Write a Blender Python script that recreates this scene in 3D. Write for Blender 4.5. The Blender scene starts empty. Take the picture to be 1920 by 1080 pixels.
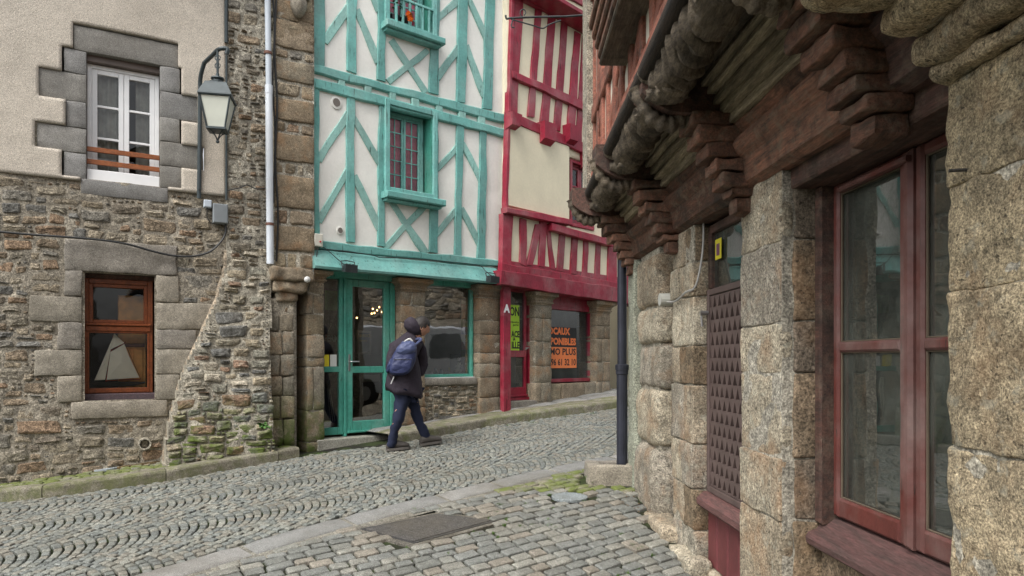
import bpy, bmesh, math, random
import numpy as np
from mathutils import Vector, noise
random.seed(7)
C = bpy.context.scene.collection
scn = bpy.context.scene
# ---------------------------------------------------------------- camera, sky, sun, exposure
F, CX, HY, EYE = 1300.0, 960.0, 675.0, 1.6
cam = bpy.data.cameras.new('camera'); camo = bpy.data.objects.new('camera', cam); C.objects.link(camo)
cam.sensor_width = 36.0; cam.lens = 36.0*F/1920.0; cam.shift_y = (HY-540.0)/1920.0
cam.clip_start = 0.05; cam.clip_end = 500
camo.location = (0, 0, EYE); camo.rotation_euler = (math.radians(90), 0, 0)
scn.camera = camo
world = bpy.data.worlds.new('World'); scn.world = world; world.use_nodes = True
wn = world.node_tree; bgn = wn.nodes['Background']
sky = wn.nodes.new('ShaderNodeTexSky'); sky.sky_type = 'NISHITA'; sky.sun_disc = False
SUN_EL, SUN_AZ = math.radians(52), math.radians(216)
sky.sun_elevation = SUN_EL; sky.sun_rotation = SUN_AZ; sky.air_density = 1.0; sky.dust_density = 4.0; sky.ozone_density = 1.0
hs = wn.nodes.new('ShaderNodeHueSaturation'); hs.inputs['Saturation'].default_value = 0.22
wn.links.new(sky.outputs[0], hs.inputs['Color']); wn.links.new(hs.outputs[0], bgn.inputs['Color'])
bgn.inputs['Strength'].default_value = 0.15
sl = bpy.data.lights.new('sun', 'SUN'); sl.energy = 1.0; sl.angle = math.radians(35); sl.color = (1.0, .97, .92)
so = bpy.data.objects.new('sun', sl); C.objects.link(so)
so.location = (0, -3, 14)
sd = Vector((math.sin(SUN_AZ)*math.cos(SUN_EL), math.cos(SUN_AZ)*math.cos(SUN_EL), math.sin(SUN_EL)))
so.rotation_euler = sd.to_track_quat('Z', 'Y').to_euler()
scn.view_settings.view_transform = 'Standard'; scn.view_settings.look = 'None'
scn.view_settings.gamma = 1; scn.view_settings.exposure = 1.05
scn.view_settings.use_curve_mapping = False

# ---------------------------------------------------------------- ground height
GC = [2.384169458886739, 0.09512657890826623, -0.22007129836887301, 0.006724713491722548, -0.014343151026601872, 0.007731636453888066]
def gz(X, Y):
    X = max(-7, min(3.5, X)); Y = max(3, min(14, Y))
    return EYE-(GC[0]+GC[1]*X+GC[2]*Y+GC[3]*X*X+GC[4]*X*Y+GC[5]*Y*Y)
def G(x, y, lift=0.0):            # where the sight line through a photo pixel meets the ground
    D = 6.0
    for _ in range(40):
        X = (x-CX)/F*D
        h = EYE-gz(X, D)-lift
        D = D*.5+.5*F*h/(y-HY)
    X = (x-CX)/F*D
    return Vector((X, D, gz(X, D)+lift))
def PX(x, y, D): return Vector(((x-CX)/F*D, D, EYE+(HY-y)/F*D))
def nz(u, v, s=0.0): return noise.noise(Vector((u, v, s)))

class Fac:                        # a vertical facade plane: u along it, z up, o out towards the street
    def __init__(s, ox, oy, tx, ty, side=1):
        l = math.hypot(tx, ty); s.o = Vector((ox, oy, 0)); s.t = Vector((tx/l, ty/l, 0))
        s.n = Vector((s.t.y, -s.t.x, 0))*side; s.side = side
    def w(s, u, z, o=0.0):
        p = s.o+s.t*u+s.n*o; return Vector((p.x, p.y, z))
    def uv(s, x, y, off=0.0):
        r = (x-CX)/F; p = s.o+s.n*off
        # p.x+t.x*u = r*(p.y+t.y*u)
        u = (r*p.y-p.x)/(s.t.x-r*s.t.y); D = p.y+s.t.y*u
        return (u, EYE+(HY-y)/F*D)
    def rect(s, x0, y0, x1, y1, off=0.0):
        ym = (y0+y1)/2; xm = (x0+x1)/2
        return (s.uv(x0, ym, off)[0], s.uv(x1, ym, off)[0], s.uv(xm, y1, off)[1], s.uv(xm, y0, off)[1])
FL = Fac(-2.6, 9.0, .87, .494)
FG = Fac(-.2885*9.0, 9.0, 1600, 1300)
FR = Fac(-.01154*10.86, 10.88, .69, .7236)
FT = Fac(1.6, 0, -.05, 1, side=-1)    # timber house on the right, ground floor
FU = Fac(.84, 0, 0, 1, side=-1)       # its jettied upper floor

# ---------------------------------------------------------------- object helpers
WL = {}
def link(name, data, loc, parent=None):
    o = bpy.data.objects.new(name, data); C.objects.link(o)
    WL[o] = Vector(loc)
    if parent is not None: o.parent = parent; o.location = Vector(loc)-WL[parent]
    else: o.location = loc
    return o
def mk(name, vs, fs, mat, parent=None, smooth=False, kind=None, label=None, cen=None):
    A = np.array([tuple(v) for v in vs], dtype=float)
    c = Vector(((A.min(0)+A.max(0))/2).tolist()) if cen is None else Vector(cen)
    me = bpy.data.meshes.new(name); me.from_pydata((A-np.array(c)).tolist(), [], fs)
    mats = mat if isinstance(mat, (list, tuple)) else [mat]
    for m in mats: me.materials.append(m)
    if smooth: me.polygons.foreach_set('use_smooth', [True]*len(me.polygons))
    o = link(name, me, c, parent)
    if kind: o['kind'] = kind
    if label and parent is None: o['label'] = label
    elif label: o['label'] = label
    return o
def tag(o, label=None, cat=None, group=None, kind=None):
    if label: o['label'] = label
    if cat: o['category'] = cat
    if group: o['group'] = group
    if kind: o['kind'] = kind
    return o
def thing(name, loc, label, cat, group=None):
    o = link(name, None, loc); o.empty_display_size = .1
    return tag(o, label, cat, group)
def struct(o): o['kind'] = 'structure'; return o

class MB:
    def __init__(s): s.v = []; s.f = []
    def add(s, vs, fs):
        n = len(s.v); s.v += [tuple(v) for v in vs]; s.f += [tuple(i+n for i in f) for f in fs]; return s
    def hexa(s, p):               # 8 points: bottom 4 then top 4
        return s.add(p, [(3, 2, 1, 0), (4, 5, 6, 7), (0, 1, 5, 4), (1, 2, 6, 5), (2, 3, 7, 6), (3, 0, 4, 7)])
    def fbox(s, f, u0, u1, z0, z1, o0, o1, b=0.0):   # box on a facade, front edges chamfered by b
        W = f.w
        if b <= 0:
            return s.hexa([W(u0, z0, o0), W(u1, z0, o0), W(u1, z0, o1), W(u0, z0, o1), W(u0, z1, o0), W(u1, z1, o0), W(u1, z1, o1), W(u0, z1, o1)])
        R = []
        for (a, o) in ((0, o0), (0, o1-b), (b, o1)):
            R += [W(u0+a, z0+a, o), W(u1-a, z0+a, o), W(u1-a, z1-a, o), W(u0+a, z1-a, o)]
        fs = []
        for k in (0, 4):
            for i in range(4): j = (i+1) % 4; fs.append((k+i, k+j, k+4+j, k+4+i))
        fs.append((8, 9, 10, 11)); fs.append((3, 2, 1, 0))
        return s.add(R, fs)
    def tube(s, pts, r, n=8, cap=True):
        pts = [Vector(p) for p in pts]; N = len(pts); base = len(s.v); prev = None
        for i, p in enumerate(pts):
            d = (pts[min(i+1, N-1)]-pts[max(i-1, 0)])
            if d.length < 1e-9: d = Vector((0, 0, 1))
            d.normalize()
            if prev is None:
                a = d.cross(Vector((0, 0, 1)));
                if a.length < .1: a = d.cross(Vector((1, 0, 0)))
            else: a = prev-d*prev.dot(d)
            a.normalize(); prev = a; b = d.cross(a)
            rr = r[i] if isinstance(r, (list, tuple)) else r
            for k in range(n):
                t = 2*math.pi*k/n; s.v.append(tuple(p+a*math.cos(t)*rr+b*math.sin(t)*rr))
        for i in range(N-1):
            for k in range(n):
                j = (k+1) % n; q = base+i*n
                s.f.append((q+k, q+j, q+n+j, q+n+k))
        if cap:
            s.f.append(tuple(base+k for k in range(n))[::-1]); s.f.append(tuple(base+(N-1)*n+k for k in range(n)))
        return s
    def lathe(s, c, prof, n=12, squash=(1, 1), rot=0.0):   # prof: (r, z)
        base = len(s.v)
        for (r, z) in prof:
            for k in range(n):
                t = 2*math.pi*(k+.5)/n+rot; s.v.append((c[0]+math.cos(t)*r*squash[0], c[1]+math.sin(t)*r*squash[1], c[2]+z))
        for i in range(len(prof)-1):
            for k in range(n):
                j = (k+1) % n; q = base+i*n; s.f.append((q+k, q+j, q+n+j, q+n+k))
        s.f.append(tuple(base+k for k in range(n))[::-1]); s.f.append(tuple(base+(len(prof)-1)*n+k for k in range(n)))
        return s
    def out(s, name, mat, parent=None, **k): return mk(name, s.v, s.f, mat, parent, **k)
def arc(p0, p1, p2, n=8):
    p0, p1, p2 = Vector(p0), Vector(p1), Vector(p2)
    return [(1-t)**2*p0+2*t*(1-t)*p1+t*t*p2 for t in [i/n for i in range(n+1)]]
def spline(P, n=6):
    P = [Vector(p) for p in P]; Q = [P[0]]+P+[P[-1]]; out = []
    for i in range(1, len(Q)-2):
        for k in range(n):
            t = k/n; a, b, c, d = Q[i-1:i+3]
            out.append(.5*((2*b)+(c-a)*t+(2*a-5*b+4*c-d)*t*t+(3*b-a-3*c+d)*t**3))
    return out+[P[-1]]

# ---------------------------------------------------------------- materials
class NT:
    def __init__(s, name):
        s.m = bpy.data.materials.new(name); s.m.use_nodes = True; s.t = s.m.node_tree; s.N = s.t.nodes
        s.b = s.N['Principled BSDF']
    def n(s, typ, **k):
        x = s.N.new(typ)
        for a, b in k.items():
            if a.startswith('_'): x.inputs[a[1:].replace('_', ' ')].default_value = b
            else: setattr(x, a, b)
        return x
    def l(s, a, b): s.t.links.new(a, b)
    def pos(s):
        if not hasattr(s, 'P'): s.P = s.n('ShaderNodeNewGeometry')
        return s.P
    def noise(s, scale, detail=4, rough=.6, vec=None, stretch=None):
        x = s.n('ShaderNodeTexNoise', _Scale=scale, _Detail=detail, _Roughness=rough)
        v = vec or s.pos().outputs['Position']
        if stretch:
            mp = s.n('ShaderNodeMapping'); mp.inputs['Scale'].default_value = stretch; s.l(v, mp.inputs[0]); v = mp.outputs[0]
        s.l(v, x.inputs['Vector']); return x.outputs['Fac']
    def ramp(s, fac, stops, interp='LINEAR'):
        r = s.n('ShaderNodeValToRGB'); r.color_ramp.interpolation = interp
        e = r.color_ramp.elements
        while len(e) < len(stops): e.new(.5)
        for i, (p, c) in enumerate(stops):
            e[i].position = p; e[i].color = (c, c, c, 1) if isinstance(c, (int, float)) else (*c, 1)
        s.l(fac, r.inputs[0]); return r.outputs[0]
    def mix(s, fac, a, b, mode='MIX'):
        x = s.n('ShaderNodeMix', data_type='RGBA', blend_type=mode)
        for sock, v in ((x.inputs[0], fac), (x.inputs[6], a), (x.inputs[7], b)):
            if isinstance(v, (int, float)): sock.default_value = v
            elif isinstance(v, tuple): sock.default_value = (*v, 1)
            else: s.l(v, sock)
        return x.outputs[2]
    def math(s, op, a, b=0.0, c=0.0):
        x = s.n('ShaderNodeMath', operation=op)
        for i, v in enumerate((a, b, c)):
            if isinstance(v, (int, float)): x.inputs[i].default_value = v
            else: s.l(v, x.inputs[i])
        return x.outputs[0]
    def rnd(s):
        oi = s.n('ShaderNodeObjectInfo')
        return s.math('FRACT', s.math('ADD', oi.outputs['Random'], s.pos().outputs['Random Per Island']))
    def bump(s, h, dist, strength=1.0, prev=None):
        x = s.n('ShaderNodeBump', _Strength=strength, _Distance=dist); s.l(h, x.inputs['Height'])
        if prev: s.l(prev, x.inputs['Normal'])
        return x.outputs[0]
    def done(s, col, rough=.85, normal=None, spec=.3, metal=0.0):
        for k, v in (('Base Color', col), ('Roughness', rough), ('Metallic', metal), ('Specular IOR Level', spec)):
            if isinstance(v, (int, float)): s.b.inputs[k].default_value = v
            elif isinstance(v, tuple): s.b.inputs[k].default_value = (*v, 1)
            else: s.l(v, s.b.inputs[k])
        if normal: s.l(normal, s.b.inputs['Normal'])
        return s.m
def stone_mat(name, pal, mott=.45, fine=45, bd=.012, moss=0.0, mossz=None, lichen=0.0, bstr=1.0, rough=.88, mosscol=(.055, .075, .018), grime=.5, stain=0.0, pit=0.0):
    t = NT(name); r = t.rnd()
    n = len(pal); col = t.ramp(r, [(i/n, c) for i, c in enumerate(pal)], 'CONSTANT' if n > 3 else 'LINEAR')
    # each stone shifts the noise so that neighbours differ
    a = t.n('ShaderNodeVectorMath', operation='SCALE'); cmb = t.n('ShaderNodeCombineXYZ')
    t.l(r, cmb.inputs[0]); t.l(r, cmb.inputs[1]); t.l(cmb.outputs[0], a.inputs[0]); a.inputs['Scale'].default_value = 17.0
    ad = t.n('ShaderNodeVectorMath', operation='ADD'); t.l(t.pos().outputs['Position'], ad.inputs[0]); t.l(a.outputs[0], ad.inputs[1])
    v = ad.outputs[0]
    n1 = t.noise(7, 5, .65, v); n2 = t.noise(fine, 5, .7, v); n3 = t.noise(fine*3.2, 3, .7, v)
    lo, hi = 1-mott, 1+mott
    col = t.mix(1.0, col, t.ramp(n1, [(.3, lo), (.7, hi)]), 'MULTIPLY')
    col = t.mix(1.0, col, t.ramp(n2, [(.3, 1-mott*1.2), (.48, .95), (.72, 1+mott*1.3)]), 'MULTIPLY')
    col = t.mix(1.0, col, t.ramp(n3, [(.34, .40), (.5, 1.0), (.66, 1.75)]), 'MULTIPLY')
    if grime:
        g = t.noise(1.7, 4, .6); col = t.mix(t.ramp(g, [(.45, 0.0), (.72, grime)]), col, (.10, .085, .06))
    if stain:
        g = t.noise(3.1, 5, .65); col = t.mix(t.ramp(g, [(.50, 0.0), (.66, stain)]), col, t.mix(n2, (.20, .10, .045), (.40, .23, .11)))
    if pit:
        g = t.noise(48, 3, .6, v); col = t.mix(t.ramp(g, [(.32, pit), (.40, 0.0)]), col, (.035, .028, .02))
    if lichen:
        g = t.noise(14, 3, .6); col = t.mix(t.ramp(g, [(.58, 0.0), (.66, lichen)]), col, (.42, .42, .34))
    if moss:
        g = t.noise(5.5, 5, .7); m = t.ramp(g, [(.5-.12*moss, 0.0), (.66-.1*moss, min(1, moss*1.2))])
        if mossz:
            sx = t.n('ShaderNodeSeparateXYZ'); t.l(t.pos().outputs['Position'], sx.inputs[0])
            mr = t.n('ShaderNodeMapRange'); mr.inputs[1].default_value = mossz[1]; mr.inputs[2].default_value = mossz[0]; t.l(sx.outputs[2], mr.inputs[0])
            m = t.math('MULTIPLY', m, mr.outputs[0])
        col = t.mix(m, col, t.mix(t.noise(30), mosscol, tuple(c*2.2 for c in mosscol)))
    b = t.bump(n1, bd*1.5, .6*bstr); b = t.bump(n2, bd, .9*bstr, b); b = t.bump(n3, bd*.3, .8*bstr, b)
    return t.done(col, rough, b)
def paint_mat(name, c, wear=.35, under=(.12, .10, .08), rough=.55, grain=True, var=.15, crack=.6):
    t = NT(name); r = t.rnd()
    col = t.mix(1.0, c, t.ramp(r, [(0, 1-var), (1, 1+var)]), 'MULTIPLY')
    n1 = t.noise(3, 5, .6); lo_, hi_ = (.94, 1.04) if var < .03 else (.76, 1.16); col = t.mix(1.0, col, t.ramp(n1, [(.3, lo_), (.7, hi_)]), 'MULTIPLY')
    st_ = t.noise(5, 5, .7, stretch=(1, 1, .18)); col = t.mix(t.ramp(st_, [(.58, 0.0), (.75, .12 if var < .03 else .25)]), col, under)
    n2 = t.noise(16, 6, .75); col = t.mix(t.ramp(n2, [(.60, 0.0), (.70, wear)]), col, under)
    n4 = t.noise(60, 4, .8); col = t.mix(t.ramp(n4, [(.64, 0.0), (.72, crack)]), col, tuple(x*.5 for x in under))
    if var >= .03:
        ck = t.noise(3.2, 3, .5, stretch=(13, 13, 1.1)); col = t.mix(t.ramp(ck, [(.655, 0.0), (.675, .8)]), col, tuple(x*.35 for x in under)); fd = t.noise(2.1, 4, .6); col = t.mix(t.ramp(fd, [(.45, 0.0), (.75, .22)]), col, (.5, .52, .48))
    n3 = t.noise(28, 4, .7); col = t.mix(1.0, col, t.ramp(n3, [(.3, .96 if var < .03 else .85), (.7, 1.03 if var < .03 else 1.12)]), 'MULTIPLY')
    b = t.bump(n2, .006, .5); b = t.bump(n3, .003, .5, b)
    return t.done(col, rough, b, .35)
def wood_mat(name, c, c2, rough=.75, var=.3, moss=0.0, bd=.01, stretch=(9, 1.0, 9), worn=0.0):
    t = NT(name); r = t.rnd()
    g = t.noise(3.5, 6, .7, stretch=stretch); g2 = t.noise(12, 5, .75, stretch=stretch)
    col = t.mix(t.ramp(g, [(.35, 0.0), (.65, 1.0)]), c, c2)
    col = t.mix(1.0, col, t.ramp(r, [(0, 1-var), (1, 1+var)]), 'MULTIPLY')
    col = t.mix(1.0, col, t.ramp(g2, [(.3, .5), (.7, 1.35)]), 'MULTIPLY')
    if worn:
        m = t.noise(11, 5, .75); col = t.mix(t.ramp(m, [(.50, 0.0), (.64, worn)]), col, (.22, .18, .13)); m = t.noise(4, 5, .7); col = t.mix(t.ramp(m, [(.5, 0.0), (.66, .75)]), col, (.025, .02, .016))
    if moss:
        m = t.noise(9, 4, .7); col = t.mix(t.ramp(m, [(.45, 0.0), (.62, moss)]), col, (.12, .12, .05))
    b = t.bump(g, bd, .6); b = t.bump(g2, bd*.7, .9, b)
    return t.done(col, rough, b, .35)
def plain(name, c, rough=.6, metal=0.0, spec=.4, var=.12, bs=0.0, emit=None):
    t = NT(name); n = t.noise(6, 4, .6); col = t.mix(1.0, c, t.ramp(n, [(.3, 1-var), (.7, 1+var)]), 'MULTIPLY')
    nb = t.bump(t.noise(40, 4, .7), .004, bs) if bs else None
    return t.done(col, rough, nb, spec, metal)
def glass_mat(name, tint=(.75, .8, .78), ior=1.9, dust=0.0, dustcol=(.3, .3, .27), wavy=.15, minr=.0, kf=1.0):
    t = NT(name); t.N.remove(t.b)
    out = t.N['Material Output']
    tr = t.n('ShaderNodeBsdfTransparent'); tr.inputs[0].default_value = (*tint, 1)
    gl = t.n('ShaderNodeBsdfGlossy'); gl.inputs['Roughness'].default_value = .015; gl.inputs[0].default_value = (.95, .95, .95, 1)
    fr = t.n('ShaderNodeFresnel', _IOR=ior)
    nb = t.bump(t.noise(2.2, 2, .5), .02, wavy); t.l(nb, gl.inputs['Normal'])
    fac = t.math('ADD', t.math('MULTIPLY', fr.outputs[0], kf), minr)
    mx = t.n('ShaderNodeMixShader'); t.l(fac, mx.inputs[0]); t.l(tr.outputs[0], mx.inputs[1]); t.l(gl.outputs[0], mx.inputs[2])
    o = mx.outputs[0]
    if dust:
        df = t.n('ShaderNodeBsdfDiffuse'); df.inputs[0].default_value = (*dustcol, 1)
        d = t.noise(3.5, 6, .75, stretch=(1, 1, .45)); d2 = t.noise(40, 3, .7)
        k = t.math('MULTIPLY', t.ramp(d, [(.35, dust*.25), (.75, dust*1.9)]), t.ramp(d2, [(.3, .6), (.7, 1.0)]))
        m2 = t.n('ShaderNodeMixShader'); t.l(k, m2.inputs[0]); t.l(o, m2.inputs[1]); t.l(df.outputs[0], m2.inputs[2]); o = m2.outputs[0]
    t.l(o, out.inputs[0]); return t.m

M = {}
M['rubble'] = stone_mat('rubble_stone', [(.25, .215, .16), (.20, .185, .155), (.29, .245, .18), (.23, .18, .125), (.22, .195, .15), (.16, .155, .14), (.30, .26, .195), (.25, .175, .115), (.225, .20, .155), (.27, .225, .16), (.20, .17, .13)], mott=.42, fine=28, bd=.018, pit=.6)
M['rubble_moss'] = stone_mat('buttress_rubble_stone', [(.27, .24, .18), (.16, .16, .15), (.33, .28, .20), (.24, .16, .11), (.21, .20, .16), (.36, .32, .25)], mott=.5, fine=30, bd=.018, moss=1.0, mossz=(.72, 1.25), lichen=.3, mosscol=(.065, .085, .02))
M['mortar'] = stone_mat('lime_mortar', [(.27, .24, .19), (.27, .24, .19)], mott=.4, fine=22, bd=.012, grime=.35)
M['mortar_pale'] = stone_mat('pale_mortar', [(.33, .305, .25), (.30, .275, .22)], mott=.4, fine=22, bd=.016, grime=.25)
M['granite'] = stone_mat('grey_granite', [(.225, .22, .21), (.20, .195, .185), (.25, .24, .22), (.21, .20, .18)], mott=.16, fine=70, bd=.004, grime=.3)
M['granite_worn'] = stone_mat('worn_granite', [(.26, .235, .19), (.22, .20, .17), (.28, .25, .20), (.23, .21, .18)], mott=.28, fine=55, bd=.006, grime=.4)
M['ashlar'] = stone_mat('sandy_ashlar', [(.27, .22, .15), (.23, .18, .12), (.30, .25, .17), (.21, .18, .13), (.25, .20, .14)], mott=.28, fine=40, bd=.010, stain=.5, pit=.5)
M['ashlar_moss'] = stone_mat('mossy_ashlar', [(.25, .21, .15), (.22, .18, .12), (.27, .23, .17), (.20, .18, .14)], mott=.3, fine=40, bd=.010, moss=1.0, mossz=(.6, 1.3), stain=.5, pit=.5)
M['pillar'] = stone_mat('pillar_stone', [(.25, .20, .14), (.21, .17, .12), (.28, .23, .165), (.23, .20, .15)], mott=.28, fine=45, bd=.010, stain=.6, pit=.6)
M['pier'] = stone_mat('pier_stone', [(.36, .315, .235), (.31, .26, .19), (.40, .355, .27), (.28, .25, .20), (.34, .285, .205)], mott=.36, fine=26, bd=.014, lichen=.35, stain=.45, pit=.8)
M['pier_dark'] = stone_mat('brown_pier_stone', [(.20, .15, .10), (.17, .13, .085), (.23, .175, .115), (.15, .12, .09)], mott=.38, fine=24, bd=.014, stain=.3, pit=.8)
M['pier_near'] = stone_mat('coarse_granite', [(.345, .28, .175), (.30, .245, .16), (.375, .305, .20)], mott=.45, fine=42, bd=.014, grime=.35, lichen=.3, pit=.8, stain=.3)
M['stucco'] = stone_mat('cream_roughcast', [(.53, .475, .40), (.53, .475, .40)], mott=.07, fine=60, bd=.007, grime=.12, bstr=1.1)
M['stucco_old'] = M['stucco']
M['sett'] = stone_mat('granite_sett', [(.19, .195, .17), (.155, .165, .15), (.22, .22, .19), (.175, .185, .17), (.20, .195, .165), (.14, .15, .14), (.195, .185, .155)], mott=.25, fine=60, bd=.006, grime=.3, rough=.48)
M['sett_big'] = stone_mat('square_sett', [(.205, .205, .18), (.175, .18, .165), (.23, .225, .195), (.19, .195, .18), (.22, .20, .165), (.16, .165, .15)], mott=.26, fine=50, bd=.007, grime=.3, rough=.48)
M['sett_moss'] = stone_mat('mossy_sett', [(.20, .19, .14), (.17, .17, .13), (.23, .21, .16)], mott=.3, fine=50, bd=.006, moss=1.0, mosscol=(.075, .09, .025))
M['slab'] = stone_mat('grey_slab', [(.225, .225, .21), (.20, .20, .19), (.24, .235, .22)], mott=.15, fine=70, bd=.003, rough=.7)
M['kerb'] = stone_mat('kerb_granite', [(.21, .19, .145), (.18, .165, .125), (.23, .21, .165)], mott=.35, fine=45, bd=.008, moss=.55, mosscol=(.07, .08, .025))
t = NT('joint_soil'); g = t.noise(4, 5, .6); g2 = t.noise(40, 4, .7)
col = t.mix(t.ramp(g, [(.42, 0.0), (.6, .85)]), (.016, .014, .011), t.mix(g2, (.02, .028, .008), (.05, .075, .018)))
M['soil'] = t.done(col, .95, t.bump(g2, .01, 1.0))
M['white'] = paint_mat('white_plaster', (.80, .785, .73), .12, (.45, .42, .36), .85, var=.02, crack=.12)
M['cream'] = paint_mat('cream_plaster', (.78, .71, .53), .03, (.6, .5, .38), .85, var=.02, crack=.03)
M['green'] = paint_mat('sea_green_paint', (.145, .38, .345), .55, (.09, .19, .17))
M['green_fascia'] = paint_mat('pale_sea_green_paint', (.17, .42, .385), .5, (.07, .20, .17))
M['green_lt'] = paint_mat('faded_green_paint', (.26, .48, .43), .55, (.10, .22, .17))
M['green_door'] = paint_mat('joinery_green_paint', (.075, .33, .255), .05, (.05, .18, .13), .4, var=.05, crack=.1)
M['red'] = paint_mat('crimson_paint', (.29, .019, .042), .4, (.16, .015, .025), .5, crack=.3)
M['red_door'] = paint_mat('crimson_joinery_paint', (.27, .014, .035), .05, (.15, .01, .02), .4, var=.05, crack=.1)
M['oxide'] = wood_mat('oxide_red_wood', (.25, .115, .072), (.095, .06, .042), var=.4, bd=.014, worn=.5)
M['oxide_red'] = wood_mat('faded_red_ochre_timber', (.36, .13, .085), (.20, .075, .052), var=.3, bd=.012, worn=.3)
M['oxide_dark'] = wood_mat('dark_oxide_wood', (.15, .075, .055), (.055, .036, .03), var=.3, bd=.012, worn=.3)
M['black_wood'] = wood_mat('blackened_carved_wood', (.23, .185, .13), (.07, .056, .042), var=.3, bd=.014, worn=.2)
M['mossy_board'] = wood_mat('mossy_board', (.42, .35, .24), (.16, .13, .09), var=.4, moss=.2, bd=.014)
M['varnish'] = wood_mat('varnished_wood', (.20, .055, .018), (.13, .035, .012), rough=.35, var=.1, bd=.002, stretch=(4, 4, 4))
M['bar_wood'] = wood_mat('varnished_rail', (.30, .10, .035), (.22, .07, .025), rough=.4, var=.1, bd=.002, stretch=(3, 3, 9))
M['win_red'] = paint_mat('oxblood_window_paint', (.125, .034, .027), .6, (.08, .045, .03), .5, var=.05, crack=.4)
M['white_paint'] = plain('white_lacquer', (.78, .78, .78), .35, var=.04)
M['pvc'] = plain('pale_grey_pipe', (.45, .50, .55), .45, var=.06)
M['iron'] = plain('dark_iron', (.035, .04, .042), .5, .3, var=.3, bs=.4)
M['lamp_metal'] = plain('slate_blue_painted_metal', (.045, .058, .062), .45, .2, var=.25, bs=.2)
M['black'] = plain('black_rubber', (.02, .02, .02), .5)
M['pipe_dark'] = plain('dark_cast_pipe', (.030, .032, .045), .4, .2, var=.25)
M['zinc'] = plain('grey_box_paint', (.20, .22, .23), .5, .2)
M['frost'] = plain('frosted_glass', (.62, .64, .56), .25, var=.05, spec=.6)
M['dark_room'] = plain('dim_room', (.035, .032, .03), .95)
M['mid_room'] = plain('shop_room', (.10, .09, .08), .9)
M['glass'] = glass_mat('window_glass', (.97, .98, .97), 1.5)
M['glass_old'] = glass_mat('dusty_old_glass', (.5, .52, .5), 1.6, .45, (.125, .14, .12), .12, kf=.24)
M['glass_shop'] = glass_mat('shop_glass', (.75, .8, .78), 2.4, .0, wavy=.10, minr=.13)
M['glass_film'] = glass_mat('dim_film_glass', (.6, .65, .66), 1.8, .14, (.35, .38, .38), .05)
M['curtain'] = plain('dusky_red_curtain', (.72, .16, .25), .9, var=.35)
M['net'] = plain('grey_net_curtain', (.30, .30, .27), .9, var=.25)
M['steel'] = plain('brushed_steel', (.5, .5, .5), .3, .9)
M['rust'] = stone_mat('rusty_cast_iron', [(.048, .046, .044), (.042, .041, .04)], mott=.35, fine=40, bd=.003, grime=.3, rough=.6)
def timber(f, quad, mat, parent, off=.035, th=.09, name='timber', wob=.010, step=.18, pxoff=None, b=.009):
    # quad: photo pixels (a0, a1) start edge, (b0, b1) end edge
    po = off if pxoff is None else pxoff
    A0, A1, B0, B1 = [Vector((*f.uv(*p, po), 0)) for p in quad]
    L = (B0-A0).length; n = max(1, int(L/step)); sd = random.random()*50
    off += random.uniform(-.004, .004)
    V = []; Fs = []
    for i in range(n+1):
        k = i/n; p = A0.lerp(B0, k); q = A1.lerp(B1, k); d = (q-p); w = d.length; d = d/w if w > 0 else d
        j0 = nz(i*.55, sd)*wob*2.2; j1 = nz(i*.55, sd+9)*wob*2.2; o2 = off+nz(i*.4, sd+20)*wob
        p2 = p+d*j0; q2 = q+d*j1
        for (pt, o) in ((p2, off-th), (p2, o2-b), (p2+d*b, o2), (q2-d*b, o2), (q2, o2-b), (q2, off-th)):
            V.append(f.w(pt.x, pt.y, o))
    for i in range(n):
        for k in range(5):
            a = i*6+k; Fs.append((a, a+1, a+7, a+6))
    Fs.append(tuple(range(6))[::-1]); Fs.append(tuple(n*6+k for k in range(6)))
    return mk(name, V, Fs, mat, parent)
def block(f, u0, u1, z0, z1, o0, o1, mat, parent, name='stone', r=.02, rough=.006, seg=.07):
    r *= .6; rough *= 1.25
    # a dressed stone: gridded front with soft arrises and a slightly uneven face
    W, H = u1-u0, z1-z0; r = min(r, W*.3, H*.3)
    nu = max(2, int(W/seg)); nv = max(2, int(H/seg))
    us = [u0, u0+r]+[u0+r+(W-2*r)*i/nu for i in range(1, nu)]+[u1-r, u1]
    zs = [z0, z0+r]+[z0+r+(H-2*r)*i/nv for i in range(1, nv)]+[z1-r, z1]
    sd = random.random()*90; V = []; Fs = []; K = len(us); J = len(zs)
    for j, z in enumerate(zs):
        for i, u in enumerate(us):
            e = (i in (0, K-1))+(j in (0, J-1))
            o = o1+rough*nz(u*9, z*9, sd)*1.6 - (r*.55 if e == 1 else r*1.2 if e == 2 else 0)
            du = nz(z*7, sd)*rough*1.2; dz = nz(u*7, sd+5)*rough*1.2
            if e == 2: du += (r*.35 if i == 0 else -r*.35); dz += (r*.35 if j == 0 else -r*.35)
            V.append(f.w(u+du, z+dz, o))
    for j in range(J-1):
        for i in range(K-1): a = j*K+i; Fs.append((a, a+1, a+K+1, a+K))
    ring = [i for i in range(K)]+[j*K+K-1 for j in range(1, J)]+[(J-1)*K+i for i in range(K-2, -1, -1)]+[j*K for j in range(J-2, 0, -1)]
    n = len(V)
    for q in ring:
        j, i = divmod(q, K); V.append(f.w(us[i], zs[j], o0))
    m = len(ring)
    for k in range(m): k2 = (k+1) % m; Fs.append((ring[k], n+k, n+k2, ring[k2]))
    return mk(name, V, Fs, mat, parent, smooth=True)
def pblock(f, x0, y0, x1, y1, o0, o1, mat, parent, **k):
    u0, u1, z0, z1 = f.rect(x0, y0, x1, y1, o1)
    return block(f, u0, u1, z0, z1, o0, o1, mat, parent, **k)
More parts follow.
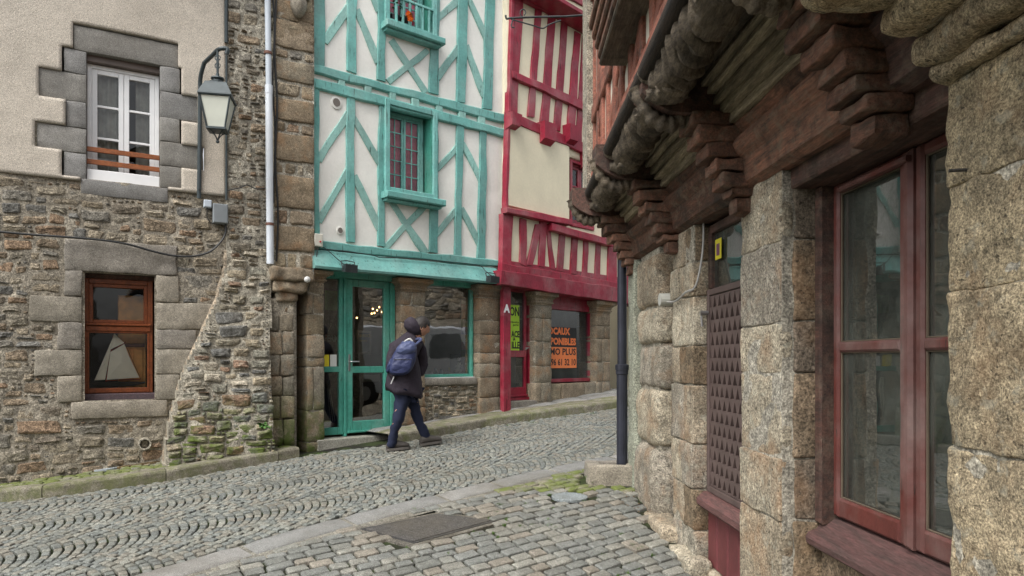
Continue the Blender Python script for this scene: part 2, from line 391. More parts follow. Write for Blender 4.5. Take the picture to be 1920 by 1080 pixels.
def warp(u, z, a):
    return u+a*(nz(u*3.1, z*5.2, 3.3)+.4*nz(u*9, z*9, 8)), z+a*1.1*(nz(u*2.3, z*4.1, 13.7)+.4*nz(u*8, z*8, 18))
def rubble_cells(mask, u0, u1, z0, z1, cw, ch, sizes):
    nu = int((u1-u0)/cw); nv = int((z1-z0)/ch)
    ok = [[mask(u0+(i+.5)*cw, z0+(j+.5)*ch) for i in range(nu)] for j in range(nv)]
    out = []
    names = [s[:2] for s in sizes]; wts = [s[2] for s in sizes]
    for j in range(nv):
        for i in range(nu):
            if not ok[j][i]: continue
            for tr in range(8):
                w, h = random.choices(names, wts)[0]
                if tr == 7: w, h = 1, 1
                if i+w <= nu and j+h <= nv and all(ok[j+b][i+a] for a in range(w) for b in range(h)): break
            if i+w > nu or j+h > nv: w, h = 1, 1
            for a in range(w):
                for b in range(h): ok[j+b][i+a] = False
            out.append((u0+i*cw, u0+(i+w)*cw, z0+j*ch, z0+(j+h)*ch))
    return out
def outline(a, b, jit=.12, cham=.22):
    # irregular quadrilateral with knocked-off corners, 12 points
    J = [(sx*a*random.uniform(1-jit, 1.02), sz*b*random.uniform(1-jit*1.3, 1.03)) for sx, sz in ((-1, -1), (1, -1), (1, 1), (-1, 1))]
    P = []; m = min(a, b)
    for i in range(4):
        p, q, n_ = J[i-1], J[i], J[(i+1) % 4]; c = m*cham*random.uniform(.4, 1.7)
        l1 = math.hypot(p[0]-q[0], p[1]-q[1]); l2 = math.hypot(n_[0]-q[0], n_[1]-q[1]); c1 = min(c/l1, .35); c2 = min(c/l2, .35)
        P.append((q[0]+(p[0]-q[0])*c1, q[1]+(p[1]-q[1])*c1)); P.append((q[0]+(n_[0]-q[0])*c2, q[1]+(n_[1]-q[1])*c2))
        mx, mz = (q[0]+n_[0])/2, (q[1]+n_[1])/2; k = random.uniform(-.06, .05); P.append((mx*(1+k), mz*(1+k)))
    return P
def stone_geo(f, c, gap, wa, off, proud, N=12):
    u0, u1, z0, z1 = c; cu, cz = (u0+u1)/2, (z0+z1)/2; a = (u1-u0)/2-gap/2; b = (z1-z0)/2-gap/2
    ring = outline(a, b); N = len(ring); h = proud*random.uniform(.35, 1.2); tilt = random.uniform(-.35, .35)*h; tilu = random.uniform(-.3, .3)*h
    V = []; m = min(a, b); k2 = 1-min(.3, .012/m); k3 = 1-min(.5, .030/m)
    for sc, o in ((1.0, off-.04), (1.0, off+h*.45), (k2, off+h*.9), (k3, off+h)):
        for (du, dz) in ring:
            u, z = warp(cu+du*sc, cz+dz*sc, wa)
            oo = o+((tilt*dz/b+tilu*du/a)+random.uniform(-.16, .16)*h if o > off else 0)
            V.append(f.w(u, z, oo))
    u, z = warp(cu, cz, wa); V.append(f.w(u, z, off+h*random.uniform(.8, 1.2)))
    Fs = []
    for r in range(3):
        for k in range(N): j = (k+1) % N; Fs.append((r*N+k, r*N+j, (r+1)*N+j, (r+1)*N+k))
    for k in range(N): Fs.append((3*N+k, 3*N+(k+1) % N, 4*N))
    return V, Fs
def rubble(f, cells, parent, mat, gap=.018, wa=.014, off=0.0, proud=.03, limit=300, name='stone', N=12, smooth=False):
    cells = sorted(cells, key=lambda c: -(c[1]-c[0])*(c[3]-c[2]))
    rest = MB()
    for i, c in enumerate(cells):
        V, Fs = stone_geo(f, c, gap, wa, off, proud, N)
        if i < limit: mk(name, V, Fs, mat, parent, smooth=smooth)
        else: rest.add(V, Fs)
    if rest.v: rest.out(name, mat, parent, smooth=smooth, kind='stuff')
def sheet(f, u0, u1, z0, z1, cell, mask, off, amp, depth, mat, parent=None, name='wall', fr=6.0, offf=None):
    # uneven wall surface with thickness and openings where mask is false
    nu = max(1, int(round((u1-u0)/cell))); nv = max(1, int(round((z1-z0)/cell)))
    cu = (u1-u0)/nu; cv = (z1-z0)/nv
    ok = [[mask is None or mask(u0+(i+.5)*cu, z0+(j+.5)*cv) for i in range(nu)] for j in range(nv)]
    V = []; idx = {}; Fs = []
    def g(i, j, d):
        k = (i, j, d)
        if k not in idx:
            u = u0+i*cu; z = z0+j*cv
            o = off+amp*(nz(u*fr, z*fr, 4.4)+.5*nz(u*fr*2.7, z*fr*2.7, 7.7))+(offf(u, z) if offf else 0)
            idx[k] = len(V); V.append(f.w(u, z, o-(depth if d else 0)))
        return idx[k]
    for j in range(nv):
        for i in range(nu):
            if not ok[j][i]: continue
            Fs.append((g(i, j, 0), g(i+1, j, 0), g(i+1, j+1, 0), g(i, j+1, 0)))
            if depth:
                for (a, b, c, d2, ni, nj) in ((i, j, i+1, j, i, j-1), (i+1, j, i+1, j+1, i+1, j), (i+1, j+1, i, j+1, i, j+1), (i, j+1, i, j, i-1, j)):
                    if not (0 <= ni < nu and 0 <= nj < nv and ok[nj][ni]):
                        Fs.append((g(a, b, 0), g(a, b, 1), g(c, d2, 1), g(c, d2, 0)))
    return mk(name, V, Fs, mat, parent, smooth=amp <= .009)
def inr(u, z, R, e=0.0): return R[0]-e < u < R[1]+e and R[2]-e < z < R[3]+e
def ring4(mb, f, R, w, o0, o1, b=.004, wb=None):
    u0, u1, z0, z1 = R; wb = w if wb is None else wb
    mb.fbox(f, u0, u0+w, z0, z1, o0, o1, b); mb.fbox(f, u1-w, u1, z0, z1, o0, o1, b)
    mb.fbox(f, u0+w+.0005, u1-w-.0005, z1-w, z1, o0, o1-.002, b); mb.fbox(f, u0+w+.0005, u1-w-.0005, z0, z0+wb, o0, o1-.002, b)
def window(f, R, off, mat, parent, glass, leaves=2, cols=1, rows=3, fw=.05, lw=.05, bw=.022, d=.06, gap=.0, pane_name='pane'):
    u0, u1, z0, z1 = R; m = MB(); ring4(m, f, R, fw, off-d, off); w = m.out('window', mat, parent)
    iu0, iu1, iz0, iz1 = u0+fw, u1-fw, z0+fw, z1-fw; lwid = (iu1-iu0)/leaves
    for k in range(leaves):
        a0, a1 = iu0+k*lwid+.002, iu0+(k+1)*lwid-.002; m = MB(); ring4(m, f, (a0, a1, iz0+.002, iz1-.002), lw, off-d+.01, off-.012)
        m.out('casement', mat, w)
        b0, b1, c0, c1 = a0+lw, a1-lw, iz0+lw, iz1-lw
        for r in range(1, rows):
            z = c0+(c1-c0)*r/rows; MB().fbox(f, b0-.001, b1+.001, z-bw/2, z+bw/2, off-d+.018, off-.02, .003).out('glazing_bar', mat, w)
        for c in range(1, cols):
            u = b0+(b1-b0)*c/cols; MB().fbox(f, u-bw/2, u+bw/2, c0-.001, c1+.001, off-d+.018, off-.0215, .003).out('glazing_bar', mat, w)
        for c in range(cols):
            for r in range(rows):
                p0, p1 = b0+(b1-b0)*c/cols, b0+(b1-b0)*(c+1)/cols; q0, q1 = c0+(c1-c0)*r/rows, c0+(c1-c0)*(r+1)/rows
                t = random.uniform(-.002, .002)
                mk(pane_name, [f.w(p0, q0, off-.035), f.w(p1, q0, off-.035+t), f.w(p1, q1, off-.035), f.w(p0, q1, off-.035-t)], [(0, 1, 2, 3)], glass, w)
    return w
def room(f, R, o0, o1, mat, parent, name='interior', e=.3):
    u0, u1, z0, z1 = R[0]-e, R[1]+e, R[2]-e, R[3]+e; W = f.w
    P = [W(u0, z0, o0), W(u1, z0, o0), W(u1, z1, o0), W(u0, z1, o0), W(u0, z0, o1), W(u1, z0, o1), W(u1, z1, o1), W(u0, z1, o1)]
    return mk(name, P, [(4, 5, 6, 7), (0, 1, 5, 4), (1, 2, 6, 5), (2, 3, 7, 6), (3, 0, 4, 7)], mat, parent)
def text(body, f, u, z, off, size, mat, parent, align='LEFT', xs=1.0, bold=0.0, name='lettering'):
    cu = bpy.data.curves.new('lettering', 'FONT'); cu.body = body; cu.size = size; cu.align_x = align; cu.extrude = .0008; cu.offset = bold; cu.resolution_u = 2
    o = bpy.data.objects.new('tmp', cu); C.objects.link(o)
    me = bpy.data.meshes.new_from_object(o); bpy.data.objects.remove(o); bpy.data.curves.remove(cu)
    vs = [f.w(u+v.co.x*xs*(1 if f.side > 0 else -1), z+v.co.y, off+v.co.z) for v in me.vertices]; fs = [tuple(p.vertices) for p in me.polygons]
    bpy.data.meshes.remove(me)
    return mk(name, vs, fs, mat, parent)
def proj(p): return (CX+F*p.x/p.y, HY-F*(p.z-EYE)/p.y)
def pip(x, y, poly):
    c = False; n = len(poly)
    for i in range(n):
        x1, y1 = poly[i]; x2, y2 = poly[i-1]
        if (y1 > y) != (y2 > y) and x < (x2-x1)*(y-y1)/(y2-y1)+x1: c = not c
    return c
def base_z(f, u, o=0.0): p = f.w(u, 0, o); return gz(p.x, p.y)
# ================================================================ left: stone house with roughcast upper floor
SH = thing('stone_house', FL.w(-2, 0, 0)+Vector((0, 0, gz(-4.5, 8))), 'stone house with cream roughcast upper floor above brown rubble masonry', 'house')
ZST = 3.60
W1 = FL.rect(162, 110, 300, 344); W2 = FL.rect(154, 512, 293, 752)
UE = FL.uv(424, 250)[0]
qu = [(138, 62, 335, 112), (120, 89, 162, 136), (71, 127, 162, 183), (124, 184, 162, 236), (70, 229, 162, 279), (120, 281, 162, 331),
      (300, 128, 337, 174), (300, 176, 371, 224), (300, 222, 337, 266), (300, 266, 381, 310), (300, 311, 341, 352), (152, 345, 315, 371)]
Q1 = []
for q in qu:
    u0, u1, z0, z1 = FL.rect(*q); Q1.append([u0, u1, z0, z1])
# true the surround up: every stone meets the opening and its neighbours
Q1[0][2] = W1[3]; Q1[0][3] = W1[3]+.27; Q1[11][3] = W1[2]; Q1[11][2] = W1[2]-.17
for idx in ((1, 2, 3, 4, 5), (6, 7, 8, 9, 10)):
    hs_ = [Q1[i][3]-Q1[i][2] for i in idx]; tot = sum(hs_); z = W1[3]
    for i, h in zip(idx, hs_):
        h *= (W1[3]-W1[2])/tot; Q1[i][3] = z-.003; Q1[i][2] = z-h+.003; z -= h
        if idx[0] == 1: Q1[i][1] = W1[0]
        else: Q1[i][0] = W1[1]
def in_q1(u, z): return any(inr(u, z, q, .004) for q in Q1) or inr(u, z, W1)
stucco = sheet(FL, -6.2, UE-.005, ZST, 6.6, .035, lambda u, z: not in_q1(u, z), .035, .008, .05, M['stucco'], SH, 'roughcast', fr=2.2)
for i, q in enumerate(Q1):
    block(FL, q[0], q[1], q[2], q[3], -.32, .012, M['granite'], SH, name='lintel' if i == 0 else 'sill' if i == 11 else 'quoin', r=.012, rough=.006)
ql = [(121, 456, 331, 511), (121, 509, 154, 557), (56, 555, 154, 603), (108, 603, 154, 654), (65, 654, 154, 702), (108, 702, 154, 751),
      (293, 511, 335, 563), (293, 565, 408, 616), (293, 616, 368, 654), (293, 654, 384, 702), (293, 702, 338, 751), (134, 755, 314, 786)]
Q2 = [list(FL.rect(*q)) for q in ql]
Q2[0][2] = W2[3]; Q2[0][3] = W2[3]+.35; Q2[11][3] = W2[2]; Q2[11][2] = W2[2]-.19
for idx in ((1, 2, 3, 4, 5), (6, 7, 8, 9, 10)):
    hs_ = [Q2[i][3]-Q2[i][2] for i in idx]; tot = sum(hs_); z = W2[3]
    for i, h in zip(idx, hs_):
        h *= (W2[3]-W2[2])/tot; Q2[i][3] = z-.004; Q2[i][2] = z-h+.004; z -= h
        if idx[0] == 1: Q2[i][1] = W2[0]
        else: Q2[i][0] = W2[1]
for i, q in enumerate(Q2):
    block(FL, q[0], q[1], q[2], q[3], -.32, .03, M['granite_worn'], SH, name='lintel' if i == 0 else 'sill' if i == 11 else 'quoin', r=.018, rough=.009)
DIAG = [(424, -50), (426, 470), (410, 560), (380, 630), (350, 700), (322, 800), (312, 880)]
def left_of_pier(u, z, o=0.0):
    x, y = proj(FL.w(u, z, o)); 
    for (a, b), (c, d) in zip(DIAG, DIAG[1:]):
        if b <= y <= d: return x < a+(c-a)*(y-b)/(d-b)
    return x < 312
sheet(FL, -6.2, UE+.02, -.3, ZST+.03, .05, lambda u, z: not inr(u, z, W1) and not inr(u, z, W2), 0.0, .018, .06, M['mortar'], SH, 'mortar_wall')
def m_rub(u, z):
    return z < ZST-.01 and z > base_z(FL, u)+.04 and left_of_pier(u, z) and u < UE-.02 and not inr(u, z, W2, .02) and not inr(u, z, W1, .02) and not any(inr(u, z, q, .015) for q in Q2) and not any(inr(u, z, q, .01) for q in Q1)
random.seed(21)
cells = rubble_cells(m_rub, -3.75, UE, .15, ZST, .06, .045, [(3, 1, 1), (2, 1, 1), (2, 2, 4), (3, 2, 6), (4, 2, 4), (5, 3, 5), (3, 3, 3), (6, 4, 2), (7, 4, 1.4), (1, 1, .4), (4, 3, 5), (5, 2, 1)])
rubble(FL, cells, SH, M['rubble'], gap=.024, wa=.030, off=-.006, proud=.026)
# body of the house behind: gable slab and roof
MB().fbox(FL, -6.2, UE, -.4, 6.6, -4.5, -4.3).out('rear_wall', M['mortar'], SH)
rb = MB(); rb.hexa([FL.w(-6.4, 6.6, .35), FL.w(UE+.6, 6.6, .35), FL.w(UE+.6, 9.2, -2.4), FL.w(-6.4, 9.2, -2.4), FL.w(-6.4, 6.75, .35), FL.w(UE+.6, 6.75, .35), FL.w(UE+.6, 9.4, -2.4), FL.w(-6.4, 9.4, -2.4)])
rb.hexa([FL.w(-6.4, 6.6, -4.8), FL.w(UE+.6, 6.6, -4.8), FL.w(UE+.6, 9.2, -2.45), FL.w(-6.4, 9.2, -2.45), FL.w(-6.4, 6.75, -4.8), FL.w(UE+.6, 6.75, -4.8), FL.w(UE+.6, 9.4, -2.45), FL.w(-6.4, 9.4, -2.45)])
rb.out('roof', M['slab'], SH)
# upper window, white
MB().fbox(FL, W1[0], W1[1], W1[3]-.075, W1[3]-.001, -.25, -.06, .004).out('roller_box', plain('dim_brown_roller_box', (.13, .10, .085), .5), SH)
w1 = (W1[0]+.003, W1[1]-.003, W1[2]+.06, W1[3]-.078)
window(FL, w1, -.13, M['white_paint'], SH, M['glass'], 2, 1, 3, fw=.045, lw=.052, bw=.026, d=.07)
MB().fbox(FL, W1[0]+.002, W1[1]-.002, W1[2]+.002, W1[2]+.13, -.11, -.03, .006).out('white_sill', M['white_paint'], SH)
for dz in (.19, .33):
    MB().fbox(FL, W1[0]+.001, W1[1]-.001, W1[2]+dz, W1[2]+dz+.055, -.06, -.035, .004).out('wooden_rail', M['bar_wood'], SH)
room(FL, W1, -.24, -1.8, M['mid_room'], SH, e=.35)
# a net curtain drawn over the left casement, an umbrella-like dark fold in the right one
cm = MB(); n = 40
for i in range(n+1):
    u = W1[0]+.02+(W1[1]-W1[0]-.04)*i/n
    for z in (W1[2]+.05, W1[3]-.08): cm.v.append(tuple(FL.w(u, z, -.24+.018*math.sin(i*1.3)+.01*math.sin(i*.61))))
for i in range(n):
    if 22 < i < 27: continue
    cm.f.append((2*i, 2*i+2, 2*i+3, 2*i+1))
cm.out('net_curtain', M['net'], SH, smooth=True)
# lower window, varnished wood
MB().fbox(FL, W2[0]+.002, W2[1]-.002, W2[3]-.06, W2[3]-.002, -.30, -.16, .006).out('window_head', M['oxide_dark'], SH)
w2 = (W2[0]+.004, W2[1]-.03, W2[2]+.085, W2[3]-.06); zm = w2[2]+(w2[3]-w2[2])*.565
m = MB(); ring4(m, FL, w2, .055, -.27, -.14, .006); wf = m.out('window', M['varnish'], SH)
MB().fbox(FL, w2[0]+.02, w2[1]-.02, zm-.03, zm+.03, -.25, -.125, .008).out('transom', M['varnish'], wf)
MB().fbox(FL, w2[0]+.02, w2[1]-.02, zm+.036, zm+.062, -.25, -.115, .006).out('drip_mould', M['varnish'], wf)
m = MB(); ring4(m, FL, (w2[0]+.056, w2[1]-.056, zm+.064, w2[3]-.056), .04, -.24, -.155, .004); m.out('casement', M['varnish'], wf)
m = MB(); ring4(m, FL, (w2[0]+.04, w2[1]-.04, w2[2]+.01, zm-.031), .018, -.24, -.135, .003, wb=.05); m.out('casement', M['varnish'], wf)
for (a, b) in ((zm+.1, w2[3]-.09), (w2[2]+.055, zm-.045)):
    mk('pane', [FL.w(w2[0]+.05, a, -.2), FL.w(w2[1]-.05, a, -.2), FL.w(w2[1]-.05, b, -.2), FL.w(w2[0]+.05, b, -.2)], [(0, 1, 2, 3)], M['glass'], wf)
MB().fbox(FL, W2[0]+.002, W2[1]-.002, W2[2]+.002, W2[2]+.083, -.28, -.09, .01).out('wooden_sill', wood_mat('purple_grey_wood', (.085, .055, .06), (.05, .04, .045), bd=.004), SH)
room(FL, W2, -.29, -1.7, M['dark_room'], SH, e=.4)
# cupboard behind the boat, its amber colour standing in for warm room light
amber = plain('painted_amber_glow', (.75, .36, .10), .5, var=.3)
cab = thing('cupboard', FL.w(w2[1]-.25, w2[2]-.2, -1.0), 'amber wooden cupboard standing in the room behind the model sailing boat', 'cupboard')
MB().fbox(FL, w2[1]-.36, w2[1]-.06, w2[2]-.2, w2[3]-.15, -.9, -.50, .01).out('carcass', amber, cab)
MB().fbox(FL, w2[1]-.34, w2[1]-.08, zm+.06, zm+.10, -.51, -.45, .01).out('shelf', M['varnish'], cab)
MB().fbox(FL, w2[1]-.34, w2[1]-.08, zm-.20, zm-.16, -.51, -.45, .01).out('shelf', M['varnish'], cab)
for k in range(2): MB().fbox(FL, w2[1]-.33+k*.13, w2[1]-.22+k*.13, w2[2], zm-.22, -.51, -.485, .01).out('door', amber, cab)
# model sailing boat on the sill
bt = thing('model_boat', FL.w((w2[0]+w2[1])/2, w2[2]+.05, -.36), 'model sailing boat with cream gaff sail displayed in the lower window', 'model boat')
def bpt(x, y, o=-.30): u, z = FL.uv(x, y, o); return FL.w(u, z, o)
def btri(name, P, mat, bulge=.03):
    A = [bpt(*p) for p in P]; c = sum(A, Vector())/len(A)+FL.n*bulge; V = A+[c]; n = len(A)
    V2 = [v-FL.n*.004 for v in V]
    return mk(name, V+V2, [(i, (i+1) % n, n) for i in range(n)]+[((i+1) % n+n+1, i+n+1, 2*n+1) for i in range(n)]+[(i, i+n+1, (i+1) % n+n+1, (i+1) % n) for i in range(n)], mat, bt, smooth=False)
sail = plain('cream_sailcloth', (.80, .76, .64), .9, var=.06); seam = plain('red_rope', (.35, .07, .04), .7)
ms = btri('mainsail', [(200, 712), (207, 660), (233, 645), (242, 668), (261, 708)], sail)
btri('topsail', [(206, 656), (214, 625), (233, 643)], sail, .015)
btri('jib', [(177, 713), (212, 632), (197, 712)], sail, .02)
MB().tube([bpt(199, 716, -.33), bpt(213, 628, -.33)], .007).out('mast', seam, bt)
MB().tube([bpt(205, 660, -.33), bpt(236, 641, -.33)], .006).out('gaff', seam, bt)
MB().tube([bpt(197, 714, -.34), bpt(264, 711, -.34)], .006).out('boom', seam, bt)
hm = MB(); hp = []
for i in range(9):
    k = i/8; x = 172+k*100; wv = .05*math.sin(math.pi*min(1, k*.9+.08)); c = bpt(x, 716, -.36); d = .05*math.sin(math.pi*(.1+.85*k))
    hp += [c+FL.n*wv, c-Vector((0, 0, d+.01)), c-FL.n*wv, c+Vector((0, 0, .004))]
hm.v = [tuple(p) for p in hp]
for i in range(8):
    for k in range(4): j = (k+1) % 4; hm.f.append((i*4+k, i*4+j, i*4+4+j, i*4+4+k))
hm.f += [(3, 2, 1, 0), (32, 33, 34, 35)]
hm.out('hull', plain('dark_painted_hull', (.06, .05, .05), .4), bt)
MB().tube([bpt(264, 711, -.34), bpt(233, 641, -.33)], .0025, 5).out('rigging', M['black'], bt)
MB().fbox(FL, W2[0]+.02, W2[1]-.02, w2[2]-.03, w2[2]+.025, -.62, -.275).out('display_shelf', M['oxide_dark'], SH)

# ================================================================ party-wall buttress between the stone house and the green house
SB = thing('stone_buttress', FL.w(-.6, base_z(FL, -.6), .2), 'rubble stone buttress and corbelled pier with mossy foot between stone house and green house', 'buttress')
pa0 = FL.uv(425, 250, .06)[0]; pa1 = FL.uv(514, 250, .06)[0]; pb0 = FL.uv(514, 250, .13)[0]; pb1 = FL.uv(590, 250, .13)[0]
zA = FL.uv(470, 500, .06)[1]
sheet(FL, pa0, pa1, zA-.3, 7.2, .05, None, .05, .020, .35, M['mortar_pale'], SB, 'mortar')
random.seed(5)
cells = rubble_cells(lambda u, z: True, pa0+.01, pa1-.01, zA-.1, 5.7, .05, .045, [(2, 1, 3), (3, 1, 3), (3, 2, 3), (4, 2, 4), (5, 3, 2), (2, 2, 3), (6, 3, 1), (1, 1, 1), (4, 3, 1.4)])
rubble(FL, cells, SB, M['rubble'], gap=.03, wa=.018, off=.040, proud=.034, limit=150)
# ashlar pier, stone by stone: alternate big blocks and small pinnings
sheet(FL, pb0, pb1, FL.uv(550, 515, .13)[1], 7.2, .05, None, .105, .010, .4, M['mortar_pale'], SB, 'mortar')
courses = [(-40, 24, 2), (45, 57, 3), (24, 45, 2), (56, 92, 1), (94, 112, 3), (114, 153, 1), (155, 184, 2), (186, 228, 1), (230, 250, 3), (251, 303, 1), (305, 327, 4), (329, 391, 1), (393, 422, 2), (424, 471, 1), (473, 503, 3)]
for (y0, y1, n) in courses:
    z1 = FL.uv(552, y0, .13)[1]; z0 = FL.uv(552, y1, .13)[1]
    cuts = [0]+sorted(random.uniform(.25, .75) if n == 2 else (k+random.uniform(-.2, .2))/n for k in range(1, n))+[1]
    for a, b in zip(cuts, cuts[1:]):
        u0 = pb0+(pb1-pb0)*a+.012; u1 = pb0+(pb1-pb0)*b-.012
        if n == 1: block(FL, u0-.006, u1+.008, z0+.008, z1-.008, 0, .13, M['ashlar'], SB, r=.022, rough=.012)
        else: V, Fs = stone_geo(FL, (u0-.01, u1+.01, z0, z1), .024, .008, .10, .03); mk('stone', V, Fs, M['ashlar' if random.random() < .5 else 'rubble'], SB, smooth=False)
for z in [5.62+.26*i for i in range(6)]: block(FL, pb0+.01, pb1-.01, z+.01, z+.25, 0, .13, M['ashlar'], SB)
for z in [5.72+.16*i for i in range(8)]:
    for k in range(3): V, Fs = stone_geo(FL, (pa0+k*.19, pa0+k*.19+.18, z, z+.15), .03, .01, .04, .03); mk('stone', V, Fs, M['rubble'], SB, smooth=False)
# carved head near the top of the pier
hd = MB(); hc = FL.w(FL.uv(561, 10, .2)[0], FL.uv(561, 8, .2)[1], .17)
prof = []
bm = bmesh.new(); bmesh.ops.create_icosphere(bm, subdivisions=3, radius=1)
for v in bm.verts:
    a, b, c = v.co   # a along wall, b outwards, c up
    s = 1+.0*a
    outw = b*.10
    if b > 0:
        outw += .045*math.exp(-((a/.16)**2+((c+.05)/.28)**2))          # nose
        outw += .02*math.exp(-((a/.5)**2+((c-.3)/.12)**2))             # brow
        outw -= .035*(math.exp(-(((abs(a)-.33)/.15)**2+((c-.12)/.11)**2)))  # eyes
        outw -= .02*math.exp(-((a/.3)**2+((c+.45)/.06)**2))
        outw += .018*math.exp(-((a/.3)**2+((c+.58)/.09)**2))
    co = hc+FL.t*(a*.105*(1-.25*max(0, -c)))+FL.n*outw+Vector((0, 0, c*.16))
    hd.v.append(tuple(co))
hd.f = [tuple(v.index for v in f.verts) for f in bm.faces]; bm.free()
hd.out('carved_head', M['granite_worn'], SB, smooth=True)
hb = MB(); hb.fbox(FL, FL.uv(545, 0, .1)[0], FL.uv(578, 0, .1)[0], hc.z+.10, hc.z+.19, .08, .24, .02); hb.out('hood_stone', M['granite_worn'], SB)
# moulded corbel carrying the pier
cu0 = FL.uv(508, 540, .2)[0]; cu1 = FL.uv(572, 540, .2)[0]
def lev(y, o=.15): return FL.uv(540, y, o)[1]
steps = [(504, 528, .0, .0, .24), (528, 548, .03, .08, .20), (548, 566, .07, .18, .14), (566, 590, .10, .28, .07)]
for (y0, y1, a, b, o) in steps:
    block(FL, cu0+a, cu1-b+.1, lev(y1), lev(y0)+.01, -.1, o, M['pillar'], SB, name='corbel_stone', r=.05, rough=.02, seg=.05)
# buttress: flared foot of the wall
zt = FL.uv(470, 470, .06)[1]
def bo(u, z): return .05+.42*max(0, min(1.15, (zt-z)/(zt-.45)))**1.25
BP = [(428, 465), (506, 465), (507, 560), (509, 700), (514, 800), (518, 900), (305, 900), (316, 800), (346, 690), (378, 625), (408, 560), (424, 500)]
def m_but(u, z):
    x, y = proj(FL.w(u, z, bo(u, z))); return pip(x, y, BP) and z > base_z(FL, u, bo(u, z))-.1
sheet(FL, -2.2, .1, .1, zt+.1, .03, m_but, 0, .028, .6, M['mortar_pale'], SB, 'mortar', offf=bo)
m = MB(); fp_ = []
for (x, y) in ((426, 470), (424, 500), (408, 560), (380, 625), (350, 690), (332, 750), (318, 805), (308, 880)):
    u, z = FL.uv(x, y, .03); fp_.append(FL.w(u, z, .02+.25*bo(u, z)))
S_ = spline(fp_, 6); m.tube([p-FL.n*.018 for p in S_], [.04+.022*nz(i*.45, 2) for i in range(len(S_))], 8); m.out('mortar_fillet', stone_mat('tan_mortar', [(.33, .27, .20), (.33, .27, .20)], mott=.3, fine=18, bd=.01), SB, smooth=True)
random.seed(9)
def m_but2(u, z): return m_but(u, z) and m_but(u-.03, z) and m_but(u+.02, z)
bc = rubble_cells(m_but2, -2.2, .1, .1, zt+.05, .05, .042, [(3, 1, 1), (4, 2, 5), (5, 2, 3), (6, 3, 3), (3, 2, 5), (1, 1, .6), (5, 3, 3), (7, 4, 2), (4, 3, 4)])
for c in bc:
    V, Fs = stone_geo(FL, c, .030 if c[2] > 1.1 else .014, .034, bo((c[0]+c[1])/2, (c[2]+c[3])/2)-.004, .04); mk('stone', V, Fs, M['rubble_moss'], SB, smooth=False)
# coursed stones right of the buttress, below the corbel
wu0 = FL.uv(505, 700, .1)[0]; wu1 = FL.uv(549, 700, .1)[0]
ys = [588, 622, 665, 705, 742, 785, 835, 880]
for i, (y0, y1) in enumerate(zip(ys, ys[1:])):
    for k in range(2):
        c = wu0+(wu1-wu0)*(.55 if i % 2 else .45); a, b = ((wu0-.06, c), (c, wu1+.02))[k]
        block(FL, a+.008, b-.008, lev(y1, .1)+.008, lev(y0, .1)-.008, -.1, .10+.012*i, M['ashlar_moss'], SB, r=.02, rough=.014)
sheet(FL, wu0-.1, wu1+.05, .2, lev(560, .1), .06, None, .08, .006, .2, M['mortar'], SB, 'mortar')
# ferns and moss tufts at the foot
fern = plain('fern_green', (.06, .14, .03), .8, var=.3)
fp = thing('fern', FL.w(FL.uv(493, 803, .55)[0], FL.uv(493, 805, .55)[1], .5), 'small green fern growing out of the mossy buttress foot', 'fern')
for k in range(14):
    a = random.uniform(0, 6.28); r = random.uniform(.05, .11); b0 = WL[fp]; e = b0+FL.t*math.cos(a)*r+FL.n*(.04+abs(math.sin(a))*r*.6)+Vector((0, 0, random.uniform(.0, .08)))
    P = arc(b0, (b0+e)/2+Vector((0, 0, .06)), e, 5); V = []; Fs = []
    for i, p in enumerate(P): w = .016*math.sin(math.pi*(i+.5)/6)+.002; s = FL.t*math.sin(a)*w+FL.n*-math.cos(a)*w*.5+Vector((0, 0, w*.4)); V += [p+s, p-s]
    for i in range(len(P)-1): Fs.append((2*i, 2*i+1, 2*i+3, 2*i+2))
    mk('frond', V, Fs, fern, fp)

# ================================================================ fittings on the left walls
# rain pipe
dp = thing('rain_pipe', FL.w(FL.uv(505, 495, .17)[0], FL.uv(505, 495, .17)[1], .17), 'pale grey rainwater pipe running down the pier beside the green house', 'pipe')
pt = lambda x, y, o=.17: FL.w(*FL.uv(x, y, o), o)
MB().tube([pt(506.5, 495), pt(504, 168)], .043, 14).out('pipe_length', plain('white_pipe', (.58, .62, .66), .4, var=.06), dp)
MB().tube([pt(504, 172), pt(499, -220)], .036, 14).out('pipe_length', M['pvc'], dp)
MB().tube([pt(504, 176), pt(504, 160)], .046, 14).out('socket', plain('white_pipe_socket', (.58, .62, .66), .4, var=.06), dp)
for (y, x) in ((421, 506), (100, 502.5)): MB().tube([pt(x, y+2), pt(x, y-3)], .048, 14).out('pipe_clip', plain('rusty_clip', (.15, .07, .05), .7), dp)
for k, (dx, r) in enumerate(((11, .010), (15, .012))):
    c = MB(); c.tube([pt(505+dx+2*math.sin(y*.03+k*2)-(500-y)*.008, y, .14) for y in range(490 if k else 380, -220, -20)], r, 6)
    tag(c.out('cable', M['black']), ['thin black cable hanging close beside the pale rain pipe', 'thicker black cable outermost beside the pale rain pipe'][k], 'cable', 'cables beside the rain pipe')
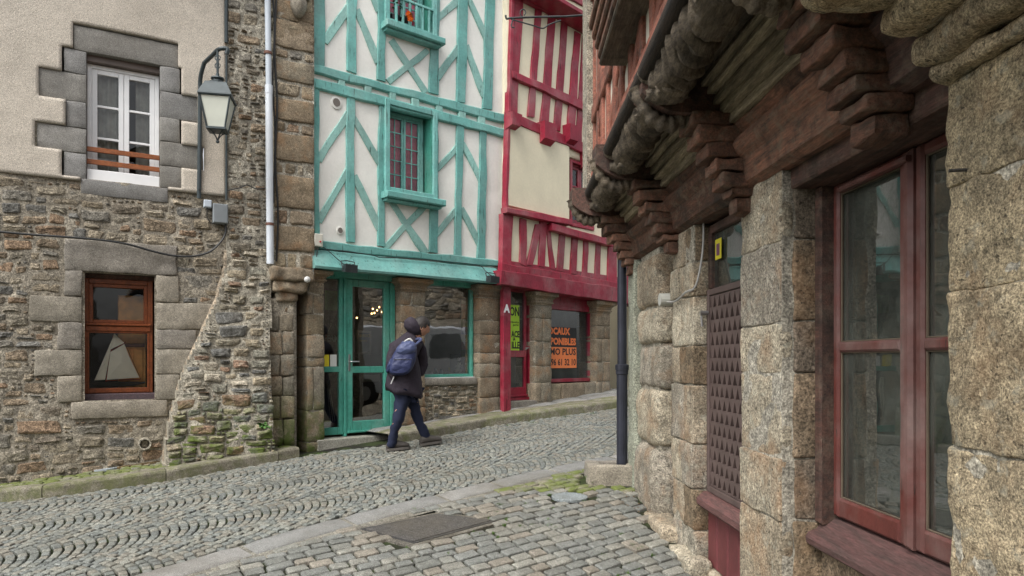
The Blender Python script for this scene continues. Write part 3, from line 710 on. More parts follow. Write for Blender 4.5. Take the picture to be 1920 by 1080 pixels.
# conduit up to the lamp, boxes and swagged cable
c = MB(); c.tube([pt(424.5, y, .07) for y in (375, 300, 200, 95)], .014, 8); c.tube([pt(424, y, .07) for y in (80, 30, -60, -200)], .022, 8)
tag(c.out('conduit', M['lamp_metal']), 'dark grey conduit climbing the roughcast edge above the lantern', 'conduit')
b = MB(); b.fbox(FL, *FL.rect(399, 383, 427, 419, .1), .03, .14, .01); eb = b.out('junction_box', M['zinc']); tag(eb, 'larger grey electrical box below the street lantern', 'electrical box')
b = MB(); b.fbox(FL, *FL.rect(382, 375, 397, 389, .08), .03, .10, .01); eb = b.out('junction_box', M['pvc']); tag(eb, 'small pale electrical box left of the larger grey box', 'electrical box')
c = MB(); P = [(-8, 434), (60, 440), (120, 444), (190, 450), (240, 458), (290, 472), (330, 480), (365, 480), (395, 471), (415, 452), (423, 436), (423, 420)]
c.tube(spline([pt(x, y, .075) for x, y in P], 4), .013, 6); c.tube(spline([pt(x, y, .075) for x, y in ((390, 388), (388, 405), (396, 418), (404, 418))], 3), .006, 5)
tag(c.out('cable', M['black']), 'black cable sagging across the rubble wall above the lower window', 'cable')
c = MB(); c.tube(spline([pt(x, y, .12) for x, y in ((427, 357), (450, 352), (463, 347), (480, 354), (500, 352))], 4), .007, 5); tag(c.out('cable', M['black']), 'short black cable crossing the pier between lantern and rain pipe', 'cable')
# vent pipe stub
v = thing('vent_pipe', pt(271, 831, .06), 'round clay vent pipe stub low in the rubble wall', 'vent pipe')
m = MB(); cc = pt(271, 831, 0)
for r0, r1, mat, nm, o0, o1 in ((.052, .068, M['mortar_pale'], 'collar', .0, .10),):
    V = []; n = 16
    for o, r in ((o0, r1), (o1, r1), (o1, r0), (o0-.05, r0)):
        for k in range(n): a = 2*math.pi*k/n; V.append(FL.w(FL.uv(271, 831)[0]+math.cos(a)*r, FL.uv(271, 831)[1]+math.sin(a)*r, o))
    Fs = [(q*n+k, q*n+(k+1) % n, (q+1)*n+(k+1) % n, (q+1)*n+k) for q in range(3) for k in range(n)]+[tuple(3*n+k for k in range(n))]
    mk(nm, V, Fs, mat, v, smooth=False)
MB().fbox(FL, FL.uv(262, 838)[0]+.02, FL.uv(280, 838)[0]-.02, cc.z-.04, cc.z+.03, .0, .03).out('plug', M['mortar'], v)
# street lantern
LC = pt(408, 210, .55)   # lantern centre
ls = thing('street_lamp', pt(374, 360, .06), 'old slate blue wall lantern with frosted panes hanging from a bent bracket', 'street lamp')
c = MB(); c.tube(spline([pt(373, 372, .05), pt(374, 300, .06), pt(375, 180, .08), pt(376, 145, .12), pt(383, 118, .22)], 6)+spline([pt(383, 118, .22), pt(398, 104, .40), LC+Vector((.02, 0, .72)), LC+Vector((.11, 0, .72)), LC+Vector((.10, 0, .66))], 6)[1:], .024, 10); c.out('bracket', M['lamp_metal'], ls)
for y in (356, 232): c = MB(); c.tube([pt(374, y, -.02), pt(374, y, .09)], .014, 6); c.out('bracket_fixing', M['iron'], ls)
c = MB(); c.tube([LC+Vector((.0, 0, .70)), LC+Vector((0, 0, .55)), LC+Vector((0, 0, .38))], [.012, .016, .012], 8)
for k in range(2): c.tube([LC+Vector((.03*math.cos(a), 0, .62-.09*k+.03*math.sin(a))) for a in [i*.6 for i in range(11)]], .007, 5)
c.out('chain', M['lamp_metal'], ls)
R45 = math.radians(12)
def sq(r0, z0, r1, z1): return (r0, z0), (r1, z1)
def frust(name, prof, mat): m = MB(); m.lathe(LC, prof, 4, rot=R45); return m.out(name, mat, ls)
frust('lantern_roof', [(.245, .135), (.255, .15), (.25, .165), (.17, .29), (.165, .30), (.155, .31)], M['lamp_metal'])
m = MB(); m.lathe(LC, [(.10, .31), (.10, .33), (.06, .34), (.055, .36), (.075, .375), (.07, .39), (.02, .40), (.018, .44)], 14); m.out('finial', M['lamp_metal'], ls)
cs = []
for k in range(4):
    a = 2*math.pi*(k+.5)/4+R45; cs.append((Vector((math.cos(a)*.225, math.sin(a)*.225, .135)), Vector((math.cos(a)*.135, math.sin(a)*.135, -.20))))
for k in range(4):
    t0, b0 = cs[k]; t1, b1 = cs[(k+1) % 4]
    MB().tube([LC+t0, LC+b0], .011, 6).out('corner_bar', M['lamp_metal'], ls)
    mk('pane', [LC+b0*.985, LC+b1*.985, LC+t1*.985, LC+t0*.985], [(0, 1, 2, 3)], M['frost'], ls)
frust('lantern_base', [(.13, -.225), (.15, -.22), (.15, -.20), (.14, -.195)], M['lamp_metal'])
c = MB()
for k in range(4):
    a = 2*math.pi*(k+.5)/4+R45; e = Vector((math.cos(a), math.sin(a), 0)); c.tube(arc(LC+e*.13+Vector((0, 0, -.22)), LC+e*.05+Vector((0, 0, -.22)), LC+Vector((0, 0, -.33)), 6), .007, 5)
c.lathe(LC+Vector((0, 0, -.34)), [(.005, -.02), (.02, -.01), (.02, .01), (.008, .02)], 8); c.out('scroll_base', M['lamp_metal'], ls)
# ================================================================ green half-timbered house
GH = thing('green_timber_house', FG.w(1.6, base_z(FG, 1.6), 0), 'white plastered house with sea green timber framing and green shop front', 'house')
g0 = FG.uv(592, 300)[0]; g1 = FG.uv(949, 300)[0]
GW1 = FG.rect(727, 207, 808, 366); GW2 = FG.rect(727, -70, 807, 58)
zg = FG.uv(760, 490)[1]
sheet(FG, g0-.12, g1+.02, zg-.05, 8.4, .06, lambda u, z: not inr(u, z, GW1, .032) and not inr(u, z, GW2, .032), 0, .008, .12, M['white'], GH, 'plaster', fr=2.5)
def Z(k): return [(570+a/2.0, b/2.0) for a, b in k]
GRN = M['green']; GL = M['green_lt']
def tq(f, a0, a1, b0, b1, mat, par, **k): return timber(f, [a0, a1, b0, b1], mat, par, **k)
def zpost(xt0, xt1, yt0, yt1, xb0, xb1, yb0, yb1, mat=None, **k):
    q = Z([(xt0, yt0), (xt1, yt1), (xb0, yb0), (xb1, yb1)]); return tq(FG, q[0], q[1], q[2], q[3], mat or GRN, GH, **k)
def zdiag(x0, y0, x1, y1, w, mat=None, **k):
    dx, dy = x1-x0, y1-y0; l = math.hypot(dx, dy); x0 -= dx/l*11; y0 -= dy/l*11; x1 += dx/l*11; y1 += dy/l*11; nx, ny = -dy/l*w/2, dx/l*w/2
    q = Z([(x0+nx, y0+ny), (x0-nx, y0-ny), (x1+nx, y1+ny), (x1-nx, y1-ny)]); return tq(FG, q[0], q[1], q[2], q[3], mat or GL, GH, off=.022, name='brace', **k)
# upper storey
zpost(38, 82, -330, -330, 28, 80, 240, 262)
zpost(165, 202, -310, -310, 163, 197, 262, 275)
zpost(283, 310, -300, -300, 276, 306, 296, 305)
zpost(487, 515, -260, -250, 470, 506, 345, 355)
zpost(583, 618, -230, -230, 573, 607, 380, 385)
zpost(690, 724, -200, -200, 672, 707, 405, 410)
for a in ((166, 28, 84, 148, 30), (203, 45, 277, 222, 24), (588, -10, 512, 62, 26), (621, 0, 686, 145, 22), (580, 178, 507, 285, 26), (612, 180, 675, 350, 24), (335, 158, 452, 338, 24), (456, 195, 325, 300, 24),
          (166, -160, 84, -40, 30), (203, -150, 277, 30, 24)): zdiag(*a)
zpost(22, 22, 235, 266, 758, 758, 430, 462, off=.055, name='beam', b=.014)
zpost(26, 26, 286, 326, 757, 757, 484, 516, off=.05, name='beam', b=.014)
for x in (130, 228, 320, 405, 497, 582, 655):
    y = 238+(x-22)*.265; zpost(x, x+26, y+28, y+34, x, x+26, y+58, y+64, GL, off=.045, name='joist_end')
# lower storey
zpost(30, 60, 325, 330, 40, 60, 880, 885)
zpost(161, 191, 362, 368, 161, 190, 905, 908)
zpost(284, 304, 384, 388, 278, 305, 920, 924)
zpost(486, 508, 432, 436, 472, 503, 944, 948)
zpost(577, 601, 466, 470, 565, 592, 960, 963)
zpost(662, 689, 486, 490, 651, 680, 976, 980)
for a in ((162, 430, 62, 592, 28), (190, 445, 284, 605, 26), (163, 645, 62, 822, 28), (193, 668, 279, 848, 26), (579, 545, 508, 628, 22), (600, 545, 662, 668, 22), (573, 785, 503, 875, 22), (595, 790, 657, 907, 22), (330, 755, 452, 942, 24), (453, 772, 310, 924, 24)): zdiag(*a)
zpost(60, 60, 902, 936, 742, 742, 978, 1004, off=.05, name='beam', b=.014)
# window casings
def casing(R, fo, y_sill0, y_sill1):
    m = MB(); ring4(m, FG, (R[0]-.075, R[1]+.075, R[2]-.02, R[3]+.06), .075, -.02, fo, .008); m.out('window_casing', M['green_fascia'], GH)
casing(GW1, .075, 0, 0); casing(GW2, .075, 0, 0)
for R in (GW1, GW2):
    m = MB(); m.fbox(FG, R[0]-.12, R[1]+.14, R[2]-.12, R[2]-.03, -.02, .20, .012); m.fbox(FG, R[0]-.09, R[1]+.10, R[2]-.155, R[2]-.121, -.02, .14, .012); m.out('window_sill', GRN, GH)
    m = MB(); m.fbox(FG, R[0]+.001, R[0]+.012, R[2], R[3], -.28, .03); m.fbox(FG, R[1]-.012, R[1]-.001, R[2], R[3], -.28, .03); m.fbox(FG, R[0]+.013, R[1]-.013, R[3]-.012, R[3]-.001, -.28, .03); m.fbox(FG, R[0]+.013, R[1]-.013, R[2]+.001, R[2]+.012, -.28, .03); m.out('window_reveal', M['green_door'], GH)
    window(FG, (R[0]+.012, R[1]-.05, R[2]+.02, R[3]-.03), -.13, M['green_fascia'], GH, M['glass'], 2, 2, 5, fw=.045, lw=.035, bw=.018, d=.05)
    cm = MB(); n = 36
    for i in range(n+1):
        u = R[0]-.02+(R[1]-R[0]+.04)*i/n
        for z in (R[2]-.05, R[3]+.05): cm.v.append(tuple(FG.w(u, z, -.215+.016*math.sin(i*1.1)+.010*math.sin(i*.47))))
    for i in range(n): cm.f.append((2*i, 2*i+2, 2*i+3, 2*i+1))
    cm.out('curtain', M['curtain'], GH, smooth=True)
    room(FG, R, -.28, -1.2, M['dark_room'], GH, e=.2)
# railing and flowers in the top window
rl = thing('window_railing', FG.w((GW2[0]+GW2[1])/2, GW2[2], .12), 'low green wooden railing across the topmost green window', 'railing')
zr = GW2[2]+.36
MB().fbox(FG, GW2[0]+.002, GW2[1]-.002, zr, zr+.035, .05, .09, .005).out('handrail', M['green_fascia'], rl)
for k in range(6):
    u = GW2[0]+.05+(GW2[1]-GW2[0]-.1)*(k+.3)/5.6; MB().fbox(FG, u, u+.028, GW2[2]-.028, zr-.001, .055, .085, .003).out('baluster', M['green_fascia'], rl)
orange = plain('marigold_orange', (.80, .16, .01), .7, var=.2); leafm = plain('dark_leaf', (.04, .10, .02), .7, var=.3)
for q, (du, dz, lab) in enumerate(((.12, .27, 'black plastic flower pot with upper orange marigolds behind the green railing'), (.27, .02, 'small dark pot with one lower orange marigold behind the green railing'))):
    c0 = FG.w(GW2[0]+du, GW2[2]+.0, -.02); fpn = thing('flower_pot', c0, lab, 'flower pot', 'flower pots on the green window sill')
    m = MB(); m.lathe(c0, [(.055, .0), (.075, .13), (.08, .135), (.08, .15), (.065, .15)], 12); m.out('pot', plain('black_plastic', (.02, .018, .022), .4), fpn)
    fc = c0+Vector((0, 0, .16+dz))+FG.n*.12
    MB().tube([c0+Vector((0, 0, .14)), fc], .006, 5).out('stem', leafm, fpn)
    for k in range(16):
        a = random.uniform(0, 6.28); p = c0.lerp(fc, random.uniform(.5, 1))+Vector((math.cos(a)*.03, math.sin(a)*.03, random.uniform(-.03, .02))); d = Vector((math.cos(a), math.sin(a), random.uniform(-.5, .4)))*.055; s = Vector((-math.sin(a), math.cos(a), .2))*.018
        mk('leaf', [p, p+d*.5+s, p+d, p+d*.5-s], [(0, 1, 2, 3)], leafm, fpn)
    for k in range(4 if q == 0 else 2):
        cc = fc+FG.t*(k*.05-.07 if q == 0 else k*.02)+Vector((0, 0, (.01 if k % 2 else -.015)-(k*.07 if q else 0)))
        m = MB()
        for j in range(22):
            a = j*2.4; r = .045*math.sqrt((j+1)/22); p = cc+FG.t*math.cos(a)*r+Vector((0, 0, math.sin(a)*r))+FG.n*(.035-r*.5); w = .016
            m.add([p-FG.t*w-Vector((0, 0, w*.3)), p+FG.n*.012+Vector((0, 0, -w)), p+FG.t*w+Vector((0, 0, w*.3)), p+FG.n*.014+Vector((0, 0, w))], [(0, 1, 2, 3)])
        m.out('blossom', orange, fpn)
# vents in the plaster
for (x, y, r) in ((631, 192, 9), (638, 432, 6)):
    u, z = FG.uv(x, y, .02); rr = r*.0072; V = []; n = 18
    m = MB(); c = FG.w(u, z, .0)
    for o, q in ((.0, rr*1.35), (.016, rr*1.3), (.02, rr)):
        for k in range(n): a = 2*math.pi*k/n; m.v.append(tuple(FG.w(u+math.cos(a)*q*.9, z+math.sin(a)*q, o)))
    for q in range(2):
        for k in range(n): m.f.append((q*n+k, q*n+(k+1) % n, (q+1)*n+(k+1) % n, (q+1)*n+k))
    m.f.append(tuple(2*n+k for k in range(n))); vr = m.out('vent_ring', M['white'], GH)
    m = MB(); n = 14; m.v = [tuple(FG.w(u+math.cos(2*math.pi*k/n)*rr*.8, z+math.sin(2*math.pi*k/n)*rr*.85, .024)) for k in range(n)]; m.f = [tuple(range(n))]; m.out('vent_grille', plain('grey_brown_grille', (.16, .14, .12), .7), vr)
# big shop fascia, leaning outwards
zf0 = FG.uv(770, 500)[1]
V = []; n = 24; u0f, u1f = FG.uv(592, 520, .2)[0], FG.uv(941, 520, .2)[0]
zt_, zb_ = FG.uv(765, 486, .06)[1], FG.uv(765, 517, .2)[1]
for i in range(n+1):
    u = u0f+(u1f-u0f)*i/n; wv = nz(u*1.2, 3)*.012
    V += [FG.w(u, zt_+wv, -.1), FG.w(u, zt_+wv, .055), FG.w(u, zt_-.03+wv, .07), FG.w(u, zb_+.03-wv, .19+wv*.5), FG.w(u, zb_-wv, .18), FG.w(u, zb_+.01, -.1)]
Fs = [(i*6+k, i*6+(k+1) % 6, i*6+6+(k+1) % 6, i*6+6+k) for i in range(n) for k in range(6)]+[tuple(range(6))[::-1], tuple(n*6+k for k in range(6))]
mk('fascia', V, Fs, M['green_fascia'], GH)
MB().fbox(FG, u0f, u1f, zb_-.06, zb_+.012, -.5, -.10).out('soffit', M['green_door'], GH)
zc = zb_-.01
# stone piers of the shop front with moulded capitals
def capital(f, u0, u1, zt, h, o0, o1, mat, par):
    prof = [(-h, .0), (-h*.86, .004), (-h*.84, .022), (-h*.74, .026), (-h*.70, .012), (-h*.5, .022), (-h*.34, .058), (-h*.32, .075), (-h*.04, .08), (0, .07)]
    V = []
    for (dz, e) in prof:
        e *= 1.15; V += [f.w(u0-e, zt+dz, o0), f.w(u0-e, zt+dz, o1+e), f.w((u0+u1)/2, zt+dz+.002, o1+e+.004), f.w(u1+e, zt+dz, o1+e), f.w(u1+e, zt+dz, o0)]
    n = 5; Fs = [(q*n+k, q*n+(k+1) % n, (q+1)*n+(k+1) % n, (q+1)*n+k) for q in range(len(prof)-1) for k in range(n)]+[tuple((len(prof)-1)*n+k for k in range(n))]
    return mk('capital', V, Fs, mat, par)
def pier(f, x0, x1, ytop, ycap, ybase, par, mat, dep=.30, heights=None, seed=1, split=.5, o1=0.0, ov=.0):
    random.seed(seed); ym = (ycap+ybase)/2
    u0 = f.uv(x0, ym, o1)[0]; u1 = f.uv(x1, ym, o1)[0]; xm = (x0+x1)/2
    zt = zc if f is FG else f.uv(xm, ytop, o1)[1]; z1 = f.uv(xm, ycap, o1)[1]; zb = base_z(f, (u0+u1)/2)-.05
    capital(f, u0, u1, zt, zt-z1, o1-dep, o1, mat, par)
    MB().fbox(f, u0+.007, u1-.007, zb, z1+.01, o1-dep+.01, o1-.009).out('mortar', M['mortar_pale'], par)
    z = z1; hs_ = heights or [.27, .21, .25, .2, .26, .22, .3]
    i = 0
    while z > zb+.02:
        h = min(hs_[i % len(hs_)]*random.uniform(.9, 1.1), z-zb)
        if z-h < zb+.12: h = z-zb
        if random.random() < split:
            c = u0+(u1-u0)*random.uniform(.35, .65)
            block(f, u0, c-.006, z-h+.005, z-.005, o1-dep, o1+random.uniform(-.004, .006), mat, par, r=.015, rough=.009)
            block(f, c+.006, u1, z-h+.005, z-.005, o1-dep, o1+random.uniform(-.004, .006), mat, par, r=.015, rough=.009)
        else: block(f, u0, u1, z-h+.005, z-.005, o1-dep, o1+random.uniform(-.004, .008), mat, par, r=.02, rough=.009)
        z -= h; i += 1
    return u0, u1
p1 = pier(FG, 576, 608, 505, 530, 850, GH, M['ashlar_moss'], .48, [.16, .25, .28, .31, .12, .55, .4], 3, .35)
p2 = pier(FG, 752, 797, 518, 548, 800, GH, M['pillar'], .34, [.2, .24, .3], 4, .4)
p3 = pier(FG, 899, 938, 530, 558, 790, GH, M['pillar'], .34, [.34, .24, .3, .16, .22, .3], 6, .4)
# closed space behind
room(FG, (p1[1], p3[0], .5, zc), -.23, -1.9, M['mid_room'], GH, 'interior', e=.45)
# door group
def fr(x0, y0, x1, y1, o=-.17): return FG.rect(x0, y0, x1, y1, o)
d0 = p1[1]; dA = FG.uv(645, 670, -.17)[0]; dB = FG.uv(737, 670, -.17)[0]
zdb = FG.uv(675, 812, -.17)[1]; zdt = FG.uv(675, 527, -.17)[1]; zmid = FG.uv(675, 691, -.17)[1]
m = MB(); ring4(m, FG, (d0-.1, dA-.012, zdb, zdt+.06), .055, -.24, -.17, .006, wb=.10); m.fbox(FG, d0, dA-.06, zmid-.045, zmid+.03, -.235, -.172, .005)
sf = m.out('side_window', M['green_door'], GH)
for (a, b) in ((zdb+.1, zmid-.045), (zmid+.03, zdt+.0)): mk('pane', [FG.w(d0-.05, a, -.2), FG.w(dA-.065, a, -.2), FG.w(dA-.065, b, -.2), FG.w(d0-.05, b, -.2)], [(0, 1, 2, 3)], M['glass_shop'], sf)
m = MB(); m.fbox(FG, dA-.008, dA+.03, zdb-.03, zdt+.06, -.26, -.145, .006); m.fbox(FG, dB-.05, dB+.02, zdb-.03, zdt+.06, -.26, -.145, .006); m.fbox(FG, dA+.031, dB-.051, zdt+.02, zdt+.06, -.26, -.15, .006); m.out('door_frame', M['green_door'], GH)
m = MB(); R = (dA+.033, dB-.053, zdb+.012, zdt+.015); ring4(m, FG, R, .095, -.225, -.165, .008, wb=.16); m.fbox(FG, R[0]+.09, R[1]-.09, zmid-.06, zmid+.03, -.22, -.168, .006)
m.fbox(FG, R[0]+.01, R[1]-.01, R[2]+.0, R[2]+.03, -.164, -.135, .008)
dr = m.out('door', M['green_door'], GH)
for (a, b) in ((R[2]+.155, zmid-.06), (zmid+.03, R[3]-.09)): mk('pane', [FG.w(R[0]+.09, a, -.195), FG.w(R[1]-.09, a, -.195), FG.w(R[1]-.09, b, -.195), FG.w(R[0]+.09, b, -.195)], [(0, 1, 2, 3)], M['glass_shop'], dr)
hz_ = FG.uv(652, 678, -.15)[1]; m = MB(); m.fbox(FG, R[0]+.03, R[0]+.055, hz_-.13, hz_+.10, -.164, -.155, .002); m.tube([FG.w(R[0]+.042, hz_, -.16), FG.w(R[0]+.042, hz_, -.11), FG.w(R[0]+.05, hz_, -.10), FG.w(R[0]+.16, hz_, -.10)], .009, 8); m.out('handle', M['steel'], dr)
MB().fbox(FG, d0-.1, p2[0]+.02, zdb-.25, zdb-.032, -.6, .02, .01).out('threshold', M['kerb'] if 0 else stone_mat('pale_threshold', [(.33, .32, .27), (.33, .32, .27)], mott=.15, grime=.2), GH)
# panel in the recess between the door and the second pier
MB().fbox(FG, dB+.021, p2[0]+.1, zdb-.1, zdt+.06, -.3, -.2, .0).out('recess_panel', M['green_door'], GH)
MB().fbox(FG, d0-.1, p3[0]+.1, zdt+.061, zc+.03, -.3, -.16, .0).out('head_board', M['green_door'], GH)
# display window
s0 = p2[1]-.05; s1 = FG.uv(885, 620, -.15)[0]+.02; szb = FG.uv(840, 707, -.15)[1]; szt = FG.uv(840, 533, -.15)[1]
m = MB(); ring4(m, FG, (s0, s1, szb, szt+.02), .045, -.22, -.14, .006); sw = m.out('shop_window', M['green_door'], GH)
mk('pane', [FG.w(s0+.04, szb+.04, -.19), FG.w(s1-.04, szb+.04, -.19), FG.w(s1-.04, szt-.02, -.19), FG.w(s0+.04, szt-.02, -.19)], [(0, 1, 2, 3)], M['glass_shop'], sw)
MB().fbox(FG, s0, s1, szb-.012, szb-.001, -.2, -.10, .003).out('white_strip', M['white_paint'], GH)
block(FG, p2[1]-.05, FG.uv(894, 714, -.03)[0], szb-.115, szb-.014, -.3, -.02, M['granite_worn'], GH, name='sill_stone', r=.015)
bw0, bw1 = p2[1]-.08, p3[0]+.02
sheet(FG, bw0, bw1, .5, szb-.10, .05, None, -.06, .012, .1, M['mortar_pale'], GH, 'low_wall')
random.seed(31)
cl = rubble_cells(lambda u, z: z > base_z(FG, u)-.02, bw0, bw1, .5, szb-.12, .05, .04, [(2, 1, 3), (3, 1, 3), (3, 2, 4), (4, 2, 3), (5, 3, 2), (2, 2, 3), (1, 1, 1)])
for c in cl: V, Fs = stone_geo(FG, c, .022, .018, -.065, .035); mk('rubble_stone', V, Fs, M['rubble'], GH, smooth=False)
# things on and behind the glass
paper = plain('paper_white', (.72, .72, .68), .6, var=.02); yel = plain('poster_yellow', (.75, .62, .03), .6, var=.03); lime = plain('poster_lime', (.42, .68, .05), .6, var=.04); blk = plain('print_black', (.02, .02, .02), .6); pgreen = plain('poster_leaf_green', (.16, .38, .06), .6, var=.5); cardk = plain('dark_card', (.03, .03, .03), .5)
def sheetcard(name, R, o, mat, label, cat, group=None, th=.003):
    m = MB(); m.fbox(FG, *R, o-th, o); x = m.out(name, mat); tag(x, label, cat, group); return x
sheetcard('poster', fr(609, 545, 632, 582, -.215), -.215, pgreen, 'green leafy poster high in the narrow pane left of the green door', 'poster')
sg = sheetcard('closed_sign', fr(608, 592, 630, 662, -.215), -.215, cardk, 'dark hanging shop sign reading FERMÉ beside the green door', 'sign')
bu, bz = FG.uv(607, 640, -.214); text('FERMÉ', FG, bu, bz, -.213, .125, plain('pale_teal_print', (.45, .6, .55), .6), sg, bold=.002, xs=.75)
m = MB(); m.tube([FG.w(bu+.05, bz+.11, -.212), FG.w(bu+.14, bz+.30, -.212), FG.w(bu+.22, bz+.11, -.212)], .004, 5); m.out('cord', plain('cord', (.3, .28, .22), .7), sg)
sheetcard('notice', fr(607, 665, 617, 687, -.189), -.187, yel, 'small yellow notice stuck low on the pane beside the door', 'notice')
sheetcard('notice', fr(619, 665, 631, 687, -.189), -.187, paper, 'small white notice next to the yellow one on the side pane', 'notice')
ps = sheetcard('poster', fr(669, 620, 696, 664, -.30), -.30, paper, 'framed poster with yellow print hanging behind the glazed green door', 'poster')
MB().fbox(FG, *fr(673, 624, 693, 660, -.298), -.2999, -.297).out('poster_print', plain('dark_green_print', (.035, .10, .03), .6, var=.4), ps)
tu, tz = FG.uv(674, 632, -.295); text('BAROCK', FG, tu, tz, -.2955, .062, yel, ps, xs=.72, bold=.001); text('concerts', FG, tu, tz-.06, -.2955, .045, yel, ps, xs=.75)
nt = sheetcard('notice', fr(680, 702, 712, 716, -.22), -.215, paper, 'wide white notice on the lower pane of the green door', 'notice')
MB().tube([FG.w(*FG.uv(680, 718, -.23), -.23), FG.w(*FG.uv(680, 740, -.23), -.23)], .006, 5).out('notice_stand', M['steel'], nt)
# sticks leaning in the lower side pane
for k in range(3):
    tag(MB().tube([FG.w(*FG.uv(612+k*2, 712, -.3), -.3), FG.w(*FG.uv(620+k*4, 790, -.26), -.26)], .006, 5).out('rod', paper), ['leftmost', 'middle', 'rightmost'][k]+' of three thin pale rods leaning behind the lower side pane', 'rod', 'rods behind the side pane')
# string lights inside
bulb = NT('warm_bulb'); bulb.b.inputs['Emission Color'].default_value = (1, .55, .2, 1); bulb.b.inputs['Emission Strength'].default_value = 6; bulb.b.inputs['Base Color'].default_value = (1, .6, .3, 1)
sll = thing('string_lights', FG.w(*FG.uv(690, 590, -.5), -.5), 'string of tiny warm lights glowing behind the green door pane', 'string lights')
for k, (x, y) in enumerate(((656, 594), (669, 596), (697, 588), (702, 587), (707, 582), (711, 576), (699, 579), (716, 585))):
    u, z = FG.uv(x, y, -.5); m = MB(); m.lathe(FG.w(u, z, -.5), [(.001, -.013), (.011, -.007), (.012, .005), (.004, .013)], 8); m.out('bulb', bulb.m, sll)
c = MB(); c.tube(spline([FG.w(*FG.uv(x, y, -.5), -.5) for x, y in ((650, 588), (656, 592), (669, 594), (684, 590), (697, 586), (707, 580), (713, 574), (720, 584))], 3), .003, 4); c.out('cord', M['black'], sll)
# flag banner and window display
fl_ = thing('striped_banner', FG.w(*FG.uv(872, 620, -.28), -.28), 'striped multicoloured cloth hanging at right end of the shop window', 'banner')
cols = [(.05, .08, .12), (.20, .12, .05), (.30, .05, .02), (.45, .12, .02), (.10, .22, .05), (.05, .07, .20), (.42, .24, .04), (.35, .10, .03), (.12, .20, .05), (.06, .08, .10)]
for i, c in enumerate(cols): y0 = 542+i*14.2; MB().fbox(FG, *fr(865, y0, 876, y0+14, -.3), -.305, -.295).out('stripe', plain('stripe_cloth', c, .9), fl_)
di = thing('window_display', FG.w(*FG.uv(840, 700, -.45), -.45), 'small shelf of pale figurines and white flowers in the green shop window', 'display')
MB().fbox(FG, s0+.05, s1-.05, szb-.05, szb+.03, -.9, -.23).out('shelf', plain('shelf_grey', (.08, .08, .08), .7), di)
dcard = MB().fbox(FG, *fr(845, 664, 876, 700, -.36), -.37, -.36).out('photo_panel', plain('slate_panel', (.03, .05, .06), .5), di)
for k in range(9):
    u, z = FG.uv(856+random.uniform(-8, 12), 684+random.uniform(-14, 12), -.35); m = MB(); m.lathe(FG.w(u, z, -.35), [(.002, -.03), (.03, -.015), (.028, .015), (.004, .028)], 7); m.out('flower', plain('white_petal', (.6, .62, .6), .7), di)
for k in range(7):
    u, z = FG.uv(802+k*7, 696, -.5); m = MB(); h = random.uniform(.05, .13); m.lathe(FG.w(u, szb+.03, -.45+random.uniform(-.1, .1)), [(.03, 0), (.045, h*.4), (.02, h*.75), (.025, h)], 9); m.out('figurine', plain('ornament', random.choice([(.4, .3, .1), (.45, .42, .38), (.25, .08, .04), (.12, .18, .22), (.5, .45, .2)]), .5), di)
# floodlights on the fascia with their cable
for (x, y, lab) in ((654, 500, 'small black floodlight hanging from left end of green fascia'), (922, 521, 'small black floodlight hanging from right end of green fascia')):
    u, z = FG.uv(x, y, .25); t_ = thing('floodlight', FG.w(u, z, .2), lab, 'floodlight', 'floodlights under the green fascia')
    m = MB(); m.hexa([FG.w(u-.075, z-.06, .20), FG.w(u+.075, z-.06, .20), FG.w(u+.085, z-.085, .33), FG.w(u-.085, z-.085, .33), FG.w(u-.06, z+.01, .19), FG.w(u+.06, z+.01, .19), FG.w(u+.085, z+.015, .34), FG.w(u-.085, z+.015, .34)]); m.out('housing', M['iron'], t_)
    m = MB(); m.tube([FG.w(u-.09, z-.03, .26), FG.w(u-.095, z+.07, .22), FG.w(u, z+.085, .19), FG.w(u+.095, z+.07, .22), FG.w(u+.09, z-.03, .26)], .008, 6); m.out('bracket', M['iron'], t_)
    for k in range(3): MB().fbox(FG, u-.06+k*.045, u-.05+k*.045, z+.012, z+.03, .21, .32).out('fin', M['iron'], t_)
gp = lambda x, y, o=.2: FG.w(*FG.uv(x, y, o), o)
c = MB(); c.tube(spline([gp(598, 463, .08), gp(610, 466, .09), (gp(640, 492, .2)), gp(650, 498, .24)], 5), .006, 5)
c.tube(spline([gp(610, 467, .08), gp(660, 473, .09), gp(700, 479, .095), gp(715, 483, .10), gp(760, 484, .09), gp(820, 489, .09), gp(895, 497, .10), gp(910, 508, .16), gp(920, 516, .25)], 5), .007, 5)
tag(c.out('cable', M['black']), 'black cable looping along the green fascia to the floodlights', 'cable')
c = MB(); c.tube(spline([gp(596, 462, .10), gp(590, 500, .12), gp(582, 522, .14), gp(578, 545, .14)], 5), .006, 5); tag(c.out('cable', M['black']), 'thin black cable dropping from the white alarm box past the corbel', 'cable')
ab = MB(); ab.fbox(FG, *FG.rect(590, 438, 606, 462, .12), .03, .12, .01); ao = ab.out('alarm_box', plain('cream_plastic', (.6, .58, .5), .5)); tag(ao, 'cream alarm box with red lamp at the lower left corner of green house', 'alarm box')
MB().lathe(gp(601, 453, .13), [(.001, -.012), (.012, -.008), (.012, .008), (.001, .012)], 8).out('red_lamp', plain('red_plastic', (.4, .02, .02), .3), ao)
m = MB(); m.lathe(FL.w(*FL.uv(576, 524, .3), .3), [(.003, -.04), (.03, -.028), (.042, 0), (.03, .028), (.003, .04)], 12); tag(m.out('globe_light', plain('opal_glass', (.6, .6, .58), .3), smooth=True), 'tiny round white globe light beside the stone corbel', 'light')
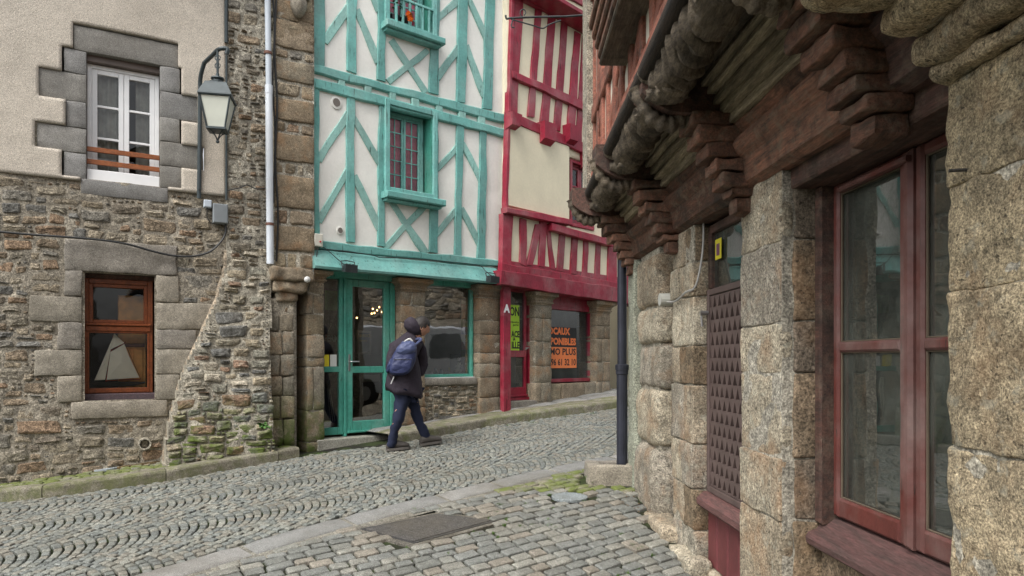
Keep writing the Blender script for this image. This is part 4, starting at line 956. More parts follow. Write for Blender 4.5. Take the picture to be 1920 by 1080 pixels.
# slim green pipe between the two houses
c = MB(); c.tube([gp(959, -200, .06), gp(958, 0, .06), gp(951, 215, .06)], .03, 8); tag(c.out('slim_pipe', M['green']), 'thin green pipe at the join of green and crimson houses', 'pipe')
MB().fbox(FG, g0, g1, 0, 8.4, -4, -3.8).out('rear_wall', M['white'], GH)
rb = MB(); rb.hexa([FG.w(g0-.1, 8.4, .4), FG.w(g1, 8.4, .4), FG.w(g1, 10.7, -1.9), FG.w(g0-.1, 10.7, -1.9), FG.w(g0-.1, 8.55, .4), FG.w(g1, 8.55, .4), FG.w(g1, 10.9, -1.9), FG.w(g0-.1, 10.9, -1.9)]); rb.out('roof', M['slab'], GH)
# ================================================================ crimson half-timbered house
RH = thing('crimson_timber_house', FR.w(1.5, base_z(FR, 1.5), 0), 'cream plastered house with crimson timber framing and crimson shop front', 'house')
def r6(k): return [(920+a/2.25, b/2.25) for a, b in k]
def r7(k): return [(920+a/2.7, 420+b/2.7) for a, b in k]
def rt(fn, pts, mat=None, **k): q = fn(pts); return timber(FR, q, mat or M['red'], RH, **k)
r0 = FR.uv(950, 400)[0]; r1 = 4.2
zr0 = FR.uv(1050, 520)[1]
RW = FR.rect(1068, 306, 1112, 428)
sheet(FR, r0, r1, zr0-.1, 9.2, .06, lambda u, z: not inr(u, z, RW, .01), 0, .006, .12, M['cream'], RH, 'plaster', fr=2.5)
K = dict(off=.03)
for p in ([(112, -200), (150, -200), (75, 540), (112, 525)], [(198, -20), (218, 30), (157, 490), (186, 495)], [(248, 30), (278, 60), (213, 512), (246, 522)],
          [(303, 80), (327, 105), (268, 545), (297, 555)], [(357, 130), (382, 145), (320, 590), (352, 600)], [(392, 150), (412, 160), (362, 580), (385, 600)], [(440, 150), (465, 170), (410, 650), (440, 660)], [(500, 150), (525, 170), (470, 680), (500, 690)]): rt(r6, p, **K)
rt(r6, [(92, -150), (106, -150), (62, 900), (74, 905)], off=.05)
rt(r6, [(92, 296), (94, 326), (560, 500), (560, 540)], off=.07, name='rail')
rt(r6, [(74, 466), (72, 505), (600, 690), (600, 735)], off=.06, name='beam')
rt(r6, [(140, -45), (145, 0), (600, 150), (600, 215)], off=.10, name='beam')
rt(r6, [(220, -80), (230, -45), (700, 110), (700, 150)], off=.45, name='beam')
zj = FR.uv(1030, -14, .45)[1]
MB().fbox(FR, r0, r1, zj+.05, 9.3, .15, .42).out('jettied_storey', M['cream'], RH)
MB().fbox(FR, r0, r1, zj-.03, zj+.045, .01, .44, .01).out('jetty_soffit', M['red_door'], RH)
for (x, y, w, h) in ((80, 480, 42, 65), (218, 520, 52, 95), (325, 530, 40, 85), (398, 640, 30, 70), (470, 660, 30, 60)):
    q = r6([(x, y), (x+w, y+h)]); u0, u1, z0, z1 = FR.rect(q[0][0], q[0][1], q[1][0], q[1][1], .12)
    m = MB(); W = FR.w; zc_ = z0+(z1-z0)*.35
    m.hexa([W(u0+.02, z0, 0), W(u1-.02, z0, 0), W(u1-.02, zc_-.03, .16), W(u0+.02, zc_-.03, .16), W(u0, z1, 0), W(u1, z1, 0), W(u1, z1, .18), W(u0, z1, .18)]); m.out('joist_end', M['red'], RH)
# smooth cream panel with sills, small window
q = r6([(74, 540), (333, 905)]); MB().fbox(FR, *FR.rect(q[0][0], 248, q[1][0], 398, .05), 0, .045, .004).out('plaster_panel', M['cream'], RH)
rt(r6, [(70, 872), (72, 898), (345, 926), (345, 950)], off=.13, name='window_sill', th=.14)
rt(r6, [(258, 940), (260, 972), (520, 1012), (520, 1040)], off=.12, name='window_sill', th=.13)
window(FR, (RW[0]+.03, RW[1]-.03, RW[2]+.03, RW[3]-.03), -.03, M['red_door'], RH, M['glass'], 2, 1, 3, fw=.05, lw=.05, bw=.028, d=.07)
m = MB(); ring4(m, FR, RW, .05, -.15, .03, .006); m.out('window_casing', M['red'], RH)
room(FR, RW, -.12, -.9, M['dark_room'], RH, e=.2)
# lower storey posts
for p in ([(62, -54), (118, -40), (60, 200), (108, 212)], [(152, -30), (186, -20), (150, 200), (182, 215)], [(230, 0), (262, 0), (184, 205), (214, 212)], [(252, -60), (286, -20), (246, 212), (278, 220)], [(284, 5), (303, 5), (304, 225), (330, 232)],
          [(352, 40), (380, 50), (338, 235), (370, 240)], [(415, 60), (445, 68), (406, 250), (436, 255)], [(474, 75), (498, 82), (468, 265), (494, 270)], [(537, 92), (562, 98), (528, 275), (556, 280)], [(598, 105), (640, 115), (590, 290), (640, 300)], [(680, 120), (705, 125), (680, 300), (705, 310)], [(760, 140), (785, 145), (760, 320), (785, 330)]): rt(r7, p, **K)
rt(r7, [(58, 196), (58, 240), (800, 322), (800, 372)], off=.06, name='beam')
rt(r7, [(56, 232), (54, 306), (800, 345), (800, 420)], off=.15, name='fascia', th=.3)
MB().fbox(FR, r0, r1, zr0-.02, zr0+.15, -.5, .02).out('soffit', M['red_door'], RH)
# ground floor
zcr = lambda x: FR.uv(x, 533+(x-940)*.155, .1)[1]
rp1 = pier(FR, 1004, 1034, 548, 573, 755, RH, M['pillar'], .45, [.22, .42, .40, .30, .3, .2], 12, .45, 0)
rp2 = pier(FR, 1118, 1144, 565, 588, 732, RH, M['pillar'], .45, [.25, .25, .4, .35, .3], 14, .5, 0)
ra, rb_ = FR.uv(943, 650, .02)[0], FR.uv(957, 650, .02)[0]
MB().fbox(FR, ra, rb_, base_z(FR, ra)+.0, zcr(945)+.2, -.04, .035, .008).out('corner_post', M['red'], RH)
au, az = FR.uv(945.5, 585, .055); text('A', FR, au, az, .056, .17, M['white_paint'], RH, bold=.008, name='letter')
zb_r = lambda x, y, o=-.15: FR.uv(x, y, o)[1]
da, db = rb_+.002, rp1[0]+.05
zd0, zd1, zdm = zb_r(972, 747), zb_r(972, 548), zb_r(972, 664)
m = MB(); ring4(m, FR, (da, db, zd0-.03, zd1+.1), .05, -.25, -.13, .006); m.out('door_frame', M['red_door'], RH)
m = MB(); R = (da+.052, db-.10, zd0+.02, zd1+.05); ring4(m, FR, R, .05, -.21, -.15, .006, wb=.16); m.fbox(FR, R[0]+.05, R[1]-.05, zdm-.05, zdm+.06, -.205, -.152, .005); m.fbox(FR, R[0], R[1], zd0+.03, zd0+.06, -.149, -.12, .004); rd = m.out('door', M['red_door'], RH)
for (a, b) in ((R[2]+.16, zdm-.05), (zdm+.06, R[3]-.05)): mk('pane', [FR.w(R[0]+.05, a, -.18), FR.w(R[1]-.05, a, -.18), FR.w(R[1]-.05, b, -.18), FR.w(R[0]+.05, b, -.18)], [(0, 1, 2, 3)], M['glass_film'], rd)
m = MB(); hu, hz2 = FR.uv(985, 652, -.12); m.tube([FR.w(R[1]-.02, hz2, -.15), FR.w(R[1]-.02, hz2, -.09), FR.w(R[1]-.10, hz2-.03, -.09)], .012, 6); m.out('handle', M['steel'], rd)
MB().fbox(FR, da, rp1[0]+.05, zd0-.3, zd0-.031, -.5, .0, .01).out('threshold', M['granite_worn'], RH)
rs0, rs1 = rp1[1]-.08, rp2[0]+.06
zs0, zs1 = zb_r(1068, 716), zb_r(1068, 576)
m = MB(); ring4(m, FR, (rs0, rs1, zs0, zs1), .06, -.24, -.14, .006); m.fbox(FR, rs0, rs1, zs1-.001, zs1+.25, -.24, -.145, .0); rw = m.out('shop_window', M['red_door'], RH)
mk('pane', [FR.w(rs0+.05, zs0+.05, -.2), FR.w(rs1-.05, zs0+.05, -.2), FR.w(rs1-.05, zs1-.05, -.2), FR.w(rs0+.05, zs1-.05, -.2)], [(0, 1, 2, 3)], M['glass_film'], rw)
MB().fbox(FR, da, db, zd1+.101, zd1+.5, -.26, -.16).out('head_board', M['red_door'], RH)
room(FR, (da, rs1, .6, zs1), -.26, -1.9, plain('pale_empty_room', (.30, .32, .33), .9), RH, 'interior', e=.35)
# low stones beneath the shop window
cu = rs0
for k, w in enumerate((.42, .62, .45)):
    block(FR, cu, cu+w-.01, zs0-.42-.1, zs0-.02, -.3, -.05+.02*k, M['pillar'] if k else M['ashlar'], RH, rough=.012); cu += w
# posters
def fr3(x0, y0, x1, y1, o): return FR.rect(x0, y0, x1, y1, o)
gpst = MB().fbox(FR, da+.05, FR.uv(976.5, 610, -.14)[0], zb_r(967, 657, -.17), zb_r(967, 572, -.17), -.178, -.172).out('poster', lime); tag(gpst, 'lime green poster with black capitals on the crimson door', 'poster')
xl = FR.uv(955, 600, -.17)[0]
for body, y, sz in (('ON', 592, .20), ('ACE', 632, .14), ('LA', 638, .06), ('ILLE', 653, .15)):
    u_r = FR.uv(974 if body != 'LA' else 966, y, -.17)[0]; text(body, FR, u_r, zb_r(967, y, -.17), -.1705, sz, blk, gpst, 'RIGHT', xs=.72, bold=.005)
for i, (y, s) in enumerate(((606, 'rénovation'), (611, 'quartier'))): text(s, FR, FR.uv(973, y, -.17)[0], zb_r(967, y, -.17), -.1705, .055, blk, gpst, 'RIGHT', xs=.8)
o_ = -.17; ou1 = FR.uv(1081, 650, o_)[0]; ou0 = ou1-1.25
zt_, zm_, zb2 = zb_r(1060, 614, o_), zb_r(1060, 651, o_), zb_r(1060, 690, o_)
opst = MB().fbox(FR, ou0, ou1, zb2, zm_, -.178, -.172).out('poster', plain('poster_orange', (.80, .22, .07), .6, var=.03)); tag(opst, 'orange and black poster in the crimson shop window', 'poster')
MB().fbox(FR, ou0, ou1, zm_+.001, zt_, -.178, -.172).out('black_band', blk, opst)
oran = plain('print_orange', (.80, .20, .06), .6, var=.02)
hh = (zt_-zm_)/2; h2 = (zm_-zb2)/2
text('LOCAUX', FR, ou1-.20, zm_+hh+.05, -.1705, hh*.92, oran, opst, 'RIGHT', xs=1.0, bold=.008)
text('DISPONIBLES', FR, ou1-.02, zm_+.045, -.1705, hh*.92, oran, opst, 'RIGHT', xs=1.0, bold=.008)
text('IMMO PLUS', FR, ou1-.02, zb2+h2+.05, -.1705, h2*.86, blk, opst, 'RIGHT', xs=1.12, bold=.004)
text('02 96 61 32 10', FR, ou1-.02, zb2+.05, -.1705, h2*.86, blk, opst, 'RIGHT', xs=.9, bold=.003)
MB().fbox(FR, r0, r1, 0, 9.2, -4, -3.8).out('rear_wall', M['cream'], RH)
MB().fbox(FR, r1-.15, r1, .3, 9.2, -3.8, -.13).out('side_wall', M['cream'], RH)
rb2 = MB(); rb2.hexa([FR.w(r0, 9.3, .6), FR.w(r1+.1, 9.3, .6), FR.w(r1+.1, 11.3, -1.8), FR.w(r0, 11.3, -1.8), FR.w(r0, 9.45, .6), FR.w(r1+.1, 9.45, .6), FR.w(r1+.1, 11.5, -1.8), FR.w(r0, 11.5, -1.8)]); rb2.out('roof', M['slab'], RH)
# wrought iron sign bracket
sb = thing('sign_bracket', FR.w(*FR.uv(1100, 28, .1), .1), 'empty wrought iron sign bracket with scrolls at the top of the crimson house', 'bracket')
bq = lambda x, y, D=9.3: PX(x, y, D)
c = MB(); c.tube(spline([bq(948, 29), bq(950, 35), bq(956, 34)], 3)+[bq(1000, 32), bq(1060, 31), bq(1102, 28)], .014, 8); c.out('arm', M['iron'], sb)
c = MB(); c.tube(spline([bq(958, 36), bq(972, 40), bq(1000, 48), (bq(1018, 53)), bq(1030, 46), bq(1052, 38)], 4), .009, 6)
c.tube(spline([bq(964, 33), bq(960, 42), bq(959, 50), bq(965, 52)], 4), .009, 6)
c.tube([bq(981+7*math.cos(a)*(1-a*.06), 24+9*math.sin(a)*(1-a*.06)) for a in [1.6+i*.45 for i in range(14)]], .008, 6); c.out('scroll', M['iron'], sb)
# next house, seen as a sliver beyond the downpipe
NH = thing('plain_far_house', FR.w(5.5, base_z(FR, 3), 0), 'plain house beyond the crimson one with blue grey window and brown lower wall', 'house')
n0 = r1+.02
MB().fbox(FR, 2.9, 3.45, .7, zr0-.2, -.9, -.6).out('brown_wall', plain('brown_render', (.12, .08, .07), .8), NH)
MB().fbox(FR, 2.95, 3.40, zb_r(1148, 655, -.5), zb_r(1148, 583, -.5), -.599, -.55, .02).out('window', plain('blue_grey_pane', (.28, .36, .42), .3), NH)
MB().fbox(FR, n0, 9, -.5, 9, -4, 0).out('wall', M['white'], NH)

# ================================================================ right: old timber house on stone piers, jettied over the lane
TH = thing('old_timber_house', (1.6, 4.5, gz(1.6, 4.5)), 'old jettied house with carved dark beams and worn stone piers along the lane', 'house')
def cblock(u0, u1, z0, z1, o0, o1, mat, par=TH, name='stone', r=.03, rough=.010, cell=.07, f=FT, fq=5.0):
    c = ((u0+u1)/2, (z0+z1)/2, (o0+o1)/2); h = ((u1-u0)/2, (z1-z0)/2, (o1-o0)/2); r = min(r, *(x*.9 for x in h)); sd = random.random()*99
    def axis(H):
        n = max(1, int(round(2*(H-r)/cell))); return [-H, -H+r*.4]+[-H+r+(2*H-2*r)*i/n for i in range(n+1)]+[H-r*.4, H]
    A = [axis(x) for x in h]; idx = {}; V = []; Fs = []
    def vert(i, j, k):
        key = (i, j, k)
        if key not in idx:
            p = [A[0][i], A[1][j], A[2][k]]; q = [max(-h[t]+r, min(h[t]-r, p[t])) for t in range(3)]; d = Vector([p[t]-q[t] for t in range(3)])
            if d.length > 0: d = d.normalized()*r
            pp = Vector(q)+d; nn = d.normalized() if d.length > 0 else Vector((0, 0, 0))
            s = rough*(1.5*nz(pp.x*fq+sd, pp.y*fq, pp.z*fq)+.7*nz(pp.x*fq*2.6, pp.y*fq*2.6+sd, pp.z*fq*2.6)); pp += nn*s
            idx[key] = len(V); V.append(f.w(c[0]+pp.x, c[1]+pp.y, c[2]+pp.z))
        return idx[key]
    nx, ny, nq = [len(a) for a in A]
    for j in range(ny-1):
        for k in range(nq-1):
            for i, fl in ((0, 1), (nx-1, 0)): q = [vert(i, j, k), vert(i, j+1, k), vert(i, j+1, k+1), vert(i, j, k+1)]; Fs.append(tuple(q if not fl else q[::-1]))
    for i in range(nx-1):
        for k in range(nq-1):
            for j, fl in ((0, 0), (ny-1, 1)): q = [vert(i, j, k), vert(i+1, j, k), vert(i+1, j, k+1), vert(i, j, k+1)]; Fs.append(tuple(q if not fl else q[::-1]))
    for i in range(nx-1):
        for j in range(ny-1):
            for k, fl in ((0, 1), (nq-1, 0)): q = [vert(i, j, k), vert(i+1, j, k), vert(i+1, j+1, k), vert(i, j+1, k)]; Fs.append(tuple(q if not fl else q[::-1]))
    if f.side < 0: Fs = [q[::-1] for q in Fs]
    return mk(name, V, Fs, mat, par, smooth=True)
def stack(u0, u1, joints, o0, o1, mat, **k):
    for a, b in zip(joints, joints[1:]):
        m = random.choice(mat) if isinstance(mat, list) else mat; cblock(u0+random.uniform(-.012, .012), u1+random.uniform(-.012, .012), a+.002, b-.002, o0, o1+random.uniform(-.012, .015), m, **k)
def dz(D, y): return EYE+(HY-y)/F*D
random.seed(44)
zgr = gz(1.5, 6)
# far column: big rounded drums
js = [gz(1.3, 6.3)-.12]+[dz(6.2, y) for y in (838, 730, 645, 575)]+[2.56]
stack(6.08, 6.84, js[1:], -.40, .03, M['pier'], r=.075, rough=.014)
cblock(6.04, 6.86, js[0], js[1], -.40, .07, M['pier'], r=.12, rough=.02)
cblock(6.86, 7.13, .2, 2.6, -.4, .055, stone_mat('greenish_render', [(.27, .28, .22)]*2, mott=.2, fine=20), name='plaster_strip', r=.02)
# pier two, narrow, two stones wide
js = [gz(1.3, 5.2)-.15]+[dz(5.4, y) for y in (980, 905, 825, 720, 650, 560, 500)]+[2.60]
for i, (a, b) in enumerate(zip(js, js[1:])):
    sp = 5.42+random.uniform(-.08, .08)
    cblock(5.12, sp-.004, a+.005, b-.005, -.32, .0+random.uniform(-.01, .02), M['pier_dark' if i % 3 == 1 else 'pier'], r=.012, rough=.009)
    cblock(sp+.004, 5.68, a+.005, b-.005, -.32, .01+random.uniform(-.01, .02), M['pier'], r=.012, rough=.009)
# pier three: pale lane face, brown reveal towards the viewer
js = [gz(1.3, 4)-.2]+[dz(3.9, y) for y in (960, 850, 700, 610, 465)]+[2.62]
for a, b in zip(js, js[1:]):
    cblock(3.66, 4.22, a+.002, b-.002, -.06, .0+random.uniform(-.008, .012), M['pier'], r=.012, rough=.009)
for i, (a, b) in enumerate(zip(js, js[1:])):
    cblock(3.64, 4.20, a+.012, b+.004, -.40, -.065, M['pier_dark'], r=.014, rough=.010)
# filling of mortar inside the piers
for (a, b) in ((6.12, 6.80), (5.135, 5.665), (3.655, 4.20)): MB().fbox(FT, a, b, -.1, 2.6, -.385, -.006).out('mortar', M['mortar_pale'], TH)
MB().fbox(FT, 1.25, 2.345, -.2, 2.53, -.33, -.008).out('mortar', M['mortar_pale'], TH)
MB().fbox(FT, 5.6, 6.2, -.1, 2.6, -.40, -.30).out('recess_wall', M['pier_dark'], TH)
# near pier of coarse granite
js = [gz(1.3, 3)-.4, .35, .98, 1.42, 1.86, 2.12, 2.56]
js = [gz(1.3, 3)-.4, .45]+[dz(2.2, y) for y in (850, 540, 330)]+[2.545]
for i, (a, b) in enumerate(zip(js, js[1:])):
    sp = [1.96, 2.02, 1.9, 2.02, 1.94][i % 5]
    cblock(sp+.004, 2.36, a+.002, b-.002, -.34, random.uniform(-.004, .008), M['pier_near'], r=.012, rough=.012, cell=.035, fq=8)
    cblock(1.2, sp-.004, a+.004+(i % 2)*.1, b-.004+(1-i % 2)*.0, -.34, random.uniform(-.002, .012), M['pier_near'], r=.012, rough=.012, cell=.04, fq=8)
cblock(-1.5, 1.22, -.4, 2.5, -.3, -.01, M['pier_near'], r=.03, rough=.01, cell=.2)
# its capital: three swelling rolls reaching over the lane
for (u1, z0, z1, o1, r, sq_) in ((2.38, 2.535, 2.60, .06, .03, 0), (2.39, 2.59, 2.70, .13, .05, 0), (2.39, 2.69, 2.80, .25, .05, 0), (2.41, 2.775, 2.90, .52, .06, 0), (2.44, 2.88, 3.06, .60, .07, 0)):
    cblock(1.2, u1, z0, z1, -.34, o1, M['pier_near'], name='capital_stone', r=r, rough=.018, cell=.04, fq=6)
# plinth ledge along the foot of the piers
for (a, b, o, h) in ((4.95, 5.55, .10, .035), (5.55, 6.2, .13, .05)): cblock(a, b, gz(1.2, (a+b)/2)-.2, gz(1.2, (a+b)/2)+h, -.1, o, M['pier'], name='plinth_stone', r=.05, rough=.02)
# lintel, moulded
def prism(u0, u1, prof, mat, name, par=TH, f=FT, wob=.006, step=.15, closed=True):
    n = max(1, int((u1-u0)/step)); V = []; Fs = []; K = len(prof); sd = random.random()*50
    for i in range(n+1):
        u = u0+(u1-u0)*i/n
        for k, (o, z) in enumerate(prof): V.append(f.w(u, z+wob*nz(u*2, sd, k*.3), o+wob*nz(u*2, sd+7, k*.3)))
    for i in range(n):
        for k in range(K): j = (k+1) % K; Fs.append((i*K+k, i*K+j, (i+1)*K+j, (i+1)*K+k))
    Fs += [tuple(range(K))[::-1], tuple(n*K+k for k in range(K))]
    return mk(name, V, Fs, mat, par)
LP = [(-.30, 2.62), (.0, 2.60), (.055, 2.63), (.075, 2.76), (.115, 2.80), (.13, 2.84), (.115, 2.875), (.08, 2.885), (.085, 2.90), (.12, 2.935), (.12, 2.965), (-.30, 2.965)]
us = [1.3, 2.60, 2.84, 4.0, 4.22, 5.48, 5.70, 6.86, 7.08]
for a, b in ((1.3, 2.615), (2.825, 4.01), (4.21, 5.49), (5.69, 6.87)): prism(a, b, LP, M['oxide_dark'] if a == 1.3 else M['oxide'], 'lintel_beam', wob=.014)
def console(u0, u1):
    for i, (za, zb2_, o, e) in enumerate(((2.455, 2.545, .095, -.02), (2.55, 2.605, .135, .0), (2.61, 2.685, .185, .008), (2.69, 2.765, .23, .018), (2.77, 2.85, .28, .028), (2.855, 2.945, .335, .038), (2.95, 3.022, .375, .046))):
        cblock(u0-e+.02, u1+e-.02, za, zb2_, -.05, o, M['oxide'], name='console_tier', r=.012, rough=.013, cell=.04, fq=8)
for a, b in ((2.60, 2.84), (4.0, 4.22), (5.48, 5.70), (6.86, 7.08)):
    console(a, b)
    prism(a+.01, b-.01, [(-.1, 3.025), (.42, 3.025), (.50, 3.04), (.60, 3.09), (.66, 3.14), (.665, 3.30), (-.1, 3.30)], M['oxide_dark'], 'joist', wob=.01)
    # serpent bracket crawling along the joist
    c = MB(); P = [FT.w((a+b)/2, z, o) for o, z in ((.28, 3.0), (.38, 3.03), (.46, 2.99), (.55, 3.01), (.62, 3.09), (.67, 3.20))]; S = spline(P, 6)
    c.tube(S, [.058*(1-.35*i/len(S))*(1+.18*math.sin(i*1.7)) for i in range(len(S))], 9); c.out('carved_serpent', M['black_wood'], TH, smooth=True)
# cove boards and dark soffit between the joists
for bi, (a, b) in enumerate(((1.3, 2.61), (2.83, 4.01), (4.21, 5.49), (5.69, 6.87))):
    for k in range(5):
        p0 = (.10+.20*(k/5)**.9, 2.965+.27*k/5); p1 = (.10+.20*((k+1)/5)**.9, 2.965+.27*(k+1)/5)
        prism(a, b, [(p0[0]-.04, p0[1]+.0), (p0[0]+.050, p0[1]-.006), (p0[0]+.056, p0[1]+.012), (p1[0]+.006, p1[1]-.006), (p1[0]-.05, p1[1]-.002)], M['mossy_board'], 'cove_board', wob=.016, step=.08)
    MB().hexa([(.86, a-.02, 3.26), (FT.w(a, 0, 0).x-.22, a-.02, 3.23), (FT.w(b, 0, 0).x-.22, b+.02, 3.23), (.86, b+.02, 3.26), (.86, a-.02, 3.29), (FT.w(a, 0, 0).x-.22, a-.02, 3.29), (FT.w(b, 0, 0).x-.22, b+.02, 3.29), (.86, b+.02, 3.29)]).out('soffit_board', M['black_wood'], TH)
    # twisted carved beam: a core wrapped by ridged strands, a beast's head biting each end
    L = b-a; XC = lambda u: .885
    m = MB(); m.tube([Vector((XC(u), u, 3.16)) for u in (a+.02, b-.02)], .07, 10); tb = m.out('twisted_beam', M['black_wood'], TH, smooth=True)
    NS = 3
    for s_ in range(NS):
        V = []; Fs = []; n = int((L-.30)/.012); K = 16
        for i in range(n+1):
            u = a+.15+(L-.30)*i/n; ph = u*15+2*math.pi*s_/NS; e_ = min(i, n-i)/n*L
            rad_ = .070+.014*nz(u*3, s_); cx, cz = XC(u)+rad_*math.cos(ph), 3.155+rad_*math.sin(ph)
            ta = Vector((-math.sin(ph)*rad_*15, 1, math.cos(ph)*rad_*15)).normalized(); ra2 = Vector((math.cos(ph), 0, math.sin(ph))); bi_ = ta.cross(ra2)
            for k in range(K):
                t = 2*math.pi*k/K; rr = .050*(1+.16*math.cos(5*t+.6*math.sin(u*25)))*(1+.12*math.sin(u*70+s_*2))+.006*nz(u*25, t*2, s_)
                p = Vector((cx, u, cz))+ra2*(rr*math.cos(t))+bi_*(rr*math.sin(t)); V.append(p)
        for i in range(n):
            for k in range(K): j = (k+1) % K; Fs.append((i*K+k, i*K+j, (i+1)*K+j, (i+1)*K+k))
        Fs += [tuple(range(K))[::-1], tuple(n*K+k for k in range(K))]
        mk('carved_strand', V, Fs, M['black_wood'], tb, smooth=True)
    for (u0_, sg_) in ((a+.02, 1), (b-.02, -1)):
        for jaw in (1, -1):
            V = []; n = 14; K = 16
            for i in range(n+1):
                s = i/n; u = u0_+sg_*(.26*s); hgt = .10*math.sin(math.pi*(.30+.55*s))+.012; zc_ = 3.16+jaw*(.045+.045*s**1.5)
                wd_ = .13*(1-.45*s)
                for k in range(K):
                    t = 2*math.pi*k/K; g = 1+.10*math.cos(7*t+s*9)+.12*nz(t, s*6, jaw)
                    V.append((.885+wd_*math.cos(t)*g, u, zc_+hgt*.55*math.sin(t)*g+.012*math.sin(s*28)*(1 if math.sin(t)*jaw < 0 else 0)))
            mk('carved_jaw', V, [(i*K+k, i*K+(k+1) % K, (i+1)*K+(k+1) % K, (i+1)*K+k) for i in range(n) for k in range(K)]+[tuple(range(K))[::-1], tuple(n*K+k for k in range(K))], M['black_wood'], tb, smooth=True)
        for ex in (-1, 1):
            m = MB(); m.lathe(Vector((.885+ex*.085, u0_+sg_*.10, 3.235)), [(.002, -.03), (.022, -.015), (.026, .004), (.016, .02), (.002, .026)], 9); m.out('carved_eye', M['black_wood'], tb, smooth=True)
            m = MB(); m.tube(arc(Vector((.885+ex*.10, u0_+sg_*.02, 3.20)), Vector((.885+ex*.17, u0_+sg_*.05, 3.24)), Vector((.885+ex*.13, u0_-sg_*.0, 3.29)), 6), [.03, .034, .034, .03, .024, .016, .008], 8); m.out('carved_ear', M['black_wood'], tb, smooth=True)
# gutter along the edge of the jetty
c = MB(); c.tube([Vector((.77+.004*nz(y, 2), y, 3.245+.012*nz(y*.9, 5))) for y in [7.2-.25*i for i in range(34)]], .055, 12); gt_ = c.out('gutter', wood_mat('weathered_gutter', (.075, .055, .04), (.03, .026, .022), rough=.9, bd=.012), TH, smooth=True)
# upper storey
SM = stone_mat
MB().fbox(FU, -1.2, 7.28, 3.30, 6.8, -.18, -.0).out('plaster_wall', M['cream'] if 0 else paint_mat('pale_lime_wash', (.60, .57, .48), .3, (.25, .2, .15), .9, var=.02), TH)
def fut(u0, z0, u1, z1, w, off=.03, mat=None, name='timber'):
    d = Vector((u1-u0, z1-z0)); l = d.length; n = Vector((-d.y, d.x))/l*w/2; k = max(1, int(l/.2)); sd = random.random()*40; V = []; Fs = []
    for i in range(k+1):
        p = Vector((u0, z0))+d*i/k; e = n*(1+.15*nz(i*.6, sd)); j = n*.12*nz(i*.5, sd+4)
        for (q, o) in ((p-e+j, -.04), (p-e+j, off-.01), (p-e*.8+j, off), (p+e*.8+j, off), (p+e+j, off-.01), (p+e+j, -.04)): V.append(FU.w(q.x, q.y, o))
    for i in range(k):
        for q in range(5): Fs.append((i*6+q, i*6+q+1, i*6+q+7, i*6+q+6))
    Fs += [tuple(range(6))[::-1], tuple(k*6+q for q in range(6))]
    return mk(name, V, Fs, mat or M['oxide_red'], TH)
fut(7.22, 3.3, 7.22, 6.8, .14, .045, wood_mat('bleached_corner_wood', (.33, .29, .23), (.20, .12, .09), bd=.012))
fut(-1, 3.40, 7.15, 3.40, .17, .05, name='beam')
fut(-1, 4.05, 7.15, 4.05, .16, .045, name='beam'); fut(-1, 5.3, 7.15, 5.3, .2, .06, name='beam')
for u in (6.95, 6.62, 6.3, 5.95, 5.55, 5.2, 4.8, 4.4, 4.05, 3.65, 3.2, 2.7): fut(u, 3.48, u+random.uniform(-.03, .03), 6.8, random.uniform(.09, .13))
for (a, b) in ((6.9, 6.35), (5.9, 5.3), (5.5, 4.9), (4.75, 4.15), (4.0, 3.3)): fut(a, 3.5, b, 4.0, .11, .024, name='brace'); fut(b+.05, 4.15, a-.05, 5.2, .10, .024, name='brace')
MB().fbox(FU, -1.2, 5.05, 3.86, 5.6, .0, .21, .0).out('oriel_body', M['oxide_red'], TH)
for k in range(4): MB().fbox(FU, -1.2, 5.07+.012*k, 3.80+.075*k, 3.86+.075*k, .005, .215+.02*k, .012).out('oriel_moulding', M['oxide'], TH)
MB().fbox(FU, -1.2, 5.09, 3.76, 3.797, .0, .20, .01).out('oriel_soffit', M['black_wood'], TH)
# masonry and closures behind
MB().fbox(FT, -1.5, 7.12, 3.34, 6.8, -2.0, -1.8).out('rear_wall', M['mortar'], TH)
MB().fbox(FT, -1.5, 7.12, -.2, 6.8, -2.2, -2.0).out('rear_wall', M['mortar'], TH)
MB().fbox(FT, 6.98, 7.11, -.2, 3.3, -1.8, -.41).out('gable_wall', M['mortar'], TH)
MB().fbox(FT, 6.98, 7.27, 3.3, 6.8, -1.8, .5).out('gable_wall', M['mortar'], TH)
MB().hexa([(.3, -1.5, 6.8), (3.9, -1.5, 6.8), (3.9, 7.6, 6.8), (.3, 7.6, 6.8), (.9, -1.5, 7.0), (3.4, -1.5, 7.0), (3.4, 7.6, 7.0), (.9, 7.6, 7.0)]).out('roof', M['slab'], TH)
MB().fbox(FT, -1.5, 7.0, 3.30, 3.34, -1.8, .2).out('floor_above', M['black_wood'], TH)
